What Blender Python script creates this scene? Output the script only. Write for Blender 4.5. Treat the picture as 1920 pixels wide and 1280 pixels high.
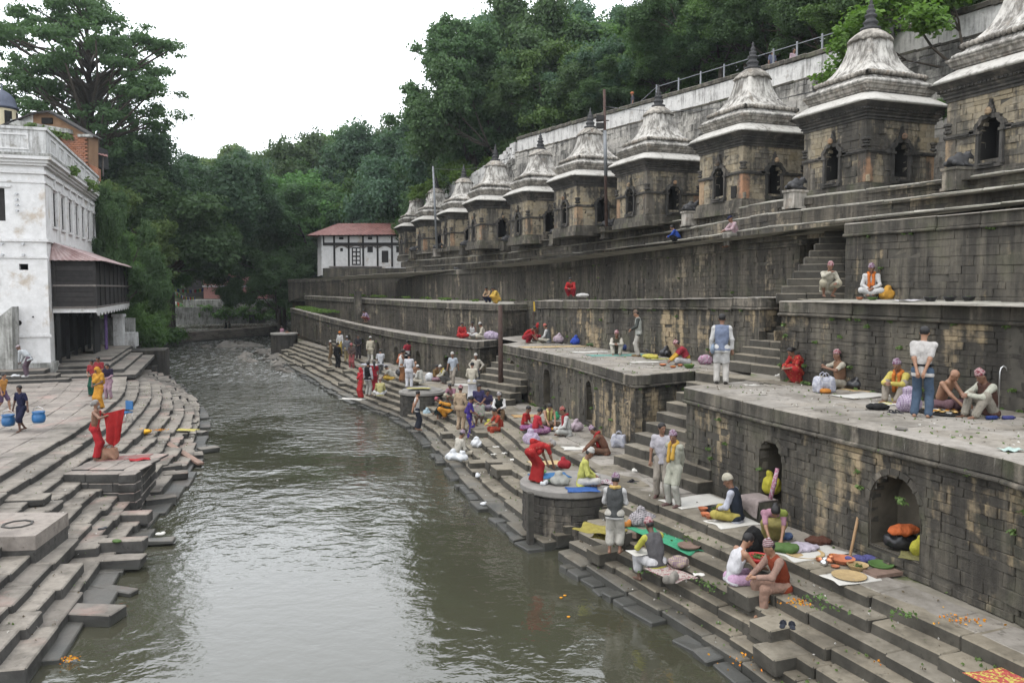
import bpy, bmesh, math, random
import numpy as np
from mathutils import Vector, Matrix
random.seed(7); rng = np.random.default_rng(7)
for o in list(bpy.data.objects): bpy.data.objects.remove(o)
SC = bpy.context.scene; COL = SC.collection
# ------------------------------------------------------------------ camera, world, sun, exposure
FPX, HOR, EYE = 1550.0, 540.0, 6.0            # focal length in photo pixels, horizon row, eye height over the water
PITCH = math.atan((640 - HOR) / FPX)
cam = bpy.data.cameras.new('camera'); cam.sensor_width = 36.0; cam.lens = FPX / 1920 * 36.0
cam.clip_start = 0.1; cam.clip_end = 3000
camo = bpy.data.objects.new('camera', cam); COL.objects.link(camo)
camo.location = (0, 0, EYE); camo.rotation_euler = (math.pi / 2 - PITCH, 0, 0); SC.camera = camo
SUN_EL, SUN_AZ = math.radians(62), math.radians(-120)      # azimuth: clockwise from +Y
W = bpy.data.worlds.new('World'); SC.world = W; W.use_nodes = True
nt = W.node_tree; nt.nodes.clear()
wo = nt.nodes.new('ShaderNodeOutputWorld')
sky = nt.nodes.new('ShaderNodeTexSky'); sky.sky_type = 'NISHITA'; sky.sun_disc = False
sky.sun_elevation = SUN_EL; sky.sun_rotation = SUN_AZ; sky.air_density = 1.0; sky.dust_density = 4.0
b1 = nt.nodes.new('ShaderNodeBackground'); b1.inputs[1].default_value = 0.05
nt.links.new(sky.outputs[0], b1.inputs[0])
# the closed cloud deck over the valley: even white light, a little brighter where the cloud is thin
tc = nt.nodes.new('ShaderNodeTexCoord'); mp = nt.nodes.new('ShaderNodeMapping'); mp.inputs['Scale'].default_value = (1, 1, 2.5)
nz = nt.nodes.new('ShaderNodeTexNoise'); nz.inputs['Scale'].default_value = 1.6; nz.inputs['Detail'].default_value = 4
nt.links.new(tc.outputs['Generated'], mp.inputs[0]); nt.links.new(mp.outputs[0], nz.inputs['Vector'])
cr = nt.nodes.new('ShaderNodeValToRGB'); cr.color_ramp.elements[0].color = (0.92, 0.95, 0.99, 1); cr.color_ramp.elements[1].color = (0.97, 0.985, 1, 1)
nt.links.new(nz.outputs['Fac'], cr.inputs[0])
b2 = nt.nodes.new('ShaderNodeBackground'); b2.inputs[1].default_value = 2.0
nt.links.new(cr.outputs[0], b2.inputs[0])
ad = nt.nodes.new('ShaderNodeAddShader'); nt.links.new(b1.outputs[0], ad.inputs[0]); nt.links.new(b2.outputs[0], ad.inputs[1])
nt.links.new(ad.outputs[0], wo.inputs[0])
sun = bpy.data.lights.new('sun', 'SUN'); sun.energy = 0.9; sun.angle = math.radians(25); sun.color = (1, 0.96, 0.9)
suno = bpy.data.objects.new('sun', sun); COL.objects.link(suno)
sd = Vector((math.sin(SUN_AZ) * math.cos(SUN_EL), math.cos(SUN_AZ) * math.cos(SUN_EL), math.sin(SUN_EL)))
suno.rotation_euler = sd.to_track_quat('Z', 'Y').to_euler(); suno.location = (0, 0, 60)
SC.view_settings.view_transform = 'Standard'; SC.view_settings.look = 'None'
SC.view_settings.exposure = 0.2; SC.view_settings.gamma = 1.0; SC.view_settings.use_curve_mapping = False
SC.render.engine = 'CYCLES'; SC.cycles.use_denoising = True
SC.cycles.max_bounces = 5; SC.cycles.diffuse_bounces = 3; SC.cycles.glossy_bounces = 3
SC.cycles.transmission_bounces = 2; SC.cycles.transparent_max_bounces = 4; SC.cycles.volume_bounces = 0
SC.cycles.caustics_reflective = False; SC.cycles.caustics_refractive = False
SC.cycles.use_adaptive_sampling = True; SC.cycles.adaptive_threshold = 0.01
# ------------------------------------------------------------------ placing helpers (photo pixels -> the valley)
def PD(px, py, d):
    """point seen at a photo pixel at forward distance d (metres along the ground)"""
    c, s = math.cos(PITCH), math.sin(PITCH)
    u, v = (px - 960) / FPX, (640 - py) / FPX
    r = Vector((u, c + v * s, -s + v * c)); k = d / r.y
    return Vector((r.x * k, d, EYE + r.z * k))
def PZ(px, py, z):
    c, s = math.cos(PITCH), math.sin(PITCH)
    u, v = (px - 960) / FPX, (640 - py) / FPX
    r = Vector((u, c + v * s, -s + v * c)); k = (z - EYE) / r.z
    return Vector((r.x * k, r.y * k, z))
def pxsize(p, size):                       # photo pixels of a length at a point
    return size * FPX / max(1.0, p[1])
# ------------------------------------------------------------------ object helpers
def props(o, label=None, cat=None, group=None, kind=None):
    if label: o['label'] = label
    if cat: o['category'] = cat
    if group: o['group'] = group
    if kind: o['kind'] = kind
    return o
def thing(name, label, cat, loc=(0, 0, 0), group=None, kind=None, rz=0.0):
    o = bpy.data.objects.new(name, None); COL.objects.link(o); o.empty_display_size = 0.2
    o.location = loc; o.rotation_euler = (0, 0, rz)
    return props(o, label, cat, group, kind)
def meshdata(name, V, F, mats, mi=None, smooth=False):
    me = bpy.data.meshes.new(name)
    me.from_pydata([tuple(v) for v in V], [], [tuple(f) for f in F])
    for m in (mats if isinstance(mats, (list, tuple)) else [mats]): me.materials.append(m)
    if mi is not None: me.polygons.foreach_set('material_index', np.asarray(mi, dtype=np.int32))
    if smooth: me.polygons.foreach_set('use_smooth', np.ones(len(me.polygons), dtype=bool))
    me.update(); return me
def fastmesh(name, V, F, mats, mi=None, smooth=False):
    """V (n,3) array, F (m,4) array of quads"""
    V = np.asarray(V, dtype=np.float32); F = np.asarray(F, dtype=np.int32)
    k = F.shape[1]
    me = bpy.data.meshes.new(name)
    me.vertices.add(len(V)); me.vertices.foreach_set('co', V.ravel())
    me.loops.add(F.size); me.loops.foreach_set('vertex_index', F.ravel())
    me.polygons.add(len(F)); me.polygons.foreach_set('loop_start', np.arange(0, F.size, k, dtype=np.int32))
    for m in (mats if isinstance(mats, (list, tuple)) else [mats]): me.materials.append(m)
    if mi is not None: me.polygons.foreach_set('material_index', np.asarray(mi, dtype=np.int32))
    if smooth: me.polygons.foreach_set('use_smooth', np.ones(len(F), dtype=bool))
    me.update(calc_edges=True); me.validate(); return me
def link(name, me, parent=None, loc=(0, 0, 0), rot=(0, 0, 0), scale=(1, 1, 1), **kw):
    """loc is a world place; a parent never has a rotation unless local=True"""
    o = bpy.data.objects.new(name, me); COL.objects.link(o)
    local = kw.pop('local', False)
    if parent is not None:
        o.parent = parent
        if not local:
            pl = Vector((0, 0, 0)); q = parent
            while q is not None: pl += Vector(q.location); q = q.parent
            loc = Vector(loc) - pl
    o.location = loc; o.rotation_euler = rot; o.scale = scale
    return props(o, kw.get('label'), kw.get('cat'), kw.get('group'), kw.get('kind'))
class MB:
    """collects shapes into ONE mesh"""
    def __init__(s): s.V = []; s.F = []; s.M = []
    def add(s, V, F, m=0):
        b = len(s.V); s.V += [tuple(v) for v in V]; s.F += [tuple(i + b for i in f) for f in F]; s.M += [m] * len(F); return s
    def box(s, c, d, rz=0, m=0, mat=None):
        x, y, z = d[0] / 2, d[1] / 2, d[2] / 2
        P = [(-x, -y, -z), (x, -y, -z), (x, y, -z), (-x, y, -z), (-x, -y, z), (x, -y, z), (x, y, z), (-x, y, z)]
        R = mat if mat is not None else Matrix.Rotation(rz, 3, 'Z')
        P = [R @ Vector(p) + Vector(c) for p in P]
        return s.add(P, [(0, 3, 2, 1), (4, 5, 6, 7), (0, 1, 5, 4), (1, 2, 6, 5), (2, 3, 7, 6), (3, 0, 4, 7)], m)
    def prism(s, poly, z0, z1, m=0):
        n = len(poly); P = [(p[0], p[1], z0) for p in poly] + [(p[0], p[1], z1) for p in poly]
        F = [tuple(range(n - 1, -1, -1)), tuple(range(n, 2 * n))] + [(i, (i + 1) % n, n + (i + 1) % n, n + i) for i in range(n)]
        return s.add(P, F, m)
    def tube(s, pts, radii, n=8, m=0, cap=True):
        pts = [Vector(p) for p in pts]; rings = []; V = []; F = []
        if not hasattr(radii, '__len__'): radii = [radii] * len(pts)
        up = None
        for i, p in enumerate(pts):
            t = (pts[min(i + 1, len(pts) - 1)] - pts[max(i - 1, 0)])
            t = t.normalized() if t.length > 1e-9 else Vector((0, 0, 1))
            if up is None: up = t.orthogonal().normalized()
            else:
                up = up - t * up.dot(t); up = up.normalized() if up.length > 1e-6 else t.orthogonal().normalized()
            bb = t.cross(up)
            for k in range(n):
                a = 2 * math.pi * k / n; V.append(p + (up * math.cos(a) + bb * math.sin(a)) * radii[i])
        for i in range(len(pts) - 1):
            for k in range(n):
                F.append((i * n + k, i * n + (k + 1) % n, (i + 1) * n + (k + 1) % n, (i + 1) * n + k))
        if cap: F += [tuple(range(n - 1, -1, -1)), tuple(range((len(pts) - 1) * n, len(pts) * n))]
        return s.add(V, F, m)
    def lathe(s, c, prof, n=16, m=0, sq=0.0):
        """prof: list of (radius, z); sq = 0 round .. 1 square plan"""
        V = []; F = []
        for r, z in prof:
            for k in range(n):
                a = 2 * math.pi * (k + 0.5) / n; ca, sa = math.cos(a), math.sin(a)
                q = r * ((1 - sq) + sq / max(abs(ca), abs(sa)))
                V.append((c[0] + q * ca, c[1] + q * sa, c[2] + z))
        for i in range(len(prof) - 1):
            for k in range(n): F.append((i * n + k, i * n + (k + 1) % n, (i + 1) * n + (k + 1) % n, (i + 1) * n + k))
        F += [tuple(range(n - 1, -1, -1)), tuple(range((len(prof) - 1) * n, len(prof) * n))]
        return s.add(V, F, m)
    def mesh(s, name, mats, smooth=False): return meshdata(name, s.V, s.F, mats, s.M, smooth)
    def build(s, name, mats, parent=None, smooth=False, origin=(0, 0, 0), **kw):
        if any(origin): s.V = [(v[0] - origin[0], v[1] - origin[1], v[2] - origin[2]) for v in s.V]
        return link(name, s.mesh(name, mats, smooth), parent, origin, **kw)
# ------------------------------------------------------------------ procedural materials
class NG:
    def __init__(s,name):
        s.m=bpy.data.materials.new(name);s.m.use_nodes=True;s.t=s.m.node_tree;s.t.nodes.clear()
    def n(s,typ,**kw):
        x=s.t.nodes.new(typ)
        for k,v in kw.items():setattr(x,k,v)
        return x
    def put(s,sock,v):
        if isinstance(v,bpy.types.NodeSocket):s.t.links.new(v,sock)
        elif v is not None:
            if isinstance(v,(tuple,list))and len(v)==3 and sock.type=='RGBA':v=(*v,1)
            sock.default_value=v
    def pos(s):return s.n('ShaderNodeNewGeometry').outputs['Position']
    def obj(s):return s.n('ShaderNodeTexCoord').outputs['Object']
    def isl(s):return s.n('ShaderNodeNewGeometry').outputs['Random Per Island']
    def orand(s):return s.n('ShaderNodeObjectInfo').outputs['Random']
    def rand(s):return s.math('FRACT',s.math('ADD',s.orand(),s.math('MULTIPLY',s.isl(),7.31)))
    def vscale(s,v,sc):
        x=s.n('ShaderNodeMapping');s.put(x.inputs[0],v);x.inputs['Scale'].default_value=sc;return x.outputs[0]
    def noise(s,v,sc,det=4,rough=0.55,dist=0.0):
        x=s.n('ShaderNodeTexNoise');s.put(x.inputs['Vector'],v);x.inputs['Scale'].default_value=sc
        x.inputs['Detail'].default_value=det;x.inputs['Roughness'].default_value=rough;x.inputs['Distortion'].default_value=dist
        return x.outputs['Fac']
    def voro(s,v,sc,feat='F1',out='Distance'):
        x=s.n('ShaderNodeTexVoronoi',feature=feat);s.put(x.inputs['Vector'],v);x.inputs['Scale'].default_value=sc;return x.outputs[out]
    def wave(s,v,sc,dist=0,det=2,dirn='X',prof='SIN'):
        x=s.n('ShaderNodeTexWave',bands_direction=dirn,wave_profile=prof);s.put(x.inputs[0],v);x.inputs['Scale'].default_value=sc
        x.inputs['Distortion'].default_value=dist;x.inputs['Detail'].default_value=det;return x.outputs['Fac']
    def math(s,op,a,b=None,c=None):
        x=s.n('ShaderNodeMath',operation=op);s.put(x.inputs[0],a);s.put(x.inputs[1],b);s.put(x.inputs[2],c);return x.outputs[0]
    def step(s,v,a,b):
        x=s.n('ShaderNodeMapRange',interpolation_type='SMOOTHSTEP');s.put(x.inputs[0],v);x.inputs[1].default_value=a;x.inputs[2].default_value=b;return x.outputs[0]
    def mix(s,f,a,b,blend='MIX'):
        x=s.n('ShaderNodeMix',data_type='RGBA',blend_type=blend);s.put(x.inputs[0],f);s.put(x.inputs[6],a);s.put(x.inputs[7],b);return x.outputs[2]
    def ramp(s,f,stops):
        x=s.n('ShaderNodeValToRGB');e=x.color_ramp.elements
        while len(e)<len(stops):e.new(0.5)
        for q,(p,c)in zip(e,stops):q.position=p;q.color=(*c,1)
        s.put(x.inputs[0],f);return x.outputs[0]
    def hsv(s,c,h=0.5,sa=1.0,v=1.0):
        x=s.n('ShaderNodeHueSaturation');s.put(x.inputs['Color'],c);s.put(x.inputs['Hue'],h);s.put(x.inputs['Saturation'],sa);s.put(x.inputs['Value'],v);return x.outputs[0]
    def bump(s,h,dist=0.02,st=0.6,nrm=None):
        x=s.n('ShaderNodeBump');s.put(x.inputs['Height'],h);x.inputs['Distance'].default_value=dist;x.inputs['Strength'].default_value=st
        if nrm is not None:s.put(x.inputs['Normal'],nrm)
        return x.outputs[0]
    def out(s,col,rough=0.85,nrm=None,metal=0.0,spec=0.3,trans=None,**kw):
        p=s.n('ShaderNodeBsdfPrincipled');s.put(p.inputs['Base Color'],col);s.put(p.inputs['Roughness'],rough)
        p.inputs['Metallic'].default_value=metal;p.inputs['Specular IOR Level'].default_value=spec
        if nrm is not None:s.put(p.inputs['Normal'],nrm)
        for k,v in kw.items():s.put(p.inputs[k],v)
        o=s.n('ShaderNodeOutputMaterial');sh=p.outputs[0]
        if trans is not None:
            t=s.n('ShaderNodeBsdfTranslucent');s.put(t.inputs[0],trans[0]);mx=s.n('ShaderNodeMixShader');mx.inputs[0].default_value=trans[1]
            s.t.links.new(sh,mx.inputs[1]);s.t.links.new(t.outputs[0],mx.inputs[2]);sh=mx.outputs[0]
        s.t.links.new(sh,o.inputs[0]);return s.m
M={}
def m_wall(name,tan1,tan2,dark1,dark2,cover,streak=1.0,green=0.25):
    tan1,tan2,dark1,dark2=[tuple(0.82*x for x in c)for c in(tan1,tan2,dark1,dark2)]
    g=NG(name);p=g.pos();r=g.rand()
    base=g.ramp(r,[(0,tan1),(0.45,tan2),(1,tuple(x*0.72 for x in tan1))])
    st=g.noise(g.vscale(p,(2.4,2.4,0.22)),1.0,6,0.6,0.4)
    pa=g.noise(p,0.42,4,0.6)
    fi=g.noise(p,7.0,5,0.65)
    v=g.math('ADD',g.math('MULTIPLY',st,0.62*streak),g.math('ADD',g.math('MULTIPLY',pa,0.75),g.math('MULTIPLY',r,0.075)))
    v=g.math('ADD',v,g.math('MULTIPLY',fi,0.16))
    msk=g.step(v,cover,cover+0.16)  # 1 = bare stone showing through the black crust
    dk=g.ramp(g.math('ADD',g.math('MULTIPLY',g.noise(g.vscale(p,(3.2,3.2,0.22)),1.0,6,0.65),0.6),g.math('MULTIPLY',g.noise(p,0.55,5,0.6),0.4)),[(0.36,tuple(0.55*x for x in dark1)),(0.48,dark1),(0.62,dark2)])
    dk=g.mix(g.math('MULTIPLY',g.step(g.noise(p,1.1,4),0.5,0.7),green),dk,(0.045,0.055,0.022))
    wht=g.step(g.noise(g.vscale(p,(5,5,0.7)),1.0,6,0.7),0.66,0.74)
    col=g.mix(msk,dk,base);col=g.mix(g.math('MULTIPLY',wht,0.35),col,(0.42,0.40,0.35))
    col=g.mix(1.0,col,g.ramp(fi,[(0.2,(0.72,0.72,0.72)),(0.8,(1.2,1.2,1.2))]),'MULTIPLY')
    h=g.math('ADD',g.math('MULTIPLY',g.noise(p,22,5,0.7),0.6),g.math('MULTIPLY',g.noise(p,5,3),0.8))
    M[name]=g.out(col,0.9,g.bump(h,0.04,0.9));return M[name]
m_wall('wall_stone',(0.44,0.345,0.21),(0.36,0.285,0.185),(0.055,0.050,0.042),(0.145,0.130,0.102),0.85)
m_wall('wall_stone_far',(0.36,0.30,0.21),(0.30,0.255,0.19),(0.056,0.050,0.041),(0.135,0.118,0.092),0.88)
m_wall('coping',(0.28,0.245,0.195),(0.24,0.21,0.17),(0.065,0.059,0.049),(0.16,0.143,0.115),0.86,1.0,0.5)
m_wall('shrine_stone',(0.36,0.295,0.19),(0.30,0.262,0.195),(0.07,0.064,0.054),(0.19,0.17,0.14),0.735,1.0,0.1)
m_wall('shrine_stone_red',(0.36,0.19,0.11),(0.33,0.24,0.15),(0.07,0.062,0.052),(0.16,0.14,0.11),0.74,1.0,0.1)
m_wall('shrine_carving',(0.20,0.18,0.15),(0.18,0.155,0.13),(0.055,0.052,0.047),(0.11,0.10,0.09),0.86,1.0,0.1)
m_wall('bastion_stone',(0.26,0.225,0.18),(0.2,0.175,0.14),(0.045,0.042,0.037),(0.10,0.09,0.077),0.94,1.2,0.1)
m_wall('retaining_stone',(0.46,0.44,0.40),(0.40,0.38,0.34),(0.11,0.105,0.095),(0.27,0.26,0.24),0.70,0.9,0.15)
def m_floor(name,c1,c2,c3,dirt,wet=0.0,red=0.0):
    c1,c2,c3=[tuple(0.70*x for x in c)for c in(c1,c2,c3)]
    g=NG(name);p=g.pos();r=g.rand()
    base=g.ramp(r,[(0,c1),(0.5,c2),(1,c3)])
    n1=g.noise(p,0.9,5,0.62);n2=g.noise(p,6.5,5,0.65)
    dk=tuple(x*dirt for x in c1)
    col=g.mix(g.math('MULTIPLY',g.step(n1,0.44,0.66),0.9),base,dk)
    col=g.mix(1.0,col,g.ramp(n2,[(0.25,(0.74,0.73,0.71)),(0.75,(1.16,1.16,1.16))]),'MULTIPLY')
    spots=g.step(g.noise(p,8,5,0.6),0.60,0.68);col=g.mix(g.math('MULTIPLY',spots,0.6),col,tuple(x*0.35 for x in c1))
    if red:col=g.mix(g.math('MULTIPLY',g.step(g.noise(p,0.7,4,0.6),0.55,0.7),red),col,(0.36,0.20,0.17))
    rg=0.82
    if wet:
        z=g.n('ShaderNodeSeparateXYZ');g.put(z.inputs[0],p)
        w=g.step(g.math('ADD',z.outputs[2],g.math('MULTIPLY',g.math('SUBTRACT',n1,0.5),0.4)),wet,wet-0.22)
        col=g.mix(w,col,(0.05,0.05,0.045));rg=g.math('SUBTRACT',0.85,g.math('MULTIPLY',w,0.5))
    h=g.math('ADD',g.math('MULTIPLY',g.noise(p,30,4,0.7),0.4),g.math('MULTIPLY',g.noise(p,4,4),0.8))
    M[name]=g.out(col,rg,g.bump(h,0.02,0.6));return M[name]
m_floor('paving',(0.30,0.27,0.225),(0.345,0.32,0.285),(0.27,0.25,0.22),0.55)
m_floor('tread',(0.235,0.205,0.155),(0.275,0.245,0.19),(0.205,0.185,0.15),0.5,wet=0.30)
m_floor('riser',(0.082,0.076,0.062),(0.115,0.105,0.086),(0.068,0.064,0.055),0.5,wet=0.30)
m_floor('upper_paving',(0.36,0.345,0.30),(0.42,0.40,0.35),(0.33,0.32,0.27),0.7)
m_floor('left_paving',(0.30,0.265,0.235),(0.345,0.31,0.275),(0.26,0.235,0.21),0.62,red=0.35)
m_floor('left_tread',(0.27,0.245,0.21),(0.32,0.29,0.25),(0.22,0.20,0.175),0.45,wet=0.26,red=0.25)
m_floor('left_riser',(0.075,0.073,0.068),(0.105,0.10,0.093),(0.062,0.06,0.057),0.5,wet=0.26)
def m_joint():
    g=NG('joint');p=g.pos();c=g.ramp(g.noise(p,3,4),[(0.3,(0.038,0.035,0.03)),(0.7,(0.085,0.078,0.064))])
    M['joint']=g.out(c,0.95)
    g=NG('floor_joint');p=g.pos();c=g.ramp(g.noise(p,3,4),[(0.3,(0.13,0.12,0.095)),(0.7,(0.22,0.2,0.165))])
    c=g.mix(g.step(g.noise(p,1.3,4),0.55,0.65),c,(0.07,0.085,0.03))
    M['floor_joint']=g.out(c,0.95)
m_joint()
def m_lime(name,white,grey,brown,cover=0.5,streak=1.0,fs=1.0):
    white,grey,brown=[tuple(0.80*x for x in c)for c in(white,grey,brown)]
    g=NG(name);p=g.vscale(g.pos(),(fs,fs,fs))
    st=g.noise(g.vscale(p,(7,7,0.8)),1.0,6,0.65);pa=g.noise(p,1.3,5,0.6);fi=g.noise(p,9,5,0.7)
    col=g.mix(g.step(g.math('ADD',g.math('MULTIPLY',st,0.6*streak),g.math('MULTIPLY',pa,0.5)),cover,cover+0.22),white,grey)
    col=g.mix(g.math('MULTIPLY',g.step(g.noise(p,2.3,5,0.65),0.56,0.7),0.7),col,brown)
    col=g.mix(1.0,col,g.ramp(fi,[(0.25,(0.8,0.8,0.79)),(0.75,(1.1,1.1,1.1))]),'MULTIPLY')
    h=g.math('ADD',g.math('MULTIPLY',g.noise(p,26,4,0.7),0.5),g.noise(p,6,4))
    M[name]=g.out(col,0.88,g.bump(h,0.02,0.5));return M[name]
m_lime('lime',(0.57,0.55,0.51),(0.155,0.145,0.13),(0.23,0.195,0.155),0.44)
m_lime('lime_edge',(0.72,0.705,0.67),(0.36,0.34,0.31),(0.26,0.25,0.22),0.62)
m_lime('lime_eave',(0.50,0.485,0.45),(0.17,0.158,0.14),(0.22,0.2,0.17),0.54)
m_lime('lime_dark',(0.42,0.39,0.345),(0.15,0.138,0.12),(0.24,0.19,0.145),0.42)
m_lime('white_plaster',(0.76,0.755,0.75),(0.48,0.475,0.46),(0.45,0.36,0.26),0.60,1.0,0.33)
m_lime('parapet_lime',(0.62,0.61,0.59),(0.24,0.235,0.225),(0.30,0.28,0.25),0.50)
m_lime('trim_plaster',(0.72,0.715,0.71),(0.42,0.415,0.40),(0.33,0.30,0.25),0.60)
m_lime('parapet_plaster',(0.64,0.64,0.635),(0.30,0.295,0.28),(0.22,0.2,0.16),0.50)
m_lime('pink_plaster',(0.50,0.255,0.225),(0.36,0.19,0.17),(0.30,0.17,0.14),0.6)
m_lime('cream_plaster',(0.62,0.55,0.38),(0.4,0.36,0.27),(0.3,0.25,0.18),0.6)
m_lime('bank_plaster',(0.42,0.42,0.40),(0.17,0.17,0.155),(0.13,0.13,0.10),0.46)
def simple(name,c,rough=0.7,var=0.25,sc=6.0,bump=0.3,metal=0.0,spec=0.3,bd=0.01):
    g=NG(name);p=g.pos();n=g.noise(p,sc,5,0.6);r=g.rand()
    col=g.mix(1.0,(*c,),g.ramp(n,[(0.2,(1-var,)*3),(0.8,(1+var,)*3)]),'MULTIPLY')
    col=g.mix(1.0,col,g.ramp(r,[(0,(1-var*0.6,)*3),(1,(1+var*0.6,)*3)]),'MULTIPLY')
    M[name]=g.out(col,rough,g.bump(g.noise(p,sc*5,4,0.6),bd,bump),metal,spec);return M[name]
simple('dark_wood',(0.022,0.020,0.019),0.75,0.4,5);simple('black_wood',(0.012,0.012,0.012),0.7,0.4,5)
simple('plank_wood',(0.17,0.115,0.09),0.8,0.35,8);simple('stick_wood',(0.30,0.19,0.10),0.7,0.3,8)
simple('rust_metal',(0.050,0.030,0.024),0.8,0.45,6);simple('grey_metal',(0.18,0.19,0.20),0.55,0.2,5,0.2,0.5)
simple('steel',(0.55,0.55,0.55),0.3,0.1,5,0.1,0.9);simple('brass',(0.50,0.33,0.12),0.35,0.2,8,0.1,0.9);simple('copper',(0.42,0.17,0.09),0.4,0.25,8,0.1,0.8)
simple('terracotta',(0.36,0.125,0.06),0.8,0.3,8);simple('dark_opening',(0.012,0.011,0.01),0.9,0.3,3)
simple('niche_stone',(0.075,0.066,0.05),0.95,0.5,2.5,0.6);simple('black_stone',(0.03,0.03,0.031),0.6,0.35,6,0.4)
simple('bastion_top',(0.19,0.18,0.165),0.8,0.3,3,0.4);simple('river_rock',(0.13,0.12,0.105),0.85,0.5,2.5,0.6,bd=0.04)
simple('blue_plastic',(0.02,0.10,0.24),0.35,0.15,4,0.1,spec=0.5);simple('red_plastic',(0.32,0.02,0.018),0.4,0.15,5,0.1)
simple('white_plastic',(0.40,0.41,0.42),0.5,0.12,5,0.3,spec=0.5);simple('black_plastic',(0.014,0.014,0.016),0.35,0.2,6,0.3,spec=0.5)
simple('paper',(0.40,0.39,0.36),0.9,0.1,4);simple('skin_sole',(0.30,0.16,0.10),0.7,0.2,8)
simple('soil',(0.11,0.09,0.06),0.95,0.5,2);simple('ground_dark',(0.055,0.06,0.03),0.95,0.5,0.8)
simple('wicker',(0.33,0.24,0.12),0.8,0.3,10);simple('bark',(0.058,0.048,0.038),0.95,0.45,5,0.8,bd=0.04)
simple('eye_dark',(0.01,0.008,0.007),0.3,0.0);simple('lip',(0.24,0.075,0.06),0.6,0.1)
simple('hair_black',(0.010,0.009,0.009),0.5,0.3,30,0.5);simple('hair_grey',(0.20,0.19,0.18),0.7,0.3,30,0.5)
def m_misc():
    # rusty red corrugated sheet
    g=NG('tin_red');p=g.pos();n=g.noise(p,1.2,5,0.65);st=g.noise(g.vscale(p,(2,2,0.3)),2.2,5)
    c=g.ramp(n,[(0.25,(0.09,0.042,0.036)),(0.5,(0.155,0.068,0.06)),(0.8,(0.22,0.12,0.105))]);c=g.mix(g.step(st,0.5,0.75),c,(0.19,0.115,0.10))
    M['tin_red']=g.out(c,0.6,g.bump(n,0.01,0.3))
    g=NG('tin_grey');p=g.pos();n=g.noise(p,1.4,5,0.65)
    M['tin_grey']=g.out(g.ramp(n,[(0.25,(0.17,0.09,0.085)),(0.55,(0.30,0.22,0.21)),(0.85,(0.42,0.38,0.37))]),0.55,g.bump(n,0.01,0.3))
    # brickwork of the far house: real courses are modelled, this is the clay
    g=NG('brick');p=g.pos();r=g.rand()
    c=g.ramp(r,[(0,(0.20,0.09,0.055)),(0.5,(0.27,0.12,0.07)),(1,(0.23,0.12,0.085))]);c=g.mix(g.step(g.noise(p,0.7,4),0.5,0.65),c,(0.30,0.24,0.22))
    M['brick']=g.out(c,0.9,g.bump(g.noise(p,20,4),0.02,0.5))
    g=NG('brick_orange');p=g.pos()
    c=g.ramp(g.noise(p,2.0,5),[(0.25,(0.17,0.10,0.06)),(0.75,(0.25,0.155,0.09))]);c=g.mix(g.math('MULTIPLY',g.step(g.noise(g.vscale(p,(1,1,5)),2.5,3),0.55,0.7),0.5),c,(0.22,0.10,0.06))
    M['brick_orange']=g.out(c,0.9,g.bump(g.noise(p,14,4),0.02,0.5))
    # skin
    for nm,c in(('skin_tan',(0.24,0.13,0.08)),('skin_brown',(0.16,0.083,0.052)),('skin_dark',(0.095,0.05,0.034)),('skin_fair',(0.40,0.235,0.155))):
        g=NG(nm);p=g.pos();M[nm]=g.out(g.mix(1.0,c,g.ramp(g.noise(p,12,3),[(0.3,(0.86,)*3),(0.7,(1.1,)*3)]),'MULTIPLY'),0.55,spec=0.4)
    # leaves
    for nm,a,b,cc in(('leaf_dark',(0.034,0.061,0.029),(0.076,0.128,0.054),1),('leaf_mid',(0.041,0.085,0.029),(0.100,0.177,0.056),1),
                         ('leaf_blue',(0.034,0.063,0.041),(0.076,0.132,0.081),1),('leaf_bright',(0.045,0.085,0.016),(0.11,0.165,0.035),1),
                         ('leaf_olive',(0.051,0.088,0.032),(0.122,0.185,0.061),1),('grass_blade',(0.04,0.075,0.014),(0.09,0.135,0.03),1)):
        g=NG(nm);p=g.pos();r=g.isl();n=g.noise(p,0.35,3)
        f=g.math('ADD',g.math('MULTIPLY',r,0.32),g.math('MULTIPLY',n,0.78));c=g.mix(f,a,b)
        c=g.hsv(c,g.math('ADD',0.48,g.math('MULTIPLY',g.orand(),0.035)),1.0,g.math('ADD',0.8,g.math('MULTIPLY',g.orand(),0.45)))
        M[nm]=g.out(c,0.65,spec=0.18,trans=(g.mix(1.0,c,(1.5,1.7,0.9),'MULTIPLY'),0.28))
    g=NG('marigold');M['marigold']=g.out(g.mix(g.isl(),(0.48,0.13,0.01),(0.48,0.27,0.015)),0.8)
    # river: silty green brown water
    g=NG('water');p=g.pos()
    sx=g.n('ShaderNodeSeparateXYZ');g.put(sx.inputs[0],p)
    far=g.step(sx.outputs[1],26.0,75.0)
    f1=g.vscale(p,(0.8,0.9,1));a=g.noise(f1,2.3,3,0.5,0.25);b=g.noise(f1,6.0,3,0.55,0.2);c3=g.noise(p,16,2,0.5)
    calm=g.noise(p,0.16,3,0.5)
    amp=g.math('ADD',0.10,g.math('ADD',g.math('MULTIPLY',g.math('MULTIPLY',g.step(calm,0.36,0.62),g.step(sx.outputs[1],14.0,27.0)),0.50),g.math('MULTIPLY',far,1.7)))
    h=g.math('ADD',g.math('MULTIPLY',a,1.0),g.math('ADD',g.math('MULTIPLY',b,0.28),g.math('MULTIPLY',c3,0.02)))
    h=g.math('MULTIPLY',h,amp)
    fo=g.math('MULTIPLY',g.step(g.noise(g.vscale(p,(1.3,0.5,1)),1.7,6,0.72,0.8),0.46,0.66),g.step(sx.outputs[1],42.0,64.0))
    col=g.mix(g.noise(p,0.25,3),(0.030,0.031,0.020),(0.048,0.046,0.031));col=g.mix(g.math('MULTIPLY',fo,0.6),col,(0.42,0.43,0.43))
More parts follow.
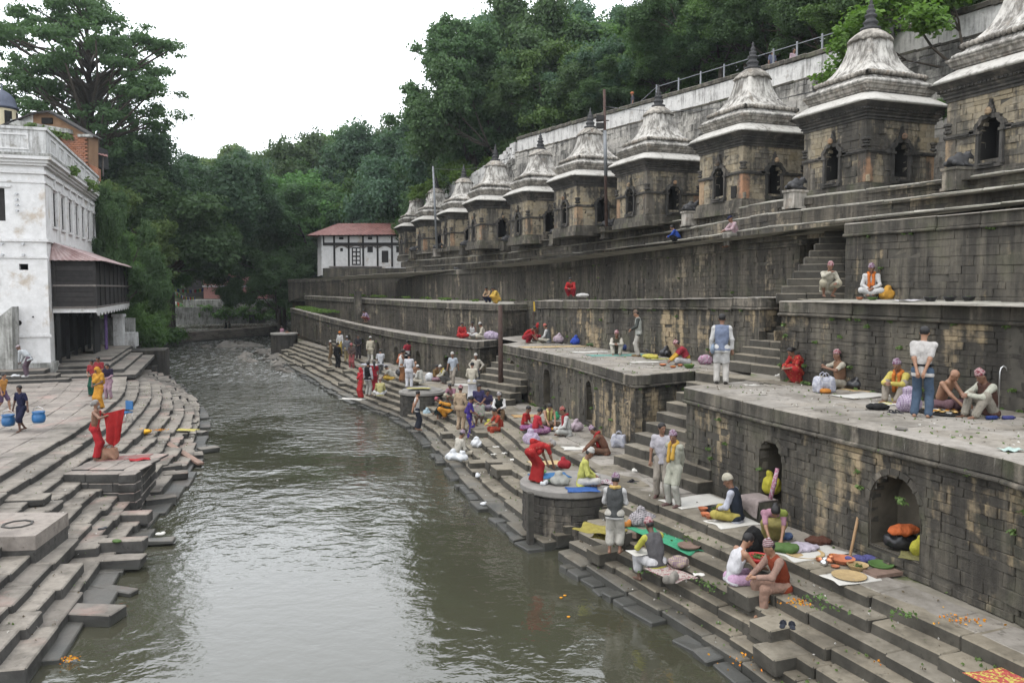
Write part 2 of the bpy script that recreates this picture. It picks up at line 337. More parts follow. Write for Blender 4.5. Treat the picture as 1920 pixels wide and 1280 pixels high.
    M['water']=g.out(col,g.math('ADD',0.05,g.math('MULTIPLY',fo,0.5)),g.bump(h,0.16,0.75),spec=1.0,IOR=1.45)
m_misc()
CL={}
def cloth(c,pat=None,c2=None):
    key=(tuple(round(x,3)for x in c),pat,c2)
    if key in CL:return CL[key]
    l=sum(c)/3;c=tuple(0.60*(x*0.86+l*0.14)for x in c);c2=tuple(0.6*x for x in c2)if c2 else(0.36,0.36,0.37)
    g=NG('cloth_%d'%len(CL));p=g.obj();col=tuple(c)
    n=g.noise(p,7,4,0.6)
    if pat=='check':
        a=g.step(g.wave(p,9,0,0,'X'),0.55,0.6);b=g.step(g.wave(p,9,0,0,'Z'),0.55,0.6);d=g.step(g.wave(p,9,0,0,'Y'),0.55,0.6)
        col=g.mix(g.math('MULTIPLY',g.math('ADD',a,g.math('ADD',b,d)),0.4),col,c2 or(0.6,0.6,0.62))
    elif pat=='dots':col=g.mix(g.step(g.voro(p,16),0.26,0.2),col,c2 or(0.6,0.45,0.15))
    elif pat=='print':col=g.mix(g.step(g.noise(p,26,2,0.5),0.5,0.56),col,c2 or(0.25,0.03,0.05))
    elif pat=='stripe':col=g.mix(g.step(g.wave(p,11,0,0,'Z'),0.5,0.56),col,c2 or(0.1,0.1,0.3))
    elif pat=='hem':
        col=g.mix(g.step(g.noise(p,10,2),0.58,0.62),col,c2 or(0.5,0.35,0.1))
    col=g.mix(1.0,col,g.ramp(n,[(0.25,(0.78,)*3),(0.75,(1.12,)*3)]),'MULTIPLY')
    h=g.math('ADD',g.noise(g.vscale(p,(1,1,0.45)),13,4,0.6,0.8),g.math('MULTIPLY',g.noise(p,55,3),0.25))
    CL[key]=g.out(col,0.9,g.bump(h,0.05,0.9),spec=0.1);return CL[key]
# ------------------------------------------------------------------ stones, one by one
_CB={}
def chamfer_box(dx,dy,dz,ch,jit,seed):
    """worn block: 24 corners, 26 faces; centred; slightly crooked"""
    r=random.Random(seed);V=[];idx={}
    for sx in(-1,1):
        for sy in(-1,1):
            for sz in(-1,1):
                j=[r.uniform(-jit,jit)for _ in range(3)]
                for ax in range(3):
                    c=[sx*dx/2+j[0],sy*dy/2+j[1],sz*dz/2+j[2]]
                    for k in range(3):
                        if k!=ax:c[k]-=(sx,sy,sz)[k]*ch
                    idx[(sx,sy,sz,ax)]=len(V);V.append(tuple(c))
    F=[]
    for ax in range(3):
        a,b=[k for k in range(3)if k!=ax]
        for s in(-1,1):
            q=[]
            for(u,v)in((-1,-1),(1,-1),(1,1),(-1,1)):
                k=[0,0,0];k[ax]=s;k[a]=u;k[b]=v;q.append(idx[(*k,ax)])
            F.append(tuple(q)if(s>0)!=(ax==1)else tuple(reversed(q)))
    for ax in range(3):  # edge strips
        a,b=[k for k in range(3)if k!=ax]
        for u in(-1,1):
            for v in(-1,1):
                k0=[0,0,0];k0[a]=u;k0[b]=v;k1=list(k0);k0[ax]=-1;k1[ax]=1
                q=(idx[(*k0,a)],idx[(*k1,a)],idx[(*k1,b)],idx[(*k0,b)])
                F.append(q)
    for sx in(-1,1):
        for sy in(-1,1):
            for sz in(-1,1):F.append(tuple(idx[(sx,sy,sz,ax)]for ax in range(3)))
    # orient outwards
    G=[]
    for f in F:
        p=[Vector(V[i])for i in f];n=(p[1]-p[0]).cross(p[2]-p[0]);c=sum(p,Vector())/len(p)
        G.append(f if n.dot(c)>0 else tuple(reversed(f)))
    return V,G
class Pieces:
    """stones of one thing: the ones that show largest become parts, the rest one joined part"""
    def __init__(s,parent,name,mats,limit=280,minpx=9.0,topmat=None,label=None):
        s.p=parent;s.name=name;s.mats=mats if isinstance(mats,list)else[mats];s.limit=limit;s.minpx=minpx;s.it=[];s.topmat=topmat
    def add(s,c,d,rz=0.0,ch=0.012,jit=0.006,tilt=(0,0),poly=None):
        s.it.append((Vector(c),d,rz,ch,jit,tilt,poly))
    def done(s):
        def size(it):
            c,d=it[0],it[1];e=sorted(d)[-2]
            return max(d)*e*(FPX/max(2.0,(c-Vector((0,0,EYE))).length))**2
        it=sorted(s.it,key=size,reverse=True);V=[];F=[];MI=[];n=0
        for(c,d,rz,ch,jit,tilt,poly)in it:
            big=math.sqrt(size((c,d)))>=s.minpx and n<s.limit
            if big:
                key=(round(d[0]/0.04),round(d[1]/0.05),round(d[2]/0.02),round(ch,3),round(jit,3),n%3,s.name,s.mats[0].name)
                if key not in _CB:
                    v,f=chamfer_box(d[0],d[1],d[2],ch,jit,n)
                    me=meshdata(s.name,v,f,s.mats);
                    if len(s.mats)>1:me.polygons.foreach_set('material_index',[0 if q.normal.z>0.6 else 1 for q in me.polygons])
                    _CB[key]=(me,d)
                me,d0=_CB[key]
                link(s.name,me,s.p,c,(tilt[0],tilt[1],rz),tuple(a/b for a,b in zip(d,d0)));n+=1
            else:
                x,y,z=d[0]/2,d[1]/2,d[2]/2;b=len(V);R=Matrix.Rotation(rz,3,'Z');j=jit
                for p in((-x,-y,-z),(x,-y,-z),(x,y,-z),(-x,y,-z),(-x,-y,z),(x,-y,z),(x,y,z),(-x,y,z)):
                    V.append(R@Vector(p)+c+Vector((random.uniform(-j,j),random.uniform(-j,j),random.uniform(-j,j))))
                F+=[tuple(b+i for i in f)for f in((0,3,2,1),(4,5,6,7),(0,1,5,4),(1,2,6,5),(2,3,7,6),(3,0,4,7))];MI+=[1 if len(s.mats)>1 else 0,0]+[1 if len(s.mats)>1 else 0]*4
        if V:link(s.name,meshdata(s.name+'_far',V,F,s.mats,MI),s.p,(0,0,0),kind='stuff')
class Path:
    """plan polyline with heights; outward is the left of its direction"""
    def __init__(s,pts):
        s.P=[Vector(p)for p in pts];s.L=[0.0]
        for a,b in zip(s.P,s.P[1:]):s.L.append(s.L[-1]+(b-a).xy.length)
        s.len=s.L[-1]
    def at(s,t):
        t=min(max(t,0.0),s.len)
        for i in range(len(s.P)-1):
            if t<=s.L[i+1]or i==len(s.P)-2:
                f=(t-s.L[i])/max(1e-9,s.L[i+1]-s.L[i]);return s.P[i].lerp(s.P[i+1],f)
    def dirn(s,t,e=0.15):
        d=s.at(t+e)-s.at(t-e);return Vector((d.x,d.y)).normalized()
    def nor(s,t,e=0.15):d=s.dirn(t,e);return Vector((-d.y,d.x))
    def off(s,dist,n=None):
        """offset curve, mitred"""
        out=[]
        for i,p in enumerate(s.P):
            ds=[]
            if i>0:ds.append((s.P[i]-s.P[i-1]).xy.normalized())
            if i<len(s.P)-1:ds.append((s.P[i+1]-s.P[i]).xy.normalized())
            ns=[Vector((-d.y,d.x))for d in ds];m=sum(ns,Vector((0,0))).normalized();k=1/max(0.35,m.dot(ns[0]))
            out.append(Vector((p.x+m.x*dist*k,p.y+m.y*dist*k,p.z)))
        return Path(out)
    def smooth(s,n=40):
        """Catmull-Rom through the points"""
        P=[s.P[0]*2-s.P[1]]+s.P+[s.P[-1]*2-s.P[-2]];out=[]
        for i in range(1,len(P)-2):
            for k in range(8):
                t=k/8;a,b,c,d=P[i-1],P[i],P[i+1],P[i+2]
                out.append(0.5*((2*b)+(c-a)*t+(2*a-5*b+4*c-d)*t*t+(3*b-a-3*c+d)*t**3))
        return Path(out+[s.P[-1]])
    def runs(s):
        """split at sharp corners"""
        R=[];cur=[0]
        for i in range(1,len(s.P)):
            cur.append(i)
            if i<len(s.P)-1:
                a=(s.P[i]-s.P[i-1]).xy.normalized();b=(s.P[i+1]-s.P[i]).xy.normalized()
                if a.dot(b)<0.9:R.append((s.L[cur[0]],s.L[i]));cur=[i]
        R.append((s.L[cur[0]],s.L[-1]));return R
def chord(path,t0,t1):
    a,b=path.at(t0),path.at(t1);d=(b-a).xy
    return a,b,math.atan2(d.y,d.x),d.length
def inside(pt,poly):
    x,y=pt[0],pt[1];c=False;n=len(poly)
    for i in range(n):
        x1,y1=poly[i][0],poly[i][1];x2,y2=poly[(i+1)%n][0],poly[(i+1)%n][1]
        if(y1>y)!=(y2>y)and x<(x2-x1)*(y-y1)/(y2-y1)+x1:c=not c
    return c
def wall_face(parent,path,h,course=0.18,lens=(0.26,0.52),mat='wall_stone',niches=(),depth=0.22,limit=280,top=0.0,minpx=9.0,joint=True,proud=0.012):
    """ashlar courses from (lip - top) down h; niches: (t, half width, sill above base, full height)"""
    pc=Pieces(parent,'wall_stone',M[mat],limit,minpx)
    def gap(z):  # openings at height z above the wall base
        out=[]
        for(t,hw,sill,ht)in niches:
            if sill<=z<=ht:
                k=ht-hw*1.05
                w=hw if z<k else hw*math.sqrt(max(0.0,1-((z-k)/(hw*1.05))**2))
                if w>0.02:out.append((t-w,t+w))
        return out
    n=max(1,round(h/course));hs=[random.uniform(0.66,1.34)if n>2 else 1.0 for _ in range(n)];k_=h/sum(hs);hs=[q*k_ for q in hs]
    for(r0,r1)in path.runs():
        for i in range(n):
            ch=hs[i];zc=sum(hs[:i])+ch/2;gs=gap(zc);t=r0+(random.uniform(-0.3,0)if r1-r0>1 else 0);
            while t<r1-0.01:
                L=random.uniform(*lens)*random.choice((0.6,0.8,1,1,1.3,1.7));t1=min(t+L,r1)
                if r1-t1<0.12:t1=r1
                a,b=max(t,r0),t1;segs=[(a,b)]
                for(g0,g1)in gs:segs=[q for(u,v)in segs for q in((u,min(v,g0)),(max(u,g1),v))if q[1]-q[0]>0.05]
                for(u,v)in segs:
                    A,B,ang,ln=chord(path,u,v);pr=random.uniform(-0.008,proud)+random.choice((0,0,0,0,0,0,0,0.022,-0.022))
                    nn=Vector((-math.sin(ang),math.cos(ang),0));mid=(A+B)/2
                    c=mid+nn*(pr-depth/2)+Vector((0,0,-top-h+zc))
                    pc.add(c,(max(0.05,ln-0.005),depth,ch-0.005),ang,0.007,0.007)
                t=t1
    pc.done()
    if joint:  # mortar bed behind the joints, open at the niches
        mb=MB();st=0.11
        for(r0,r1)in path.runs():
            m=max(1,round((r1-r0)/st))if niches else max(1,round((r1-r0)/0.8));nz=max(1,round(h/st))if niches else 1
            for i in range(m):
                t0,t1=r0+(r1-r0)*i/m,r0+(r1-r0)*(i+1)/m;A,B,ang,ln=chord(path,t0,t1);nn=Vector((-math.sin(ang),math.cos(ang),0))*-0.028
                for k in range(nz):
                    z0,z1=h*k/nz,h*(k+1)/nz;tm,zm=(t0+t1)/2,(z0+z1)/2
                    if any(g0<tm<g1 for(g0,g1)in gap(zm)):continue
                    up=Vector((0,0,-top-h));mb.add([A+nn+up+Vector((0,0,z0)),B+nn+up+Vector((0,0,z0)),B+nn+up+Vector((0,0,z1)),A+nn+up+Vector((0,0,z1))],[(3,2,1,0)])
        mb.build('mortar_bed',M['joint'],parent)
    for(t,hw,sill,ht)in niches:niche(parent,path,t,hw,sill,ht,-top-h)
def niche(parent,path,t,hw,sill,ht,base,depth=0.62):
    p=path.at(t);d=path.dirn(t);n=Vector((-d.y,d.x));prof=[(-hw,sill)]
    k=ht-hw*1.05
    prof+=[(-hw*math.cos(a),k+hw*1.05*math.sin(a))for a in[math.pi*i/12 for i in range(13)]]+[(hw,sill)]
    def pt(u,z,back):return Vector((p.x+d.x*u-n.x*back,p.y+d.y*u-n.y*back,p.z+base+z))
    mb=MB();m=len(prof)
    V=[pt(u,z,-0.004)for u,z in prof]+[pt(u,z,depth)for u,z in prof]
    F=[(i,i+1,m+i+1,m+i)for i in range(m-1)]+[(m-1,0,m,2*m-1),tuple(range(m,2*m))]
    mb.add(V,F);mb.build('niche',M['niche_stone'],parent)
    ar=MB();q=9;w=0.10 # ring of arch stones
    for i in range(q):
        a0,a1=math.pi*i/q+0.015,math.pi*(i+1)/q-0.015;R=[]
        for(a,r)in((a0,1.0),(a1,1.0),(a1,1+w/hw),(a0,1+w/hw)):R.append((-hw*r*math.cos(a),k+hw*1.05*r*math.sin(a)))
        P=[pt(u,z,-0.018)for u,z in R]+[pt(u,z,0.12)for u,z in R]
        ar.add(P,[(3,2,1,0),(0,1,5,4),(1,2,6,5),(2,3,7,6),(3,0,4,7)])
    ar.build('niche_arch',M['coping'],parent)
def coping(parent,path,h=0.30,depth=0.55,over=0.07,lens=(0.9,1.5),mat='coping',limit=200,mould=True,dz=0.0):
    pc=Pieces(parent,'coping_stone',[M['upper_paving' if mat=='upper' else 'paving'],M['coping']],limit)
    mo=Pieces(parent,'moulding_stone',M['coping'],limit)
    for(r0,r1)in path.runs():
        t=r0
        while t<r1-0.02:
            t1=min(t+random.uniform(*lens),r1)
            if r1-t1<0.35:t1=r1
            A,B,ang,ln=chord(path,t,t1);nn=Vector((-math.sin(ang),math.cos(ang),0));mid=(A+B)/2;pj=random.uniform(-0.012,0.012)
            pc.add(mid+nn*(over+pj-depth/2)+Vector((0,0,dz-h/2+random.uniform(-0.006,0.006))),(ln-0.006+(over if t1==r1 and r1<path.len-0.01 else 0),depth,h),ang,0.02,0.007)
            if mould:mo.add(mid+nn*(over+0.045+pj-0.16)+Vector((0,0,dz-h-0.045)),(ln-0.004+(over+0.05 if t1==r1 and r1<path.len-0.01 else 0),0.32,0.085),ang,0.028,0.005)
            t=t1
    pc.done();mo.done()
def floor_slabs(parent,poly,z,guide,width,lens=(0.45,0.95),rows=(0.40,0.62),mat='paving',limit=260,start=0.45,slope=0.0,name='paving_slab',thick=0.07,minpx=8.0):
    """slabs laid in rows along the guide path, going back from it (to its right)"""
    pc=Pieces(parent,name,M[mat],limit,minpx);t=start
    while t<width:
        w=random.uniform(*rows);off=guide.off(-(t+w/2));s=random.uniform(-0.4,0)
        while s<off.len:
            L=random.uniform(*lens);A,B,ang,ln=chord(off,max(0,s),min(off.len,s+L));c=(A+B)/2
            nn=Vector((-math.sin(ang),math.cos(ang),0));tt=Vector((math.cos(ang),math.sin(ang),0))
            if ln>0.15 and all(inside(c+nn*(w*0.48*u)+tt*(ln*0.48*v),poly)for u in(-1,1)for v in(-1,1)):
                pc.add(Vector((c.x,c.y,z+slope*t-thick/2+random.uniform(-0.007,0.007))),(ln-0.016,w-0.016,thick),ang,0.014,0.012,(random.uniform(-0.008,0.008),random.uniform(-0.008,0.008)))
            s+=L
        t+=w
    pc.done()
def sheet(parent,poly,z,mat,name='floor_bed'):
    bm=bmesh.new();vs=[bm.verts.new((p[0],p[1],z))for p in poly];f=bm.faces.new(vs);bm.normal_update()
    if f.normal.z<0:f.normal_flip()
    bmesh.ops.triangulate(bm,faces=bm.faces);me=bpy.data.meshes.new(name);bm.to_mesh(me);bm.free();me.materials.append(M[mat]);return link(name,me,parent)
def step_stones(parent,path,z,tread,rise,lens=(0.8,1.6),mats=('tread','riser'),pc=None,jitter=0.02,ext=0.25,p_miss=0.0):
    """one row of blocks whose front edge follows the path (outward = left)"""
    for(r0,r1)in path.runs():
        t=r0+random.uniform(-0.3,0)
        while t<r1-0.05:
            t1=min(t+random.uniform(*lens),r1)
            if r1-t1<0.3:t1=r1
            A,B,ang,ln=chord(path,max(t,r0),t1);nn=Vector((-math.sin(ang),math.cos(ang),0));mid=(A+B)/2;dp=tread+ext
            pj=random.uniform(-jitter,jitter);hh=rise+0.10
            if random.random()>=p_miss:
                pc.add(Vector((mid.x,mid.y,z-hh/2+random.uniform(-0.010,0.006)))+nn*(pj-dp/2),(ln-0.008,dp,hh),ang+random.uniform(-0.010,0.010),0.022,0.016,(random.uniform(-0.012,0.012),random.uniform(-0.006,0.006)))
            t=t1
def stair(parent,front_a,front_b,z0,z1,n,run,back_dir,mats=('tread','riser'),side=None,lens=(0.7,1.4)):
    """straight flight: first riser from front_a to front_b (plan), going back along back_dir"""
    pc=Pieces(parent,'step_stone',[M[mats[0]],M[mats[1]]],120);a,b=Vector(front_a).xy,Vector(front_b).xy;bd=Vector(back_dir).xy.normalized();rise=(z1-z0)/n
    for i in range(n):
        o=bd*(run*i);A,B=a+o,b+o;ln=(B-A).length;d=(B-A)/ln;ang=math.atan2(d.y,d.x);t=0.0
        nb=Vector((-d.y,d.x));sg=1 if nb.dot(bd)>0 else-1;dp=abs(run*nb.dot(bd))+0.2
        while t<ln-0.05:
            t1=min(ln,t+random.uniform(*lens));t1=ln if ln-t1<0.35 else t1;c=A+d*((t+t1)/2)+nb*(sg*dp/2)
            pc.add(Vector((c.x,c.y,z0+rise*(i+1)-(rise+0.08)/2+random.uniform(-0.006,0.006))),(t1-t-0.008,dp,rise+0.08),ang,0.016,0.01);t=t1
    pc.done()
# ------------------------------------------------------------------ water, ground and the right bank of terraces
ZG,ZP=1.30,1.50
wat=fastmesh('river',[(-75,-25,0),(45,-25,0),(45,160,0),(-75,160,0)],[(0,1,2,3)],M['water']);link('river',wat,kind='structure',label='murky grey green river with ripples between stone steps')
link('ground',fastmesh('ground',[(-200,-75,-1.2),(200,-75,-1.2),(200,320,-1.2),(-200,320,-1.2)],[(0,1,2,3)],M['ground_dark']),kind='structure',label='dark ground under the river valley')
# --- plan curves (near to far, outward = towards the river)
T1A=Path([PD(2120,1070,9.4)*Vector((1,1,0))+Vector((0,0,3.6)),PZ(1920,864,3.6),PZ(1440,760,3.6),PZ(1288,725,3.6),PZ(1405,714,3.6)])
T1B=Path([PZ(1300,693,3.5),PZ(1192,703,3.5),PZ(1075,671,3.5),PZ(945,645,3.5),PD(990,641,38.8)])
T1B.P[-1].z=3.5;T1B=Path(T1B.P)
C0,C1,C2,C3=PD(893,640,41.8),PD(720,618,52.8),PD(631,599,63.5),PD(545,577,80.0)
c_sm=Path([C0,PD(800,631,46.5),C1,C2,C3]).smooth();T1C=Path([PD(932,636.5,43.6)]+c_sm.P);T1C.P[0].z=C0.z;T1C=Path(T1C.P)
T2A=Path([PD(2150,578,13.4),PD(1920,574,16.0),PD(1466,564,21.6),PD(1560,560,23.6)])
T2B=Path([PD(1500,556,26.0),PD(1425,557,25.2),PD(1287,560,29.4),PD(1005,564,40.5),PD(1045,561,43.5)])
T2C=Path([PD(990,568.5,46.6),PD(938,570,45.0),PD(800,566,55.0),PD(675,559,68.0),PD(572,554,82.0)])
T3A=Path([PD(2140,371,16.5),PD(1920,390,19.1),PD(1587,419.5,24.2),PD(1680,424,26.5)])
T3B=Path([PD(1585,431,31.0),PD(1500,441,29.6),PD(1250,467,38.5),PD(1070,490,50.0),PD(960,500,57.5),PD(706,513.5,84.0),PD(601,521.5,90.0),PD(540,524,91.5)])
GE=Path([PZ(2150,1360,ZG),PZ(1920,1245,ZG),PZ(1750,1167,ZG),PZ(1570,1092,ZG),PZ(1435,1030,ZG),PZ(1267,960,ZG),PZ(1167,920,ZG),PZ(1100,868,ZG),PZ(1012,826,ZG),PZ(968,791,ZG),PZ(905,748,ZG),PZ(840,732,ZG),PZ(742,708,ZG),PZ(669,672,ZG),PZ(558,641,ZG)])
WE=Path([PZ(1900,1640,0),PZ(1500,1357,0),PZ(1386,1262,0),PZ(1253,1178,0),PZ(1088,1073,0),PZ(1031,1040,0),PZ(999,1029,0),PZ(902,946,0),PZ(839,876,0),PZ(780,808,0),PZ(742,785,0),PZ(642,747,0),PZ(575,708,0),PZ(513,672,0)])
def split(path,pa):  # arc length of the point of a path nearest to pa
    best=min(range(400),key=lambda i:(path.at(path.len*i/399)-pa).xy.length);return path.len*best/399
def lerp_path(A,a0,a1,B,b0,b1,f,z,n):
    return Path([Vector((*(A.at(a0+(a1-a0)*i/n).xy.lerp(B.at(b0+(b1-b0)*i/n).xy,f)),z))for i in range(n+1)])
gB=split(GE,PZ(1150,910,ZG));wB=split(WE,PZ(1020,1035,0));gD=split(GE,PZ(800,722,ZG));wD=split(WE,PZ(760,795,0))
SECT=[('near',0,gB-0.3,0,wB-0.6,12),('middle',gB-0.2,gD,wB,wD,18),('far',gD,GE.len,wD,WE.len,20)]
LAB={'near':'stone ghat steps in the right foreground going down to the water','middle':'stone ghat steps between the two round bastions','far':'distant stone ghat steps beyond the second round bastion'}
STEP={}
for nm,g0,g1,w0,w1,n in SECT:
    t=thing('ghat_steps',LAB[nm],'steps',(*GE.at((g0+g1)/2).xy,0),'flights of ghat steps on the right bank')
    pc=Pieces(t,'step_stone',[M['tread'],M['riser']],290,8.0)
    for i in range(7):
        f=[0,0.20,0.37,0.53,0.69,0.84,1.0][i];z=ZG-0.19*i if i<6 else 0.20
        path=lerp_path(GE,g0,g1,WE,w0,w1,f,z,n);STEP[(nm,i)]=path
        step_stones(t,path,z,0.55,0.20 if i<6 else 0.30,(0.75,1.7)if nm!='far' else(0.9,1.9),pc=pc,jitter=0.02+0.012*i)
    # footing stones half in the water
    foot=STEP[(nm,6)].off(0.10);tt=0
    while tt<foot.len-0.4:
        L=random.uniform(0.25,0.9);A,B,ang,ln=chord(foot,tt,tt+L);m=(A+B)/2;w=random.uniform(0.2,0.5)
        if random.random()<0.8:pc.add(Vector((m.x,m.y,random.uniform(-0.02,0.05))),(ln-0.02,w,0.16),ang+random.uniform(-0.08,0.08),0.02,0.02)
        tt+=L
    # blocks standing out of the treads
    for k in range({'near':5,'middle':6,'far':7}[nm]):
        i=random.choice((2,3,4,5));p=STEP[(nm,i)];s=p.len*random.uniform(0.25,0.98);a=p.at(s);d=p.dirn(s);nn=Vector((-d.y,d.x))
        pc.add(Vector((a.x+nn.x*0.12,a.y+nn.y*0.12,a.z-0.13)),(random.uniform(0.45,0.8),0.62,0.27),math.atan2(d.y,d.x),0.02,0.015)
    pc.done()
    # earth core under the steps
    mb=MB();P0,P1,P2=STEP[(nm,0)].off(-0.3),STEP[(nm,3)].off(-0.25),STEP[(nm,6)].off(-0.25);K=24
    for i in range(K):
        q=[]
        for tt in(i/K,(i+1)/K):q.append([P0.at(P0.len*tt)+Vector((0,0,-0.16)),P1.at(P1.len*tt)+Vector((0,0,-0.22)),P2.at(P2.len*tt)+Vector((0,0,-0.2)),P2.at(P2.len*tt)+Vector((0,0,-1.2))])
        for k in range(3):mb.add([q[0][k],q[1][k],q[1][k+1],q[0][k+1]],[(0,1,2,3)])
    mb.build('step_core',M['joint'],t)
# --- ghat pavement: from the wall foot to the first step edge
def xy(path,a=0,b=None,rev=False):
    L=[path.at(a+((path.len if b is None else b)-a)*i/30)for i in range(31)];return list(reversed(L))if rev else L
pav=thing('ghat_pavement','flagged stone pavement at the foot of the terrace walls','pavement',(*GE.at(6).xy,ZG),kind='structure')
gpoly=[p.xy for p in GE.off(-0.1).P]+[Vector(c_sm.off(-0.15).at(c_sm.len*k/12).xy)for k in range(12,-1,-1)]+[T1C.P[0].xy,T1B.P[4].xy]+[q.xy for q in T1B.off(-0.15).P[3:0:-1]]+[T1B.P[0].xy,T1A.P[4].xy]+[q.xy for q in T1A.off(-0.15).P[3::-1]]
sheet(pav,gpoly,ZG-0.035,'floor_joint')
gcl=[p.xy for p in GE.off(-0.2).P]+[p for p in gpoly[len(GE.P):]]
floor_slabs(pav,gcl,ZG,GE,4.6,(0.5,1.25),(0.45,0.75),'paving',300,0.27)
# --- terraces
def terrace(label,path,h,niches,back,zback=0.12,mats=('wall_stone','paving'),course=0.15,lens=(0.22,0.46),ch=0.30,limit=285,lens_c=(0.9,1.5),name='terrace_wall',cmat='coping'):
    t=thing(name,label,'terrace',(*path.at(path.len/2).xy,path.at(path.len/2).z-h),'stone terraces of the right bank')
    hb=h-ch-0.085
    wall_face(t,path,hb,course,lens,mats[0],niches,top=ch+0.085,limit=limit)
    coping(t,path,ch,mat=cmat,lens=lens_c)
    return t
def pt_t(path,px):  # arc length where a path passes a photo column
    return min((path.len*i/800 for i in range(801)),key=lambda s:abs(960+FPX*path.at(s).x/path.at(s).y-px))
hA=3.6-ZG+0.02
nA=[(pt_t(T1A,1688),0.56,0.30,1.62),(pt_t(T1A,1450),0.38,0.28,1.62)]
tA=terrace('near stone terrace wall with two large arched niches',T1A,hA,nA,None)
nB=[(pt_t(T1B,1105),0.34,0.22,1.60),(pt_t(T1B,1026),0.34,0.22,1.60),(pt_t(T1B,961),0.34,0.40,1.60)]
tB=terrace('middle stone terrace wall with three narrow arched niches',T1B,3.5-ZG+0.02,nB,None)
nC=[(pt_t(c_sm,x)+(T1C.len-c_sm.len),0.36,0.15,1.45)for x in(836,783,742,708,680,655,594)]
tC=terrace('long curved far terrace wall with a row of small arched niches',T1C,2.3,nC,None,mats=('wall_stone_far','paving'),lens=(0.3,0.6))
tA2=terrace('second tier terrace wall at the right edge below the seated man in orange scarf',T2A,2.12,(),None)
tB2=terrace('second tier terrace wall in the middle behind the standing man in a vest',T2B,2.25,(),None)
tC2=terrace('second tier terrace wall on the far left with grass on its ledge',T2C,2.1,(),None,mats=('wall_stone_far','paving'),lens=(0.32,0.62))
tA3=terrace('third tier terrace wall at the upper right with large tan stones',T3A,2.35,(),None,course=0.22,lens=(0.3,0.7))
tB3=terrace('long upper terrace wall below the row of white domed shrines',T3B,2.55,(),None,mats=('wall_stone_far','paving'),lens=(0.32,0.62),cmat='upper')
# pilaster strips where older wall ends
pill=thing('stone_pilaster','narrow upright stone pier at the joint of the far terrace','pier',PD(671,597,67),None)
mbp=MB();c=PD(671,597,66.6);mbp.box((c.x,c.y,c.z+1.0),(0.5,0.5,2.2),0.45);mbp.box((c.x,c.y,c.z+2.14),(0.62,0.62,0.14),0.45);mbp.build('pier_shaft',M['coping'],pill)
# floors of the terraces
def tfloor(par,poly,z,guide,width,mat,limit=220,**k):
    sheet(par,poly,z-0.04,'floor_joint');floor_slabs(par,poly,z,guide,width,mat=mat,limit=limit,**k)
offA=T2A.P
tfloor(tA,[p.xy for p in(T1A.P[0],T1A.P[1],T1A.P[2],T1A.P[3],T1A.P[4])]+[PZ(1368,672,3.6).xy+Vector((1.6,2.6)),T2A.P[3].xy,T2A.P[2].xy,T2A.P[1].xy,T2A.P[0].xy],3.6,Path(T1A.P[:4]),6.5,'paving',290,slope=0.0)
tfloor(tB,[T1B.P[0].xy,T1B.P[1].xy,T1B.P[2].xy,T1B.P[3].xy,T1B.P[4].xy+Vector((0.3,0.2)),T2B.P[4].xy,T2B.P[3].xy,T2B.P[2].xy,T2B.P[1].xy,T2B.P[0].xy,T2A.P[3].xy,T1A.P[4].xy],3.5,Path(T1B.P[1:4]),8.5,'paving',280)
cpoly=[T1C.P[0].xy]+[c_sm.at(c_sm.len*i/16).xy for i in range(17)]+[T2C.P[4].xy,T2C.P[3].xy,T2C.P[2].xy,T2C.P[1].xy,T2C.P[0].xy]
def ruled(par,A,B,a0,a1,b0,b1,n,mat,name='floor_bed',dz=-0.02):
    mb=MB();V=[]
    for i in range(n+1):V+=[A.at(a0+(a1-a0)*i/n)+Vector((0,0,dz)),B.at(b0+(b1-b0)*i/n)+Vector((0,0,dz))]
    mb.add(V,[(2*i,2*i+2,2*i+3,2*i+1)for i in range(n)]);return mb.build(name,M[mat],par)
def foot(P,h):return Path([Vector((p.x,p.y,p.z-h))for p in P])
ruled(tC,T1C,foot(T2C.P,2.1),0,T1C.len,0,T2C.len,20,'paving','terrace_floor')
ruled(tA2,Path(T2A.P[:3]),foot([p+Vector((0.3,0.3,0))for p in T3A.P[:3]],2.27),0,99,0,99,8,'upper_paving','terrace_floor')
ruled(tA2,Path([T2A.P[2],T2A.P[3]]),Path([T3A.P[2]-Vector((0,0,2.27)),T3A.P[3]-Vector((0,0,2.27))]),0,9,0,9,2,'upper_paving','terrace_floor',-0.03)
floor_slabs(tA2,[p.xy for p in T2A.P]+[T3A.P[3].xy,T3A.P[2].xy,T3A.P[1].xy,T3A.P[0].xy],5.66,Path(T2A.P[:3]),5.5,mat='upper_paving',limit=120,slope=0.012,start=0.5)
ruled(tB2,Path(T2B.P[1:4]),foot(T3B.P[1:4],2.45),0,99,0,99,10,'upper_paving','terrace_floor')
ruled(tB2,Path([T2B.P[0],T2B.P[1]]),foot(T3B.P[0:2],2.45),0,9,0,9,2,'upper_paving','terrace_floor')
ruled(tB2,Path([T2B.P[1],T2B.P[0],T2A.P[3]]),Path([T3B.P[1]-Vector((0,0,2.45)),T3B.P[0]-Vector((0,0,2.45)),T3A.P[3]-Vector((0,0,2.35))]),0,9,0,9,4,'upper_paving','terrace_floor',-0.045)
ruled(tC2,T2C,foot(T3B.P[3:8],2.4),0,T2C.len,0,99,14,'upper_paving','terrace_floor')
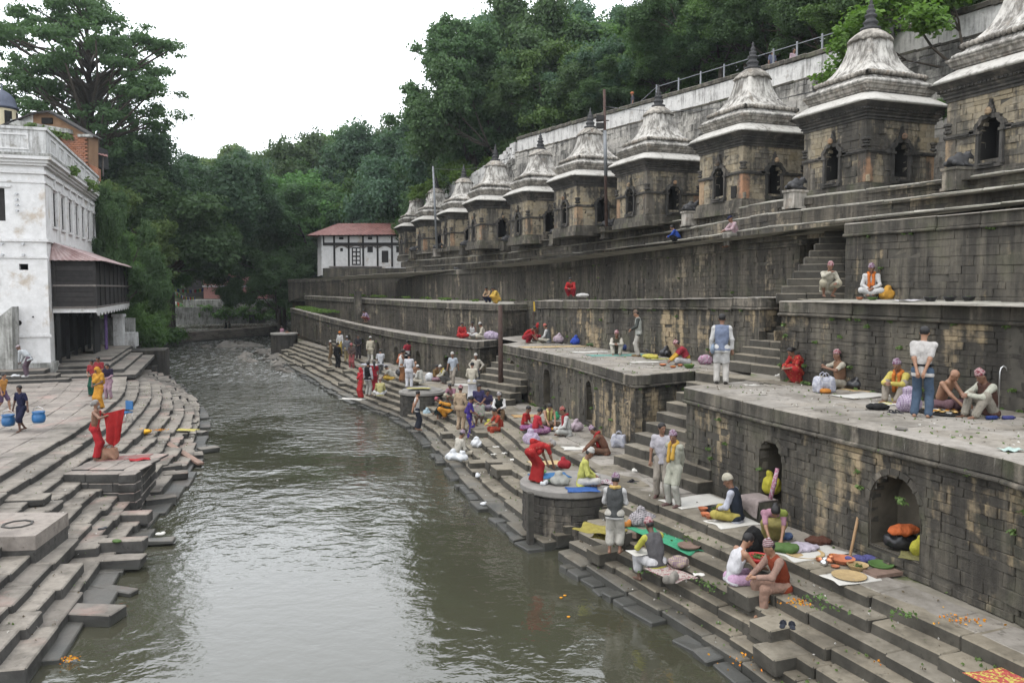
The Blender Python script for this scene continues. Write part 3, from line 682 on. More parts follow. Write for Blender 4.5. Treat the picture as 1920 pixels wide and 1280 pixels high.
# --- stairs in the notches
sA=thing('stone_stair','stone stair between the near and middle terrace walls','stair',(*PZ(1230,870,ZG).xy,ZG),'stone stairs between terraces')
a,b=PZ(1150,852,ZG+0.25),PZ(1308,906,ZG+0.25);bd=(T1A.P[4]-T1A.P[3]).xy
stair(sA,a,b,ZG,3.6,9,0.385,bd)
sB=thing('stone_stair','stone stair rising to the second tier beside the man in blue vest','stair',(*PZ(1410,690,3.6).xy,3.6),'stone stairs between terraces')
a,b=PZ(1362,678,3.78),PZ(1474,692,3.78);stair(sB,a,b,3.6,5.64,10,0.36,Vector((0.80,0.60)))
sC=thing('stone_stair','narrow stone stair behind the squatting man in cream','stair',(*PZ(1500,552,5.7).xy,5.7),'stone stairs between terraces')
q=T3A.P[2];stair(sC,(q.x-1.75,q.y+0.75),(q.x+0.2,q.y+0.25),5.62,7.86,10,0.33,Vector((0.74,0.68)))
sD=thing('stone_stair','stone stair beside the rusty pole at the far end of the middle terrace','stair',(*PZ(915,745,ZG).xy,ZG),'stone stairs between terraces')
a,b=PZ(868,737,ZG+0.2),PZ(945,752,ZG+0.2);stair(sD,a,b,ZG,3.4,9,0.42,(T1B.P[4]-T1B.P[3]).xy+Vector((0.3,0.25)))
sE=thing('stone_stair','small stone stair at the far wall behind the standing crowd','stair',(*PZ(625,655,ZG).xy,ZG),'stone stairs between terraces')
a,b=PZ(612,650,ZG+0.2),PZ(655,661,ZG+0.2);stair(sE,a,b,ZG,2.7,6,0.35,Vector((0.5,0.86)))
nw=thing('terrace_wall','short recessed wall at the gap behind the rusty pole','terrace',(*PD(975,600,45).xy,3.4))
wall_face(nw,Path([T2B.P[-1]+Vector((0.2,0.3,0)),T2C.P[0]+Vector((-0.8,1.0,0.05))]),2.6,0.2,(0.3,0.6),'wall_stone',limit=60)
sheet(nw,[T1B.P[4].xy,T1C.P[0].xy,(T2C.P[0]+Vector((1.5,3,0))).xy,(T2B.P[-1]+Vector((1.5,3,0))).xy],3.37,'paving','terrace_floor')
# earth mass behind the walls so that nothing is hollow
def mass(par,path,back,z_top_off,z0,mat='soil',inset=0.5):
    pts=path.off(-inset).P;far=[p+Vector((back[0],back[1],0))for p in pts];mb=MB();V=[]
    for p,q in zip(pts,far):V+=[(p.x,p.y,z0),(p.x,p.y,p.z+z_top_off),(q.x,q.y,p.z+z_top_off),(q.x,q.y,z0)]
    F=[]
    for i in range(len(pts)-1):
        for k in range(4):F.append((4*i+k,4*i+(k+1)%4,4*i+4+(k+1)%4,4*i+4+k))
    e=4*(len(pts)-1);F+=[(3,2,1,0),(e,e+1,e+2,e+3)]
    mb.add(V,F);mb.build('earth_fill',M[mat],par)
mass(tB3,Path(T3B.P[1:]),(14,7),-0.35,0,inset=0.75);mass(tA3,Path(T3A.P[:3]),(14,7),-0.35,0,inset=0.75)
# --- round bastions at the water
def bastion(label,c,r,z,top,cap):
    t=thing('round_bastion',label,'bastion',(c.x,c.y,0),'round stone bastions at the water')
    n=18;pc=Pieces(t,'bastion_stone',M['bastion_stone'],250,8.0);zz=-0.1;k=0
    while zz<z-cap-0.02:
        hh=min(random.uniform(0.13,0.2),z-cap-zz)
        for i in range(n):
            a=2*math.pi*(i+(k%2)*0.5)/n
            pc.add(Vector((c.x+math.cos(a)*(r-0.12),c.y+math.sin(a)*(r-0.12),zz+hh/2)),(2*math.pi*r/n-0.008,0.24,hh-0.006),a+math.pi/2,0.012,0.006)
        zz+=hh;k+=1
    pc.done();m=MB();m.lathe((c.x,c.y,0),[(r-0.05,-0.6),(r-0.05,z-cap)],40);m.build('bastion_core',M['joint'],t)
    m=MB();m.lathe((c.x,c.y,0),[(r-0.02,z-cap),(r+0.05,z-cap),(r+0.07,z-cap+0.03),(r+0.07,z-0.02),(r+0.05,z)]+top,48);m.build('bastion_top',M['bastion_top'],t);return t
bc1=PZ(1066,925,1.28)+Vector((0.08,1.15,0));bastion('dark round stone bastion under the man in yellow shirt',bc1,1.12,1.31,[(0.3,1.31)],0.16)
bc2=PZ(787,737,1.32)+Vector((0.0,1.0,0));bastion('second round stone bastion with a sloped stone lid and yellow cloth',bc2,1.0,1.32,[(0.94,1.33),(0.92,1.37),(0.5,1.47),(0.1,1.48)],0.14)
bc3=PD(533,637,74);bc3.z=0;bastion('distant round stone bastion beside the river rocks',bc3,1.15,2.0,[(0.3,2.0)],0.16)
# upright post at the edge of the first bastion
t=thing('stone_post','wet upright stone post at the corner of the near bastion','post',PZ(992,1025,0));p=PZ(994,1025,0.0)
MB().box((p.x,p.y,0.62),(0.13,0.16,1.32),0.3).build('post_shaft',M['bastion_stone'],t)
# ------------------------------------------------------------------ smooth bodies: blended capsules and ellipsoids -> one closed skin
class SDF:
    def __init__(s):s.pr=[]
    def cap(s,a,b,ra,rb=None,k=None,sub=False):s.pr.append(('c',np.array(a,float),np.array(b,float),ra,ra if rb is None else rb,k,sub));return s
    def ell(s,c,r,R=None,k=None,sub=False):s.pr.append(('e',np.array(c,float),np.array(r,float),None if R is None else np.array(R,float),0,k,sub));return s
    def cut(s,p,n):s.pr.append(('p',np.array(p,float),np.array(n,float)/np.linalg.norm(n),0,0,None,True));return s # keep the side the normal points away from
    def solve(s,vox,k=0.03,wr=0.0,seed=0,f=16.0):
        lo=np.full(3,1e9);hi=-lo
        for q in s.pr:
            if q[6]:continue
            if q[0]=='c':a=np.minimum(q[1]-q[3],q[2]-q[4]);b=np.maximum(q[1]+q[3],q[2]+q[4])
            else:r=q[2].max()if q[3]is not None else q[2];a,b=q[1]-r,q[1]+r
            lo=np.minimum(lo,a);hi=np.maximum(hi,b)
        m=3*vox+k*0.3;lo=lo-m;hi=hi+m;n=np.ceil((hi-lo)/vox).astype(int)+1
        ax=[lo[i]+vox*np.arange(n[i])for i in range(3)]
        D=np.full(tuple(n),10.0)
        for q in s.pr:
            kk=k if q[5]is None else q[5];mg=kk+2.5*vox
            if q[0]=='p':sl=tuple(slice(0,n[i])for i in range(3))
            else:
                if q[0]=='c':a=np.minimum(q[1]-q[3],q[2]-q[4]);b=np.maximum(q[1]+q[3],q[2]+q[4])
                else:r=q[2].max()if q[3]is not None else q[2];a,b=q[1]-r,q[1]+r
                i0=np.clip(np.floor((a-mg-lo)/vox).astype(int),0,n-1);i1=np.clip(np.ceil((b+mg-lo)/vox).astype(int)+1,1,n)
                sl=tuple(slice(i0[i],max(i1[i],i0[i]+1))for i in range(3))
            X,Y,Z=np.meshgrid(ax[0][sl[0]],ax[1][sl[1]],ax[2][sl[2]],indexing='ij')
            if q[0]=='c':
                a,b,ra,rb=q[1],q[2],q[3],q[4];ba=b-a;L=max(1e-9,ba@ba)
                h=np.clip(((X-a[0])*ba[0]+(Y-a[1])*ba[1]+(Z-a[2])*ba[2])/L,0,1)
                d=np.sqrt((X-a[0]-h*ba[0])**2+(Y-a[1]-h*ba[1])**2+(Z-a[2]-h*ba[2])**2)-(ra+(rb-ra)*h)
            elif q[0]=='e':
                x,y,z=X-q[1][0],Y-q[1][1],Z-q[1][2]
                if q[3]is not None:R=q[3];x,y,z=R[0,0]*x+R[1,0]*y+R[2,0]*z,R[0,1]*x+R[1,1]*y+R[2,1]*z,R[0,2]*x+R[1,2]*y+R[2,2]*z
                r=q[2];k0=np.sqrt((x/r[0])**2+(y/r[1])**2+(z/r[2])**2);k1=np.sqrt((x/r[0]**2)**2+(y/r[1]**2)**2+(z/r[2]**2)**2)+1e-9
                d=k0*(k0-1)/k1
            else:d=(X-q[1][0])*q[2][0]+(Y-q[1][1])*q[2][1]+(Z-q[1][2])*q[2][2]
            A=D[sl]
            if q[6]:D[sl]=np.maximum(A,d if q[0]=='p' else-d)
            elif kk<=0:D[sl]=np.minimum(A,d)
            else:h=np.maximum(kk-np.abs(A-d),0)/kk;D[sl]=np.minimum(A,d)-h*h*kk*0.25
        if wr:
            X,Y,Z=np.meshgrid(*ax,indexing='ij');o=seed*1.7
            D=D+wr*(np.sin(f*X+2.3*np.sin(9*Z+o)+o)*np.sin(f*Y+1.7*np.sin(7*Z+o*2))*0.6+0.5*np.sin(23*Z+5*np.sin(8*X+o)+4*Y))
        return surface_nets(D,lo,vox)
def surface_nets(D,lo,vox):
    S=D<0;n=D.shape
    c=np.zeros((n[0]-1,n[1]-1,n[2]-1),np.int8)
    for i in(0,1):
        for j in(0,1):
            for k in(0,1):c+=S[i:n[0]-1+i,j:n[1]-1+j,k:n[2]-1+k]
    act=(c>0)&(c<8);idx=np.full(act.shape,-1,np.int64);I=np.argwhere(act);idx[act]=np.arange(len(I))
    if len(I)==0:return np.zeros((0,3)),np.zeros((0,4),int)
    P=np.zeros((len(I),3));W=np.zeros(len(I))
    cor=[(i,j,k)for i in(0,1)for j in(0,1)for k in(0,1)]
    val={q:D[I[:,0]+q[0],I[:,1]+q[1],I[:,2]+q[2]]for q in cor}
    for a in cor:
        for ax in range(3):
            if a[ax]==0:
                b=list(a);b[ax]=1;b=tuple(b);va,vb=val[a],val[b];m=(va<0)!=(vb<0)
                t=np.where(m,va/np.where(va==vb,1,va-vb),0)
                p=np.array(a,float)[None,:].repeat(len(I),0);p[:,ax]=t;P[m]+=p[m];W[m]+=1
    P=P/W[:,None]+I;V=lo+vox*P;F=[]
    for ax in range(3):
        o1,o2=[q for q in range(3)if q!=ax];e=[slice(None)]*3;f=[slice(None)]*3;e[ax]=slice(0,n[ax]-1);f[ax]=slice(1,n[ax])
        a,b=S[tuple(e)],S[tuple(f)];x=a!=b;E=np.argwhere(x);E=E[(E[:,o1]>0)&(E[:,o2]>0)&(E[:,o1]<n[o1]-1)&(E[:,o2]<n[o2]-1)]
        if not len(E):continue
        fl=a[E[:,0],E[:,1],E[:,2]]
        def at(u,v):q=E.copy();q[:,o1]-=u;q[:,o2]-=v;return idx[q[:,0],q[:,1],q[:,2]]
        Q=np.stack([at(0,0),at(1,0),at(1,1),at(0,1)],1)
        if ax==1:fl=~fl
        Q[~fl]=Q[~fl][:,::-1];F.append(Q)
    return V,np.concatenate(F)
def sdf_mesh(name,sd,vox,mat,k=0.03,wr=0.0,seed=0,f=16.0):
    V,F=sd.solve(vox,k,wr,seed,f);return fastmesh(name,V,F,mat,None,True)
# ------------------------------------------------------------------ long upper steps, shrines, retaining wall
UP=[]
for lab,z,pts in(('lowest long step',8.30,[(2150,350,17.8),(1920,374,21.5),(1440,424,30.7),(1250,452,40.0),(1135,467,47.0),(945,488,60.0),(820,497,70.5),(760,501,77)]),
                ('middle long step',8.85,[(2150,316,18.8),(1920,344,22.5),(1440,399,31.3),(1250,434,40.8),(1135,451,47.5),(945,474,60.5),(820,485,71.2),(752,490,78)]),
                ('top long step',9.40,[(2150,285,19.9),(1792,332,25.3),(1440,377,32.3),(1250,417,41.5),(1135,435,48.0),(945,460,61.0),(820,472,72.0),(745,479,79)])):
    UP.append(Path([PD(*p)for p in pts]))
up=thing('terrace_steps','three long dark stone steps under the row of shrines','steps',(*UP[0].at(20).xy,7.9))
for i,p in enumerate(UP):
    pc=Pieces(up,'step_stone',[M['upper_paving'],M['upper_paving']],110,8.0);wall=Path([Vector((q.x,q.y,q.z-0.07))for q in p.P])  # nosing fronts as pale as their tops: caught light put into the colour
    step_stones(up,p,0,0.5,-0.03,(0.9,1.8),pc=pc,jitter=0.008,ext=0.3)
    for it in range(len(pc.it)):
        c,d,rz,ch,jit,tilt,poly=pc.it[it];t=split(p,c);pc.it[it]=(Vector((c.x,c.y,p.at(t).z-d[2]/2)),d,rz,ch,jit,tilt,poly)
    pc.done();wall_face(up,wall,0.50,0.25,(0.5,1.1),'wall_stone_far',limit=90)
for a_,b_ in((0,1),(1,2)):ruled(up,UP[a_],Path([Vector((q.x,q.y,p.z))for q,p in zip(UP[b_].off(-0.1).P,[UP[a_].at(split(UP[a_],u))for u in UP[b_].P])]),0,999,0,999,30,'upper_paving','step_tread',-0.02)
ruled(tB3,T3B,Path([Vector((q.x,q.y,p.z))for q,p in zip(UP[0].off(-0.1).P,[T3B.at(T3B.len*i/7)for i in range(8)])]),0,999,0,999,24,'upper_paving','terrace_floor',-0.02)
ruled(tA3,Path(T3A.P[:3]),Path([Vector((q.x,q.y,7.86))for q in UP[0].off(-0.1).P[:3]]),0,99,0,99,8,'upper_paving','terrace_floor',-0.02)
ruled(tA3,Path([T3A.P[2],T3A.P[3]]),Path([Vector((*UP[0].at(13).xy,7.86)),Vector((*UP[0].at(15.5).xy,7.86))]),0,9,0,9,2,'upper_paving','terrace_floor',-0.03)
plat=thing('shrine_platform','paved stone platform carrying the row of shrines','platform',(*UP[2].at(20).xy,9.4),kind='structure')
ruled(plat,UP[2],Path([q for q in UP[2].off(-14).P]),0,999,0,999,24,'upper_paving','platform_floor',-0.03)
def shrine(label,near):
    t=thing('shrine',label,'shrine',(0,0,0),'row of domed stone shrines on the upper platform');h=1.575;lim=190 if near else 0
    fr=Path([(h,-h,2.34),(-h,-h,2.34),(-h,h,2.34)]);bk=Path([(-h,h,2.34),(h,h,2.34),(h,-h,2.34)])
    dn=[(1.575,0.34,0.16,1.50),(1.575+3.15,0.34,0.16,1.50)]
    wall_face(t,fr,2.24,0.187,(0.28,0.55),'shrine_stone',dn,0.2,lim);wall_face(t,bk,2.24,0.3,(0.6,0.9),'shrine_stone',dn,0.2,0)
    m=MB()
    for(x,y)in((-1,-1),(1,-1),(-1,1),(1,1)):m.box((x*(h-0.16),y*(h-0.16),0.68),(0.36,0.36,1.12));m.box((x*(h-0.17),y*(h-0.17),1.78),(0.36,0.36,1.0),m=1)
    m.build('corner_pilaster',[M['shrine_stone_red'],M['shrine_stone']],t)
    m=MB();m.lathe((0,0,0),[(h+0.20,-0.50),(h+0.20,-0.26),(h+0.13,-0.26),(h+0.13,-0.02),(h+0.10,0.0),(h+0.10,0.07),(h+0.04,0.10),(h-0.3,0.10)],4,sq=1.0)
    m.build('plinth',M['coping'],t)
    m=MB()  # string course with gaps at the doorways
    for sx,sy in((0,-1),(-1,0),(0,1),(1,0)):
        for u in(-1,1):
            a,b=0.50,h+0.05;c=(a+b)/2*u;d=(b-a)
            if sy:m.box((c,sy*(h+0.03),1.22),(d,0.13,0.075));m.box((c,sy*(h+0.015),1.16),(d,0.08,0.05))
            else:m.box((sx*(h+0.03),c,1.22),(0.13,d-0.001,0.074));m.box((sx*(h+0.015),c,1.16),(0.08,d,0.049))
    m.build('string_course',M['shrine_carving'],t)
    for face in range(4):  # carved door surround: jambs, sill, cusped halo, crest
        R=Matrix.Rotation(math.pi/2*face,3,'Z');m=MB();f=h+0.03
        def B(c,d):m.box(R@Vector(c),d,mat=R)
        for u in(-1,1):B((u*0.40,-f,0.66),(0.10,0.16,1.0));B((u*0.40,-f-0.02,0.22),(0.16,0.2,0.1));B((u*0.40,-f-0.02,1.17),(0.17,0.19,0.08));B((u*0.58,-f,1.22),(0.24,0.13,0.16))
        B((0,-f-0.03,0.13),(0.92,0.24,0.09));B((0,-f-0.10,0.20),(0.46,0.22,0.06))
        for i in range(11):
            a=math.pi*(i+0.5)/11;r=0.45+0.035*(i%2);c=R@Vector((-r*math.cos(a),-f-0.03,1.15+r*1.05*math.sin(a)))
            m.box(c,(0.15,0.15,0.13),mat=R@Matrix.Rotation(a-math.pi/2,3,'Y'))
        for z,w in((1.74,0.28),(1.86,0.18),(1.96,0.10),(2.06,0.05)):B((0,-f-0.02,z),(w,0.12,0.11))
        m.build('door_surround',M['shrine_carving'],t)
        m=MB();c=R@Vector((0,-h-0.18,1.76));m.lathe(c,[(0.02,-0.12),(0.09,-0.08),(0.10,0.02),(0.05,0.09),(0.01,0.11)],8);m.build('door_crest',M['shrine_stone_red'],t)
    m=MB()  # corner rosettes
    for(x,y)in((-1,-1),(1,-1),(-1,1),(1,1)):
        for r,z in((0.17,1.38),(0.13,1.50),(0.17,1.60)):m.lathe((x*(h-0.04),y*(h-0.04),z),[(r*0.5,-0.06),(r,-0.03),(r,0.03),(r*0.5,0.06)],8)
    m.build('corner_rosette',M['shrine_carving'],t,kind='stuff')
    m=MB();m.lathe((0,0,0),[(h-0.1,2.30),(h+0.05,2.30),(h+0.05,2.38),(h+0.11,2.40),(h+0.11,2.46),(h+0.08,2.47),(h+0.16,2.53),(h+0.16,2.58),(h+0.22,2.60),(h+0.22,2.67),(h+0.30,2.74),(h+0.44,2.84),(h+0.2,2.86)],4,sq=1.0)
    q=h+0.235
    for s in range(26):
        u=-q+2*q*(s+0.5)/26
        for(x,y)in((u,-q),(u,q),(-q,u),(q,u)):m.box((x,y,2.635),(0.055,0.055,0.05))
    m.build('cornice',M['shrine_carving'],t)
    e=h+0.50;m=MB();m.lathe((0,0,0),[(e-0.35,2.80),(e,2.84),(e+0.02,2.88),(e-0.02,2.93),(e-0.12,3.00),(e-0.34,3.16),(e-0.52,3.26),(e-0.6,3.27)],32,sq=0.985);m.build('eave',M['lime_eave'],t,True)
    m=MB();m.lathe((0,0,0),[(1.45,3.10),(1.45,3.32),(1.50,3.32),(1.50,3.36),(1.56,3.40),(1.60,3.50),(1.66,3.55),(1.66,3.62),(1.5,3.64)],4,sq=1.0);m.build('upper_cornice',M['lime_dark'],t)
    e=1.70;m=MB();m.lathe((0,0,0),[(e-0.3,3.58),(e,3.62),(e+0.01,3.68),(e-0.10,3.76),(e-0.25,3.80),(e-0.32,3.92),(e-0.4,3.94)],32,sq=0.985);m.build('upper_eave',M['lime'],t,True)
    b=1.43;m=MB()
    for s in range(17):
        u=-b+2*b*s/16
        for(x,y)in((u,-b),(u,b),(-b,u),(b,u)):
            k=1-0.06*(abs(u)/b)**6;m.lathe((x*k,y*k,4.0),[(0.03,-0.09),(0.085,-0.05),(0.095,0.0),(0.085,0.05),(0.03,0.09)],7)
    m.build('bead_course',M['lime_dark'],t,True)
    m=MB();n=96;prof=[(1.40,4.02,0.92),(1.36,4.08,0.9),(1.20,4.20,0.86),(1.04,4.38,0.8),(0.90,4.62,0.7),(0.80,4.88,0.6),(0.735,5.12,0.5),(0.70,5.34,0.4),(0.66,5.50,0.3)];V=[];F=[]
    for r,z,sq in prof:
        for k in range(n):
            a=2*math.pi*(k+0.5)/n;ca,sa=math.cos(a),math.sin(a);w=r*((1-sq)+sq/max(abs(ca),abs(sa))**0.86)
            fl=1+0.022*math.cos(28*a)*min(1,max(0,(z-4.15)/0.8))+0.03*max(0,1-abs(((a/math.pi*2-0.5+0.5)%1)-0.5)*30);V.append((w*fl*ca,w*fl*sa,z))
    for i in range(len(prof)-1):
        for k in range(n):F.append((i*n+k,i*n+(k+1)%n,(i+1)*n+(k+1)%n,(i+1)*n+k))
    m.add(V,F);m.build('bell_roof',M['lime'],t,True)
    m=MB();V=[];F=[];n=48;prof=[(0.66,5.44),(0.78,5.46),(0.80,5.50),(0.70,5.62),(0.56,5.76),(0.42,5.86),(0.30,5.93),(0.1,5.96)]
    for r,z in prof:
        for k in range(n):a=2*math.pi*k/n;w=r*(1+(0.05 if z<5.7 else 0.02)*math.cos(12*a));V.append((w*math.cos(a),w*math.sin(a),z-(0.03*math.cos(12*a)if z<5.52 else 0)))
    for i in range(len(prof)-1):
        for k in range(n):F.append((i*n+k,i*n+(k+1)%n,(i+1)*n+(k+1)%n,(i+1)*n+k))
    m.add(V,F);m.build('petal_cap',M['lime_dark'],t,True)
    m=MB();m.lathe((0,0,0),[(0.34680000000000005,5.9),(0.36719999999999997,6.002),(0.20400000000000001,6.054),(0.2448,6.156),(0.27540000000000003,6.207),(0.20400000000000001,6.284),(0.153,6.361),(0.22440000000000002,6.425),(0.2142,6.489),(0.1224,6.54),(0.1632,6.604),(0.153,6.668),(0.0816,6.719),(0.11220000000000001,6.783),(0.09179999999999999,6.847),(0.0408,6.898),(0.0612,6.962),(0.0306,7.052),(0.0,7.129)],16);m.build('finial',M['black_stone'],t,True)
    for ch in t.children:
        if ch.name.startswith('niche')and not ch.name.startswith('niche_arch'):ch.data.materials[0]=M['dark_opening'];ch.name='doorway'  # doorway lining near black: the shade inside is put into its colour
    return t
def copy_tree(o,parent=None):
    c=o.copy();COL.objects.link(c)
    if parent is not None:c.parent=parent
    for ch in list(o.children):copy_tree(ch,c)
    return c
SX,SY=Vector((math.cos(math.radians(21)),math.sin(math.radians(21)),0)),Vector((-math.sin(math.radians(21)),math.cos(math.radians(21)),0))
SH=[(1951,300,24.2,1.03,'nearest stone shrine, cut off by the right edge of the picture'),
      (1622,345,29.4,1.0,'second shrine from the right, tall white bell roof and black finial'),
      (1392,376,34.6,0.99,'third shrine from the right with a square hole beside its left niche'),
      (1212,401,41.0,0.96,'fourth shrine from the right, beside the tall rusty lamp pole'),
      (1082,423,47.5,1.0,'fifth shrine from the right, partly behind the tall rusty pole'),
      (989,440,55.0,1.01,'sixth shrine from the right, under the mossy end of the retaining wall'),
      (904,452,60.5,1.03,'seventh shrine from the right in front of the dark trees'),
      (847,462,69.5,1.01,'third shrine from the far left end of the row'),
      (796,470,77.0,1.02,'second shrine from the far left end, behind the thin grey pole'),
      (761,477,84.0,1.0,'last and smallest shrine at the far left end of the row, by the white house')]
pn=shrine(SH[0][4],True);pf=shrine(SH[4][4],False);SHR=[]
for i,(px,py,d,s,lab)in enumerate(SH):
    o=(pn if i==0 else copy_tree(pn))if i<4 else(pf if i==4 else copy_tree(pf))
    C=PD(px,py,d);c=C+(SX+SY)*(1.575*s);zz=UP[2].at(split(UP[2],C)).z+0.27
    o.location=(c.x,c.y,max(zz,C.z-0.1));o.rotation_euler=(0,0,math.radians(21-(2 if i>5 else 0)));o.scale=(s,s,s);o['label']=lab;SHR.append((C,c,s,o))
# rough stone blocks and a square hole of the third shrine are plain dark recesses
hole=SHR[2];p=hole[0]+SY*0.55-SX*0.004
MB().box((0,0,0),(0.05,0.34,0.5),math.radians(21)).build('wall_hole',M['dark_opening'],None,origin=(0,0,0)).location=(p.x-0.03,p.y,hole[3].location.z+0.42)
_h=COL.objects[-1];_h.parent=hole[3];_h.matrix_parent_inverse=(Matrix.Translation(hole[3].location)@Matrix.Rotation(math.radians(21),4,'Z')@Matrix.Scale(hole[2],4)).inverted()
# --- bull statues on pedestals along the platform edge
def bull_mesh():
    s=SDF();s.ell((0,0,0.20),(0.36,0.19,0.17));s.ell((0.05,0,0.37),(0.13,0.10,0.10));s.cap((0.22,0,0.28),(0.38,0,0.40),0.13,0.09);s.cap((0.36,0,0.42),(0.52,0,0.34),0.085,0.06)
    for u in(-1,1):s.cap((0.37,u*0.06,0.48),(0.40,u*0.12,0.56),0.025,0.015,k=0.02);s.cap((0.34,u*0.08,0.45),(0.30,u*0.16,0.43),0.03,0.02,k=0.02);s.cap((0.12,u*0.17,0.10),(0.38,u*0.15,0.06),0.065,0.05);s.cap((-0.26,u*0.17,0.12),(-0.02,u*0.2,0.06),0.08,0.055)
    return sdf_mesh('bull',s,0.028,M['black_stone'],0.05)
bm_=bull_mesh()
for i,(px,py,d)in enumerate([(1818,352,25.2),(1518,388,31.0),(1310,412,38.5),(1141,440,47.2),(1034,452,53.0),(944,466,60.0),(868,474,66.5),(818,480,71.5),(774,484,75.5)]):
    p=PD(px,py,d);q=UP[2].at(split(UP[2],p));n=UP[2].nor(split(UP[2],p));base=Vector((q.x+n.x*0.22,q.y+n.y*0.22,q.z-0.45));a=math.atan2(-n.y,-n.x)
    sc=1.0
    t=thing('statue_pedestal',['pedestal at the right edge of the row','pale stained pedestal left of the second shrine','pale pedestal between third and fourth shrine','pedestal at the foot of the tall rusty pole','pedestal in front of the fifth shrine gap','pedestal left of the sixth shrine','small pedestal by the seventh shrine','small pedestal beside the thin grey pole','smallest pedestal at the far left end'][i]+' carrying a bull statue','pedestal',base,'bull pedestals along the platform edge')
    m=MB();m.box((base.x,base.y,base.z+0.30),(0.62,0.52,0.60),a);m.box((base.x,base.y,base.z+0.64),(0.72,0.6,0.08),a);m.box((base.x,base.y,base.z+0.04),(0.7,0.6,0.08),a);m.build('pedestal_block',M['lime_dark' if i in(1,2,7)else 'coping'],t)
    link('bull_statue',bm_,None,(base.x,base.y,base.z+0.68),(0,0,a),(sc,sc,sc),label='black stone kneeling bull on the '+['pedestal at the right edge','pale pedestal left of the second shrine','pale pedestal between third and fourth shrine','pedestal at the rusty pole','pedestal in front of the fifth shrine gap','pedestal left of the sixth shrine','pedestal by the seventh shrine','pedestal beside the thin grey pole','smallest pedestal at far left'][i],cat='statue',group='bull statues facing the shrines')
# --- retaining wall of the upper path: battered stone courses, ledges and a lime washed parapet
RW=Path([PD(2250,-40,27.5),PD(1920,8,31.2),PD(1732,45,35.0),PD(1400,135,44.5),PD(1135,202,54.0),PD(970,262,66.0)])
for q in RW.P:q.z=6+(540-(45+(1732-(960+FPX*q.x/q.y))*0.285))*q.y/FPX
RW=Path(RW.P)
rw=thing('retaining_wall','tall sloping stone retaining wall with lime washed parapet behind the shrines','wall',(*RW.at(20).xy,9.4))
par=Path([q for q in RW.P]);wall_face(rw,Path([q-Vector((0,0,0.22))for q in RW.P]),0.95,0.95,(1.8,2.6),'parapet_lime',depth=0.4,limit=60,joint=False,proud=0.004)
coping(rw,RW,0.22,0.6,0.10,mat='coping',limit=60,mould=False)
low=RW.off(0.16);low=Path([q-Vector((0,0,1.17))for q in low.P]);coping(rw,low,0.13,0.5,0.06,limit=60,mould=False)
nlev=7
for k in range(nlev):
    zt=1.30+k*0.92;p=RW.off(0.18+0.22*k);p=Path([q-Vector((0,0,zt))for q in p.P])
    wall_face(rw,p,0.92,0.306,(0.4,0.8),'retaining_stone',limit=[110,90,70,20,0,0,0][k],depth=0.45,proud=0.05 if k<3 else 0.03,minpx=8)
# broken lower end of the wall on the left, overgrown
LE=Path([PD(968,264,66.2),PD(935,296,69),PD(880,330,76),PD(800,362,88)])
le=thing('retaining_wall','broken mossy far end of the retaining wall stepping down behind the shrines','wall',(*LE.at(5).xy,9.4))
for k in range(4):
    p=LE.off(0.1+0.2*k);p=Path([q-Vector((0,0,k*1.3))for q in p.P]);wall_face(le,p,1.3,0.33,(0.4,0.8),'parapet_lime' if k==0 else 'retaining_stone',limit=0,depth=0.5,proud=0.06)
# path behind the parapet and its railing
pth=thing('hill_path','paved path behind the parapet of the retaining wall','path',(*RW.at(15).xy,RW.at(15).z-0.9),kind='structure')
ruled(pth,Path([q-Vector((0,0,0.85))for q in RW.off(-0.3).P]),Path([q-Vector((0,0,0.85))for q in RW.off(-5).P]),0,999,0,999,20,'upper_paving','path_floor',0)
rail=thing('metal_railing','grey pipe railing on posts along the upper path','railing',(*RW.at(25).xy,RW.at(25).z))
ro=RW.off(-0.35);m=MB();i=0;tops=[]
for px in(1226,1267,1308,1350,1398,1440,1484,1530,1578,1694,1740):
    s=pt_t(ro,px);p=ro.at(s);mb=MB();mb.tube([p-Vector((0,0,0.9)),p+Vector((0,0,0.85))],0.05,8);mb.build('railing_post',M['grey_metal'],rail);tops.append(p)
for z,r in((0.72,0.022),(0.05,0.02)):
    mb=MB();mb.tube([PD(1190,195,tops[0].y+2.0)+Vector((0,0,z-0.9))]+[p+Vector((0,0,z))for p in tops],r,6);mb.build('railing_bar',M['grey_metal'],rail)
# ------------------------------------------------------------------ left bank: curved steps, platform, slabs
PE=Path([PZ(215,672,ZP),PZ(224,690,ZP),PZ(236,702,ZP),PZ(238,716,ZP),PZ(230,738,ZP),PZ(210,757,ZP),PZ(165,793,ZP),PZ(87,840,ZP),PZ(0,890,ZP),PZ(-150,978,ZP),PZ(-420,1140,ZP)]).smooth()
ls=thing('ghat_steps','curved stone ghat steps sweeping down to the river on the left bank','steps',(*PE.at(PE.len*0.6).xy,0))
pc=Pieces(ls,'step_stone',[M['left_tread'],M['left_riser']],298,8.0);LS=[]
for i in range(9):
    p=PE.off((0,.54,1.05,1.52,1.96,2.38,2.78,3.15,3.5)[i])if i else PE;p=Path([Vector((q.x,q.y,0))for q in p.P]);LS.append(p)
    step_stones(ls,p,ZP-0.172*i-(0.03 if i==8 else 0)+(random.uniform(-.02,.02)if i>1 else 0),0.55,0.19,(0.55,1.7),pc=pc,jitter=0.03+0.022*max(0,i-2),p_miss=0.0 if i<6 else 0.08 if i<8 else 0.35)
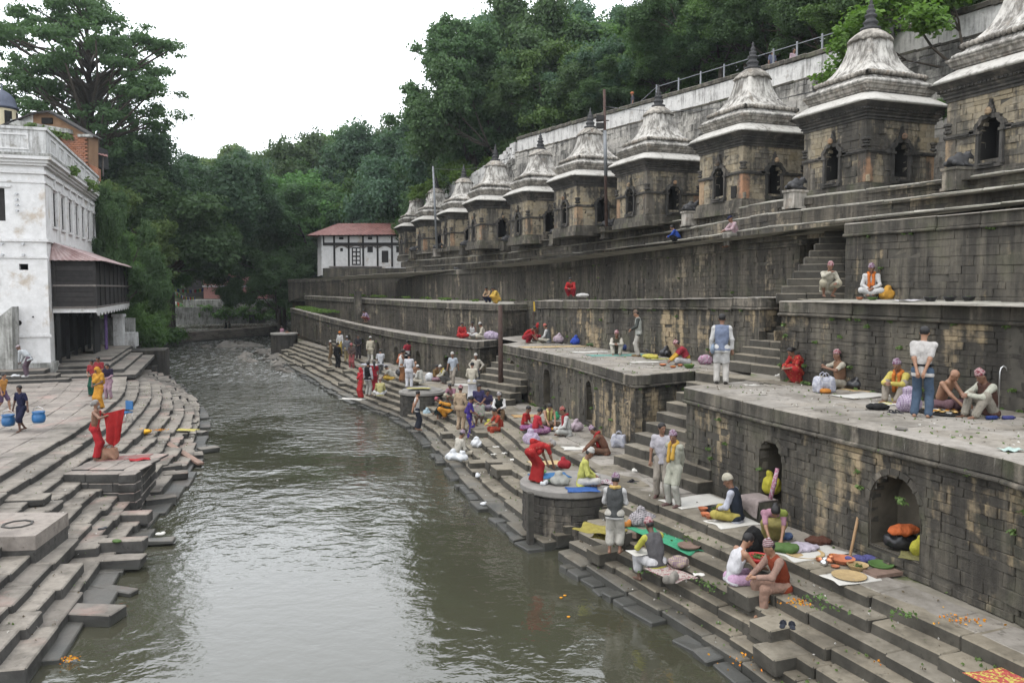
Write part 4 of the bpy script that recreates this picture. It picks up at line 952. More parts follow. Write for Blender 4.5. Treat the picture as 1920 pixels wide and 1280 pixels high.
# slabs laid across and broken edges in the water
def slab(px,py,z,dx,dy,dz,rz,tilt=(0,0),dw=0.0):
    p=PZ(px,py,z);pc.add(Vector((p.x,p.y,z-dz/2)),(dx,dy,dz),math.radians(rz),0.02,0.02,tilt)
for a in[(248,960,0.45,0.85,0.42,0.28,8),(230,1010,0.50,0.95,0.4,0.26,10),(228,1042,0.30,0.9,0.42,0.24,6),
          (165,1140,0.22,1.15,0.55,0.24,-4),(330,885,0.30,0.7,0.45,0.2,20),(300,930,0.25,0.8,0.5,0.22,30),(345,810,0.35,0.9,0.6,0.2,24),(372,808,0.22,0.6,0.5,0.2,-12),
          (322,772,0.45,1.1,0.6,0.2,26),(352,790,0.35,0.8,0.5,0.2,10),(390,838,0.18,0.7,0.5,0.18,40),(292,756,0.40,1.2,0.7,0.2,35),(335,778,0.30,0.9,0.5,0.16,20),
          (310,800,0.55,0.9,0.45,0.2,18),(355,850,0.25,0.9,0.5,0.2,28),(50,930,1.2,0.9,0.5,0.2,12)]:slab(*a)
slab(215,1100,0.10,1.0,0.25,0.1,-20);slab(290,1010,0.14,0.9,0.3,0.1,10);slab(322,870,0.42,0.6,0.5,0.3,22)
pc.done()
mb=MB();K=40
for i in range(K):
    q=[]
    for tt in(i/K,(i+1)/K):q.append([LS[0].off(-0.3).at(LS[0].len*tt)+Vector((0,0,ZP-0.2)),LS[4].off(-0.25).at(LS[4].len*tt)+Vector((0,0,ZP-0.95)),LS[8].off(-0.2).at(LS[8].len*tt)+Vector((0,0,-0.1)),LS[8].off(0.1).at(LS[8].len*tt)+Vector((0,0,-1.2))])
    for k in range(3):mb.add([q[0][k],q[1][k],q[1][k+1],q[0][k+1]],[(0,1,2,3)])
mb.build('step_core',M['joint'],ls)
lp=thing('left_pavement','stone flag pavement on the left bank before the white house','pavement',(*PZ(60,770,ZP).xy,ZP),kind='structure');lp.name='bank_pavement'
lpoly=[p.xy for p in PE.off(-0.1).P]+[Vector((-40,12)),Vector((-60,30)),Vector((-60,70)),Vector((-34,70))]
sheet(lp,lpoly,ZP-0.03,'floor_joint');floor_slabs(lp,lpoly,ZP,Path(list(PE.P)),9.5,(0.6,1.2),(0.5,0.8),'left_paving',290,0.28)
# block platform where the man in red stands
bp=thing('stone_platform','square stone platform under the man in red, built of squared blocks','platform',PZ(200,880,0.5),None)
cs=[PZ(118,888,1.2),PZ(252,888,1.2),PZ(290,850,1.2),PZ(196,850,1.2)];fr=Path([cs[2],cs[1],cs[0],cs[3]]);fr=Path([Vector((p.x,p.y,1.2))for p in(cs[3],cs[0],cs[1],cs[2])])
frr=Path([cs[2],cs[1],cs[0],cs[3]]);wall_face(bp,frr,1.25,0.25,(0.5,1.1),'bastion_stone',limit=60,top=0.0)if False else None
m=MB();cen=sum(cs,Vector())/4;m.prism([(cen+(p-cen)*0.98).xy for p in cs],-0.2,1.15);m.build('platform_core',M['joint'],bp)
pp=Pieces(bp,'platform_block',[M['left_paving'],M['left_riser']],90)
ux=(cs[1]-cs[0]);uy=(cs[3]-cs[0]);lx,ly=ux.length,uy.length;ang=math.atan2(ux.y,ux.x)
for lev,(z,hh)in enumerate(((1.2,0.24),(0.955,0.24),(0.71,0.24),(0.465,0.24),(0.22,0.24))):
    for e,(A,B)in enumerate(((cs[0],cs[1]),(cs[1],cs[2]))):
        A,B=A.xy,B.xy;L=(B-A).length;t0=0;d=(B-A)/L;nn=Vector((-d.y,d.x))
        while t0<L-0.1:
            t1=min(L,t0+random.uniform(0.5,1.1));t1=L if L-t1<0.3 else t1;c=A+d*(t0+t1)/2+nn*(0.2-random.uniform(0,0.02))
            pp.add(Vector((c.x,c.y,z-hh/2-0.003*e)),(t1-t0-0.01,0.42,hh-0.008),math.atan2(d.y,d.x),0.015,0.008);t0=t1
for i in range(4):
    for k in range(3):
        f=(i+0.5)/4,0.2+0.8*(k+0.5)/3;c=cs[0]+ux*f[0]+uy*f[1];pp.add(Vector((c.x,c.y,1.17)),(lx/4-0.012,ly*0.27-0.012,0.07),ang,0.012,0.008)
pp.done()
# block with the carved ring
rb=thing('stone_platform','low stone block with a carved eight sided ring on its top','platform',PZ(30,1000,0.9))
c4=[PZ(24,1006,1.18),PZ(66,1004,1.18),PZ(128,960,1.18),PZ(-60,960,1.18),PZ(-110,1006,1.18)];m=MB();m.prism([p.xy for p in c4],0.90,1.18);m.build('block_top',M['left_paving'],rb)
m=MB();cc=sum(c4,Vector())/5;m.prism([(cc+(p-cc)*0.985).xy for p in c4],-0.1,0.895);m.build('block_base',M['left_riser'],rb)
rc=PZ(33,983,1.18);m=MB()
for i in range(8):
    a0,a1=math.pi/4*i,math.pi/4*(i+1);P=[Vector((rc.x+r*math.cos(a),rc.y+r*math.sin(a),z))for z in(1.179,1.205)for(r,a)in((0.30,a0),(0.30,a1),(0.255,a1),(0.255,a0))]
    m.add(P,[(3,2,1,0),(4,5,6,7),(0,1,5,4),(2,3,7,6)])
m.build('carved_ring',M['left_riser'],rb)
# plank across the steps
pl=PZ(340,848,0.42);t=MB();t.box((0,0,0),(2.9,0.22,0.07));o=t.build('wooden_plank',M['plank_wood'],None,label='wooden plank lying across the left bank steps into the water',cat='plank');o.location=PZ(338,846,0.36);o.rotation_euler=(0,math.radians(9),math.radians(-42))
# steps before the doors of the white house
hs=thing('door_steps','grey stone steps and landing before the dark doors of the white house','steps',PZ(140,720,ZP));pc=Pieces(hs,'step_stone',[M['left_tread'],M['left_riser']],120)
B0=PZ(96,696,1.8)  # foot of the house corner
FD=Vector((-0.333,0.943));RD=Vector((0.943,0.333))
for lev,(z,a0,a1,out)in enumerate(((1.62,-1.0,13.5,3.9),(1.80,0.3,13.0,3.2),(1.98,0.8,12.5,2.5),(2.12,3.0,16,2.3))):
    t0=a0
    while t0<a1-0.1:
        t1=min(a1,t0+random.uniform(1.0,2.0));w=out+0.5;cxy=B0.xy+FD*((t0+t1)/2)+RD*(w/2-0.4)
        pc.add(Vector((cxy.x,cxy.y,z-0.11)),(t1-t0-0.01,w,0.22),math.atan2(FD.y,FD.x),0.018,0.012);t0=t1
for lev,(z,y0,L)in enumerate(((1.65,3.0,7.5),(1.82,2.2,6.0),(2.02,1.3,4.8))):
    cxy=B0.xy-FD*y0*0.75-RD*(L/2-1.2+0.6*lev);pc.add(Vector((cxy.x,cxy.y,z-0.1)),(L,0.9+0.3*lev,0.2),math.atan2(RD.y,RD.x),0.018,0.012)
pc.done()
# ------------------------------------------------------------------ the white house
wh=thing('white_house','weathered white plastered house with dark wooden balcony over the left bank','house',(B0.x,B0.y,1.7))
FL,FW,HT=18.8,12.0,12.5 # along the river, depth, cornice height
def hp(a,b,z):q=B0.xy+FD*a+RD*b;return Vector((q.x,q.y,z))
def hbox(mb,a0,a1,b0,b1,z0,z1,m=0):
    P=[hp(a,b,z)for z in(z0,z1)for(a,b)in((a0,b0),(a1,b0),(a1,b1),(a0,b1))]
    return mb.add(P,[(0,3,2,1)[::-1],(4,5,6,7)[::-1],(0,1,5,4)[::-1],(1,2,6,5)[::-1],(2,3,7,6)[::-1],(3,0,4,7)[::-1]],m)
def wall_with_holes(mb,face,u0,u1,z0,z1,holes,thick=0.35,m=0):
    """face 'R': river side (b = 0), 'F': camera side (a = 0); holes (u0,u1,z0,z1)"""
    us=sorted({u0,u1,*[h[0]for h in holes],*[h[1]for h in holes]});zs=sorted({z0,z1,*[h[2]for h in holes],*[h[3]for h in holes]})
    for i in range(len(us)-1):
        for k in range(len(zs)-1):
            um,zm=(us[i]+us[i+1])/2,(zs[k]+zs[k+1])/2
            if any(h[0]<um<h[1]and h[2]<zm<h[3]for h in holes):continue
            if face=='R':P=[hp(us[i],0,zs[k]),hp(us[i+1],0,zs[k]),hp(us[i+1],0,zs[k+1]),hp(us[i],0,zs[k+1])]
            else:P=[hp(0,us[i],zs[k]),hp(0,us[i+1],zs[k]),hp(0,us[i+1],zs[k+1]),hp(0,us[i],zs[k+1])]
            mb.add(P,[(0,1,2,3)],m)
    for(a,b,c,d)in holes:
        if face=='R':Q=[(hp(u,0,z),hp(u,-thick,z))for u,z in((a,c),(b,c),(b,d),(a,d))]
        else:Q=[(hp(0,u,z),hp(thick,u,z))for u,z in((a,c),(b,c),(b,d),(a,d))]
        for i in range(4):mb.add([Q[i][0],Q[(i+1)%4][0],Q[(i+1)%4][1],Q[i][1]],[(0,1,2,3)],m)
wins=[(1.9+2.4*i,2.95+2.4*i,9.2,11.0)for i in range(7)]
mb=MB();wall_with_holes(mb,'R',0,FL,0.6,HT,wins+[(1.2,17.5,2.1,4.9)],0.07);wall_with_holes(mb,'F',-FW,0,0.6,HT,[(-3.6,-1.75,9.3,10.9),(-1.25,-0.85,6.9,7.2)])
mb.add([hp(0,-FW,0.6),hp(FL,-FW,0.6),hp(FL,-FW,HT),hp(0,-FW,HT),hp(FL,0,0.6),hp(FL,0,HT)],[(0,1,2,3),(1,4,5,2)]);mb.build('plaster_wall',M['white_plaster'],wh)
mb=MB();mb.add([hp(0.3,-0.6,2.1),hp(18,-0.6,2.1),hp(18,-0.6,5),hp(0.3,-0.6,5)],[(0,1,2,3)]);mb.build('door_recess',M['dark_opening'],wh)
for(a0,a1,z0,z1)in wins:
    mb=MB();hbox(mb,a0-0.02,a1+0.02,-0.12,-0.07,z0,z1);o=mb.build('window',M['black_wood'],wh)
    for k in range(6):mb=MB();hbox(mb,a0+0.05,a1-0.05,-0.07,-0.05,z0+0.04+k*0.29,z0+0.29+k*0.29);mb.build('shutter_slat',M['dark_wood'],o)
    mb=MB();hbox(mb,a0-0.1,a1+0.1,-0.1,0.10,z0-0.12,z0);mb.build('window_sill',M['trim_plaster'],wh)
    mb=MB();hbox(mb,a0-0.18,a0-0.04,-0.05,0.05,z0,z1+0.1);hbox(mb,a1+0.04,a1+0.18,-0.05,0.05,z0,z1+0.1);hbox(mb,a0-0.25,a1+0.25,-0.05,0.09,z1+0.1,z1+0.22);hbox(mb,(a0+a1)/2-0.1,(a0+a1)/2+0.1,-0.05,0.10,z1+0.22,z1+0.85);mb.build('window_surround',M['trim_plaster'],wh)
mb=MB();hbox(mb,0.30,0.34,-3.6,-1.75,9.3,10.9);o=mb.build('window',M['dark_opening'],wh)
for k in range(4):mb=MB();hbox(mb,0.2,0.3,-3.55+k*0.46,-3.12+k*0.46,9.32,10.88);mb.build('shutter_board',M['dark_wood'],o)
mb=MB();hbox(mb,-0.08,0.1,-3.9,-1.45,10.95,11.08);hbox(mb,-0.10,0.1,-3.0,-2.4,11.08,11.6);mb.build('window_surround',M['trim_plaster'],wh)
for(z,h,out)in((11.65,0.14,0.10),(12.05,0.12,0.16),(12.17,0.16,0.26),(12.33,0.17,0.40),(11.2,0.1,0.05),(8.3,0.14,0.10),(7.48,0.1,0.06),(3.55,0.12,0.08)):
    mb=MB();hbox(mb,-out,0.1,-FW,out,z,z+h);hbox(mb,0.1,FL+(out if z>11.5 else 0),-0.1,out,z,z+h)if z not in(3.55,7.48)else None;mb.build('cornice_band',M['trim_plaster'],wh)
mb=MB();hbox(mb,-0.42,FL+0.42,-FW,0.42,12.5,12.62);mb.build('cornice_slab',M['bank_plaster'],wh)
mb=MB();hbox(mb,-0.15,0.15,-FW,0.15,12.62,13.78);hbox(mb,0.15,FL,-0.15,0.15,12.62,13.78);hbox(mb,-0.22,0.22,-FW,0.22,13.78,13.92);hbox(mb,0.22,FL,-0.22,0.22,13.78,13.92);mb.build('parapet',M['parapet_plaster'],wh)
for i in range(8):
    a0=0.8+2.4*i;mb=MB();hbox(mb,a0,a0+1.7,0.15,0.19,12.8,12.87);hbox(mb,a0,a0+1.7,0.15,0.19,13.52,13.6);hbox(mb,a0,a0+0.08,0.15,0.192,12.87,13.52);hbox(mb,a0+1.62,a0+1.7,0.15,0.192,12.87,13.52);mb.build('parapet_panel',M['trim_plaster'],wh)
for i in range(3):
    b0=-0.6-3.2*i;mb=MB();hbox(mb,-0.19,-0.15,b0-2.7,b0,12.8,12.87);hbox(mb,-0.19,-0.15,b0-2.7,b0,13.5,13.58);hbox(mb,-0.192,-0.15,b0-0.08,b0,12.87,13.5);hbox(mb,-0.192,-0.15,b0-2.7,b0-2.62,12.87,13.5);mb.build('parapet_panel',M['trim_plaster'],wh)
mb=MB();hbox(mb,0.1,FL,-FW,-0.1,12.55,12.7);mb.build('flat_roof',M['bank_plaster'],wh)
mb=MB();hbox(mb,-0.25,FL*0.06,-FW,0.18,0.6,2.25);mb.build('base_course',M['bank_plaster'],wh)
# dark drain holes and insulators on the camera side
for(px,py,r)in((38,605,0.13),(60,594,0.04)):p=PD(px,py,B0.y-0.35);m=MB();m.lathe((0,0,0),[(r,0),(r*0.9,0.05)],12);o=m.build('drain_hole',M['dark_opening'],wh);o.location=Vector((p.x,p.y,p.z))-wh.location;o.rotation_euler=(math.pi/2,0,math.radians(19.5));o.location.y+=(B0.x-p.x)*-0.35+0.33
for k,(px,py)in enumerate(((30,459),(62,459),(30,479),(62,479),(55,368),(55,378),(55,388),(55,398))):
    b=(px-96)/FPX*B0.y*1.06;z=EYE+(HOR-py)/FPX*B0.y;p=hp(-0.07,b,z);m=MB();m.tube([p,p+Vector((-0.02,-0.14,0))],[0.05,0.07],8);m.build('insulator',M['white_plastic'],wh)
# balcony
ba0,ba1,bo,zb0,zb1=0.9,17.5,2.05,4.95,7.45
mb=MB();hbox(mb,ba0,ba1,0.02,bo,zb0-0.22,zb0);mb.build('balcony_floor',M['trim_plaster'],wh)
mb=MB();hbox(mb,ba0,ba1,0.05,bo-0.12,zb0,zb1);mb.build('balcony_room',M['dark_opening'],wh)
for k in range(9):
    mb=MB();z=zb0+0.06+k*0.27;hbox(mb,ba0-0.03,ba0,0.1,bo-0.1,z,z+0.245);mb.build('balcony_board',M['dark_wood'],wh)
for k in range(34):
    a=ba0+0.1+k*(ba1-ba0-0.1)/34
    for(z0,z1)in((zb0+0.12,zb0+1.12),(zb0+1.24,zb1-0.1)):mb=MB();hbox(mb,a,a+(ba1-ba0)/34-0.06,bo-0.12,bo-0.07,z0,z1);mb.build('balcony_panel',M['dark_wood'],wh)
mb=MB()
for b in(0.04,bo-0.12):hbox(mb,ba0-0.07,ba0+0.07,b,b+0.14,zb0,zb1)
mb.build('balcony_post',M['grey_metal' if False else 'dark_wood'],wh)
for k in range(8):mb=MB();a=ba0+2.0+k*2.05;hbox(mb,a-0.06,a+0.06,bo-0.14,bo,zb0,zb1);mb.build('balcony_post',M['dark_wood'],wh)
simple('pale_wood',(0.13,0.115,0.105),0.8,0.3,6)
for(z,h)in((zb0+1.13,0.1),(zb0,0.1)):mb=MB();hbox(mb,ba0-0.08,ba1,bo-0.1,bo+0.02,z,z+h);hbox(mb,ba0-0.08,ba0+0.02,0.05,bo-0.1,z,z+h);mb.build('balcony_rail',M['pale_wood'],wh)
m=MB();V=[];n=60 # scalloped valance under the balcony
for k in range(n+1):
    a=ba0+(ba1-ba0)*k/n;dz=0.12+0.20*abs(math.sin(math.pi*k/5));V+=[hp(a,bo+0.01,zb0+0.02),hp(a,bo+0.01,zb0-0.10-dz),hp(a,bo-0.03,zb0+0.02),hp(a,bo-0.03,zb0-0.10-dz)]
F=[]
for k in range(n):b=4*k;F+=[(b,b+1,b+5,b+4),(b+6,b+7,b+3,b+2),(b+1,b+3,b+7,b+5)]
m.add(V,F);m.build('balcony_valance',M['trim_plaster'],wh)
def corrugated(P,n,amp,mat,name,par,m=None):
    """P: four corners of a roof sheet (eave a, eave b, ridge b, ridge a)"""
    V=[];F=[];a,b,c,d=P;nn=(b-a).cross(d-a).normalized()
    for i in range(n+1):
        w=nn*(amp*(1 if i%2 else-1));V+=[a.lerp(b,i/n)+w,d.lerp(c,i/n)+w,a.lerp(b,i/n)+w-nn*0.03,d.lerp(c,i/n)+w-nn*0.03]
    for i in range(n):k=4*i;F+=[(k,k+4,k+5,k+1),(k+3,k+7,k+6,k+2),(k+2,k+6,k+4,k)]
    q=MB();q.add(V,F);return q.build(name,M[mat],par)
rz0,rz1=7.42,8.35
corrugated([hp(ba0-0.35,bo+0.45,rz0),hp(ba1+0.3,bo+0.45,rz0),hp(ba1+0.3,0.05,rz1),hp(ba0+0.4,0.05,rz1)],120,0.02,'tin_grey','balcony_roof',wh)
corrugated([hp(ba0-0.35,0.0,rz0),hp(ba0-0.35,bo+0.45,rz0),hp(ba0+0.4,0.06,rz1),hp(ba0+0.4,0.03,rz1)],18,0.02,'tin_grey','balcony_roof',wh)
# doors under the balcony
for k in range(11):mb=MB();a=0.9+k*0.55;hbox(mb,a,a+0.5,-0.3,-0.24,2.1,4.75);mb.build('door_board',M['black_wood'],wh)
for k in range(6):mb=MB();a=1.3+k*2.6;hbox(mb,a-0.09,a+0.09,0.1,0.28,2.1,4.75);hbox(mb,a-0.14,a+0.14,0.05,0.33,4.3,4.45);mb.build('carved_post',M['black_wood'],wh)
mb=MB();hbox(mb,7.2,9.6,1.0,1.1,2.14,4.7);mb.build('plank_screen',M['black_wood'],wh)
lm=PD(146,498,43.6);mb=MB();mb.box(lm,(0.36,0.12,0.22),0.3);mb.build('flood_lamp',M['white_plastic'],wh)
pc_=SDF();p=hp(10.3,1.3,2.2)
for k in range(4):pc_.cap((0.05*math.sin(k*2),0.07*k,0),(0.04*math.sin(k),0.07*k,2.4),0.06,0.05)
o=link('purple_cloth',sdf_mesh('purple_cloth',pc_,0.04,cloth((0.22,0.13,0.36)),0.05),None,p,label='purple cloth hanging beside the dark doors of the white house',cat='cloth')
# buttress stair at the picture's left edge
bt=thing('stone_buttress','sloping plastered stair parapet at the left edge beside the white wall','buttress',PZ(5,700,2.0));m=MB()
P=[PD(-60,705,40.2),PD(24,695,40.2),PD(22,575,40.2),PD(-60,640,40.2)];P[0].z=P[1].z=1.6;Q=[p+Vector((-0.2,0.9,0))for p in P];m.add(P+Q,[(0,1,2,3),(7,6,5,4),(1,5,6,2),(2,6,7,3)]);m.build('buttress_wall',M['bank_plaster'],bt)
# ------------------------------------------------------------------ brick house behind it, domed tower
bh=thing('brick_house','old brick house with a low gable standing behind the white house','house',hp(9,-6,13));g0=hp(15.5,-0.4,0)
def qbox(P,z0,z1,mat,name,par):m=MB();m.prism([p.xy for p in P],z0,z1);return m.build(name,M[mat],par)
GX=Vector((1,0.06,0));GY=Vector((-0.2,1,0));D0=60.0
gl,gr=PD(0,300,D0),PD(166,300,D0+0.5);zt=PD(166,252,D0).z
def fwall(pts,mat,name,par,th=0.5):  # a wall facing us with real thickness, from (px,py) corners at depth D0
    P=[PD(x,y,D0)for x,y in pts];Q=[p+Vector((-0.1,th,0))for p in P];n=len(P);m=MB();m.add(P+Q,[tuple(range(n))[::-1],tuple(range(n,2*n))]+[(i,(i+1)%n,n+(i+1)%n,n+i)for i in range(n)]);return m.build(name,M[mat],par)
fwall([(-60,420),(166,420),(166,252),(88,210),(62,214),(62,262),(-60,262)],'brick_orange','gable_wall',bh,1.6)
fwall([(62,262),(62,214),(30,224),(6,238),(-60,262)],'white_plaster','plaster_patch',bh,-0.06)
m=MB();A=[PD(62,210,D0-0.5),PD(90,207,D0-0.5),PD(169,253,D0-0.2)]
for a,b in zip([PD(-40,250,D0-0.5)]+A,A):m.add([a,b,b+Vector((0.0,1.9,0.0)),a+Vector((0.0,1.9,0.0)),a+Vector((0,0,-0.14)),b+Vector((0,0,-0.14))],[(0,1,2,3),(4,5,1,0)])
m.build('gable_roof',M['dark_wood'],bh)
fwall([(28,236),(138,252),(136,244),(30,226)],'bank_plaster','mossy_ledge',bh,-0.5);m=MB();m.box(PD(89,227,D0-0.02),(0.75,0.2,0.42));m.build('attic_window',M['dark_opening'],bh)
bwp=Path([PD(160,254,D0-0.3),PD(76,252,D0-0.3)]);pcs=Pieces(bh,'brick',M['brick'],290,2.0)
for r in range(22):
    z=bwp.P[0].z-0.1-r*0.13;x=bwp.P[0].x+(0.14 if r%2 else 0)
    while x>bwp.P[1].x:pcs.add(Vector((x-0.14,D0-0.34+random.uniform(-0.02,0.02),z)),(0.26,0.12,0.11),0,0.01,0.01);x-=0.28
pcs.done()
m=MB();m.box(PD(160,255,D0-0.35),(0.9,0.4,0.18));m.build('corner_cap',M['bank_plaster'],bh)
sh=thing('lean_to','small dark lean-to with a tin roof beside the brick house','shed',PD(180,300,63));m=MB();m.box(PD(178,296,64),(1.1,2,1.5));m.build('shed_room',M['black_wood'],sh)
corrugated([PD(166,284,62.2),PD(202,294,62.2),PD(202,290,65),PD(166,280,65)],12,0.02,'tin_red','shed_roof',sh);m=MB();m.tube([PD(193,294,62.6),PD(193,330,62.6)],0.06,6);m.build('shed_post',M['pale_wood'],sh)
fwall([(138,292),(184,316),(184,350),(138,350)],'brick','low_brick_wall',bh,0.6)
dt=thing('domed_tower','distant cream tower with a dark blue dome at the left edge','tower',PD(5,215,64));c=PD(5,212,64);m=MB();m.lathe((c.x,c.y,c.z-6),[(.95,0),(.95,6.4)],20);m.build('tower_drum',M['cream_plaster'],dt)
m=MB();m.lathe((c.x,c.y,c.z),[(.98,.23),(1.13,.32),(1.13,.42),(.98,.46),(.94,.76),(.8,1.14),(.57,1.44),(.27,1.63),(.06,1.75),(.04,2.2),(0,2.3)],20);m.build('tower_dome',simple('slate_dome',(0.06,0.07,0.10),0.6),dt,True)
for k in range(6):a=math.pi/3*k+0.4;m=MB();m.box((c.x+0.94*math.cos(a),c.y+0.94*math.sin(a),c.z-0.5),(0.1,0.5,1.1),a);m.build('tower_window',M['dark_opening'],dt)
# ------------------------------------------------------------------ river wall and small shrine niche beyond the white house
rwl=thing('river_wall','low dark garden wall with stone pillar beyond the white house','wall',PZ(230,650,1.5));m=MB()
p=PD(208,640,58);m.box((p.x,p.y,2.6),(3.2,0.5,2.6),0.2);m.build('wall_panel',M['bank_plaster'],rwl);p=PD(224,640,56);m=MB();m.box((p.x,p.y,2.4),(0.6,0.6,3.4),0.2);m.box((p.x,p.y,4.15),(0.75,0.75,0.2),0.2);m.build('wall_pillar',M['parapet_plaster'],rwl)
p=PD(243,640,56.5);m=MB();m.box((p.x,p.y,2.5),(0.95,0.9,0.95),0.2);m.build('square_tank',M['parapet_plaster'],rwl);m=MB();p=PD(235,670,55);m.box((p.x,p.y,0.95),(5.2,2.8,1.9),0.3);m.box((p.x+0.7,p.y-1.8,0.5),(4.0,1.6,0.9),0.3);m.build('wall_footing',M['bastion_stone'],rwl)
# ------------------------------------------------------------------ white house with the red tin roof beyond the terraces
rh=thing('timbered_house','white timbered house with a rusty red tin roof at the end of the terraces','house',PD(660,508,93));hd=93.0
def rp(px,py,back=0.0):q=PD(px,py,hd);return q+Vector((0,back,0))
m=MB();P=[(592,514),(760,502),(760,440),(592,452)];P=[rp(603,516),rp(770,505),rp(770,440),rp(603,440)];Q=[p+Vector((-0.4,6,0))for p in P];L=rp(590,518)+Vector((0,1.4,0));LT=rp(590,444)+Vector((0,1.4,0))
m.add(P+Q+[L,LT,L+Vector((0,5,0)),LT+Vector((0,5,0))],[(0,1,2,3),(8,0,3,9),(10,8,9,11)]);m.build('house_wall',M['white_plaster'],rh)
def rbox(px0,py0,px1,py1,out,mat,name,par=None):
    a,b=rp(px0,py1),rp(px1,py0);m=MB();m.box(((a.x+b.x)/2,hd-out/2+0.02,(a.z+b.z)/2),(abs(b.x-a.x),out+0.04,abs(b.z-a.z)));return m.build(name,M[mat],par or rh)
for px in(607,627,654,681,708,735):rbox(px-1.3,442,px+1.3,500 if px>610 else 458,0.10,'dark_wood','timber_post')
rbox(606,455,765,460,0.16,'dark_wood','timber_beam');rbox(600,439,765,443,0.14,'dark_wood','eave_beam')
for px in(640,694):rbox(px-4,444,px+4,449,0.08,'black_wood','attic_vent')
for i in range(4):
    a0=(627,654,681,708)[i];c0,c1=rp(a0+2,466),rp(a0+25,466);m=MB();V=[]
    for k in range(9):
        f=k/8;V+=[Vector((c0.x+(c1.x-c0.x)*f,hd-0.06,rp(a0,459).z)),Vector((c0.x+(c1.x-c0.x)*f,hd-0.06,c0.z+0.28*math.sin(math.pi*f)))]
    m.add(V,[(2*k,2*k+1,2*k+3,2*k+2)for k in range(8)]);m.build('arch_board',M['pale_wood'],rh)
dr=rbox(660,464,676,497,0.07,'dark_wood','lattice_door')
for px in(662,669.5):
    for py in(466,474,482,489.5):rbox(px+0.3,py,px+5,py+5.2,0.085,'trim_plaster','door_pane',dr)
rbox(689,462,699,473,0.05,'dark_wood','window');rbox(638,465,643,471,0.05,'dark_wood','window');rbox(716,470,728,492,0.05,'dark_wood','door');rbox(743,462,749,473,0.05,'dark_wood','window')
rbox(618,499,716,501,0.4,'pale_wood','ledge_board')
e0,e1,r0,r1=rp(577,442,-0.9),rp(775,440,-0.9),rp(624,415,3),rp(790,414,3)
corrugated([e0,e1,r1,r0],56,0.03,'tin_red','tin_roof',rh);corrugated([rp(577,442,6.5),e0,r0,r0+Vector((0,0.3,0))],20,0.03,'tin_red','tin_roof',rh)
for k in range(5):m=MB();p=rp(588+k*0.2,446)+Vector((0,1+k,0));m.tube([p+Vector((0.15,0,-0.9)),p+Vector((-0.55,-0.1,0.1))],0.06,5);m.build('roof_strut',M['dark_wood'],rh)
m=MB();a=rp(655,512,-1.2);m.box((a.x+2,a.y,a.z),(9,1.8,1.0));m.build('house_plinth',M['coping'],rh)
# ------------------------------------------------------------------ far bank: pink house, bank wall, steps
ph=thing('pink_house','faded pink two storey house with arched openings far up the river','house',PD(410,560,150));pd=150.0
def pbox(px0,py0,px1,py1,out,mat,name,par=None,deep=0.1):
    a,b=PD(px0,py1,pd),PD(px1,py0,pd);m=MB();m.box(((a.x+b.x)/2,pd-out+deep/2,(a.z+b.z)/2),(abs(b.x-a.x),deep,abs(b.z-a.z)));return m.build(name,M[mat],par or ph)
pbox(382,512,500,560,0,'pink_plaster','house_wall',None,8);pbox(340,515,383,556,-2,'dark_wood','side_wing',None,6);pbox(378,506,506,512,1.2,'tin_red','roof_eave',None,9);pbox(380,535,500,538,0.25,'trim_plaster','floor_band',None,0.3)
for px in(410,429,448):
    for(y0,y1)in((517,527),(543,553)):
        a=PD(px-5.5,y1,pd);b=PD(px+5.5,y0,pd);m=MB();w=(b.x-a.x)/2;cx=(a.x+b.x)/2;hh=b.z-a.z;V=[(cx-w,pd-0.06,a.z),(cx+w,pd-0.06,a.z)]+[(cx+w*math.cos(t),pd-0.06,b.z-w*0.8+w*0.8*math.sin(t))for t in[math.pi*k/8 for k in range(9)]]
        W_=[(x,y+0.12,z)for x,y,z in V];n=len(V);m.add(V+W_,[tuple(range(n)),tuple(range(2*n-1,n-1,-1))]+[(i,n+i,n+(i+1)%n,(i+1)%n)for i in range(n)]);m.build('arched_window',M['dark_opening'],ph)
    pbox(px-6.5,528,px+6.5,536,0.35,'pink_plaster','window_apron',None,0.35)
fb=thing('bank_wall','low weathered wall along the far river bank with dark niches','wall',PD(400,600,125));m=MB();a,b=PD(320,610,122),PD(505,606,128)
m.box(((a.x+b.x)/2,125,1.9),((b.x-a.x),0.8,2.6),math.atan2(b.y-a.y,b.x-a.x));m.build('wall_face',M['bank_plaster'],fb);m=MB();m.box(((a.x+b.x)/2,130,3.4),((b.x-a.x),7,1.6),0.1);m.build('upper_terrace',M['bank_plaster'],fb)
for px in(346,388,472):p=PD(px,598,124.4);m=MB();m.box((p.x,p.y,p.z),(0.8,0.3,1.3),0.15);m.build('wall_niche',M['dark_opening'],fb)
fs=thing('far_steps','low stone steps along the far river bank','steps',PD(380,620,118));
for k in range(5):
    a,b=PZ(262+2*k,648-k*4.2,0.2*k),PZ(505,628-k*3.4,0.2*k);m=MB();d=b-a;cxy=(a+b)/2
    n=9
    for i in range(n):q=a.lerp(b,(i+0.5)/n);m=MB();m.box((q.x,q.y+1.2,0.2*k+0.05),(d.xy.length/n-0.03,2.6,0.22),math.atan2(d.y,d.x));m.build('step_stone',M['left_tread'],fs)
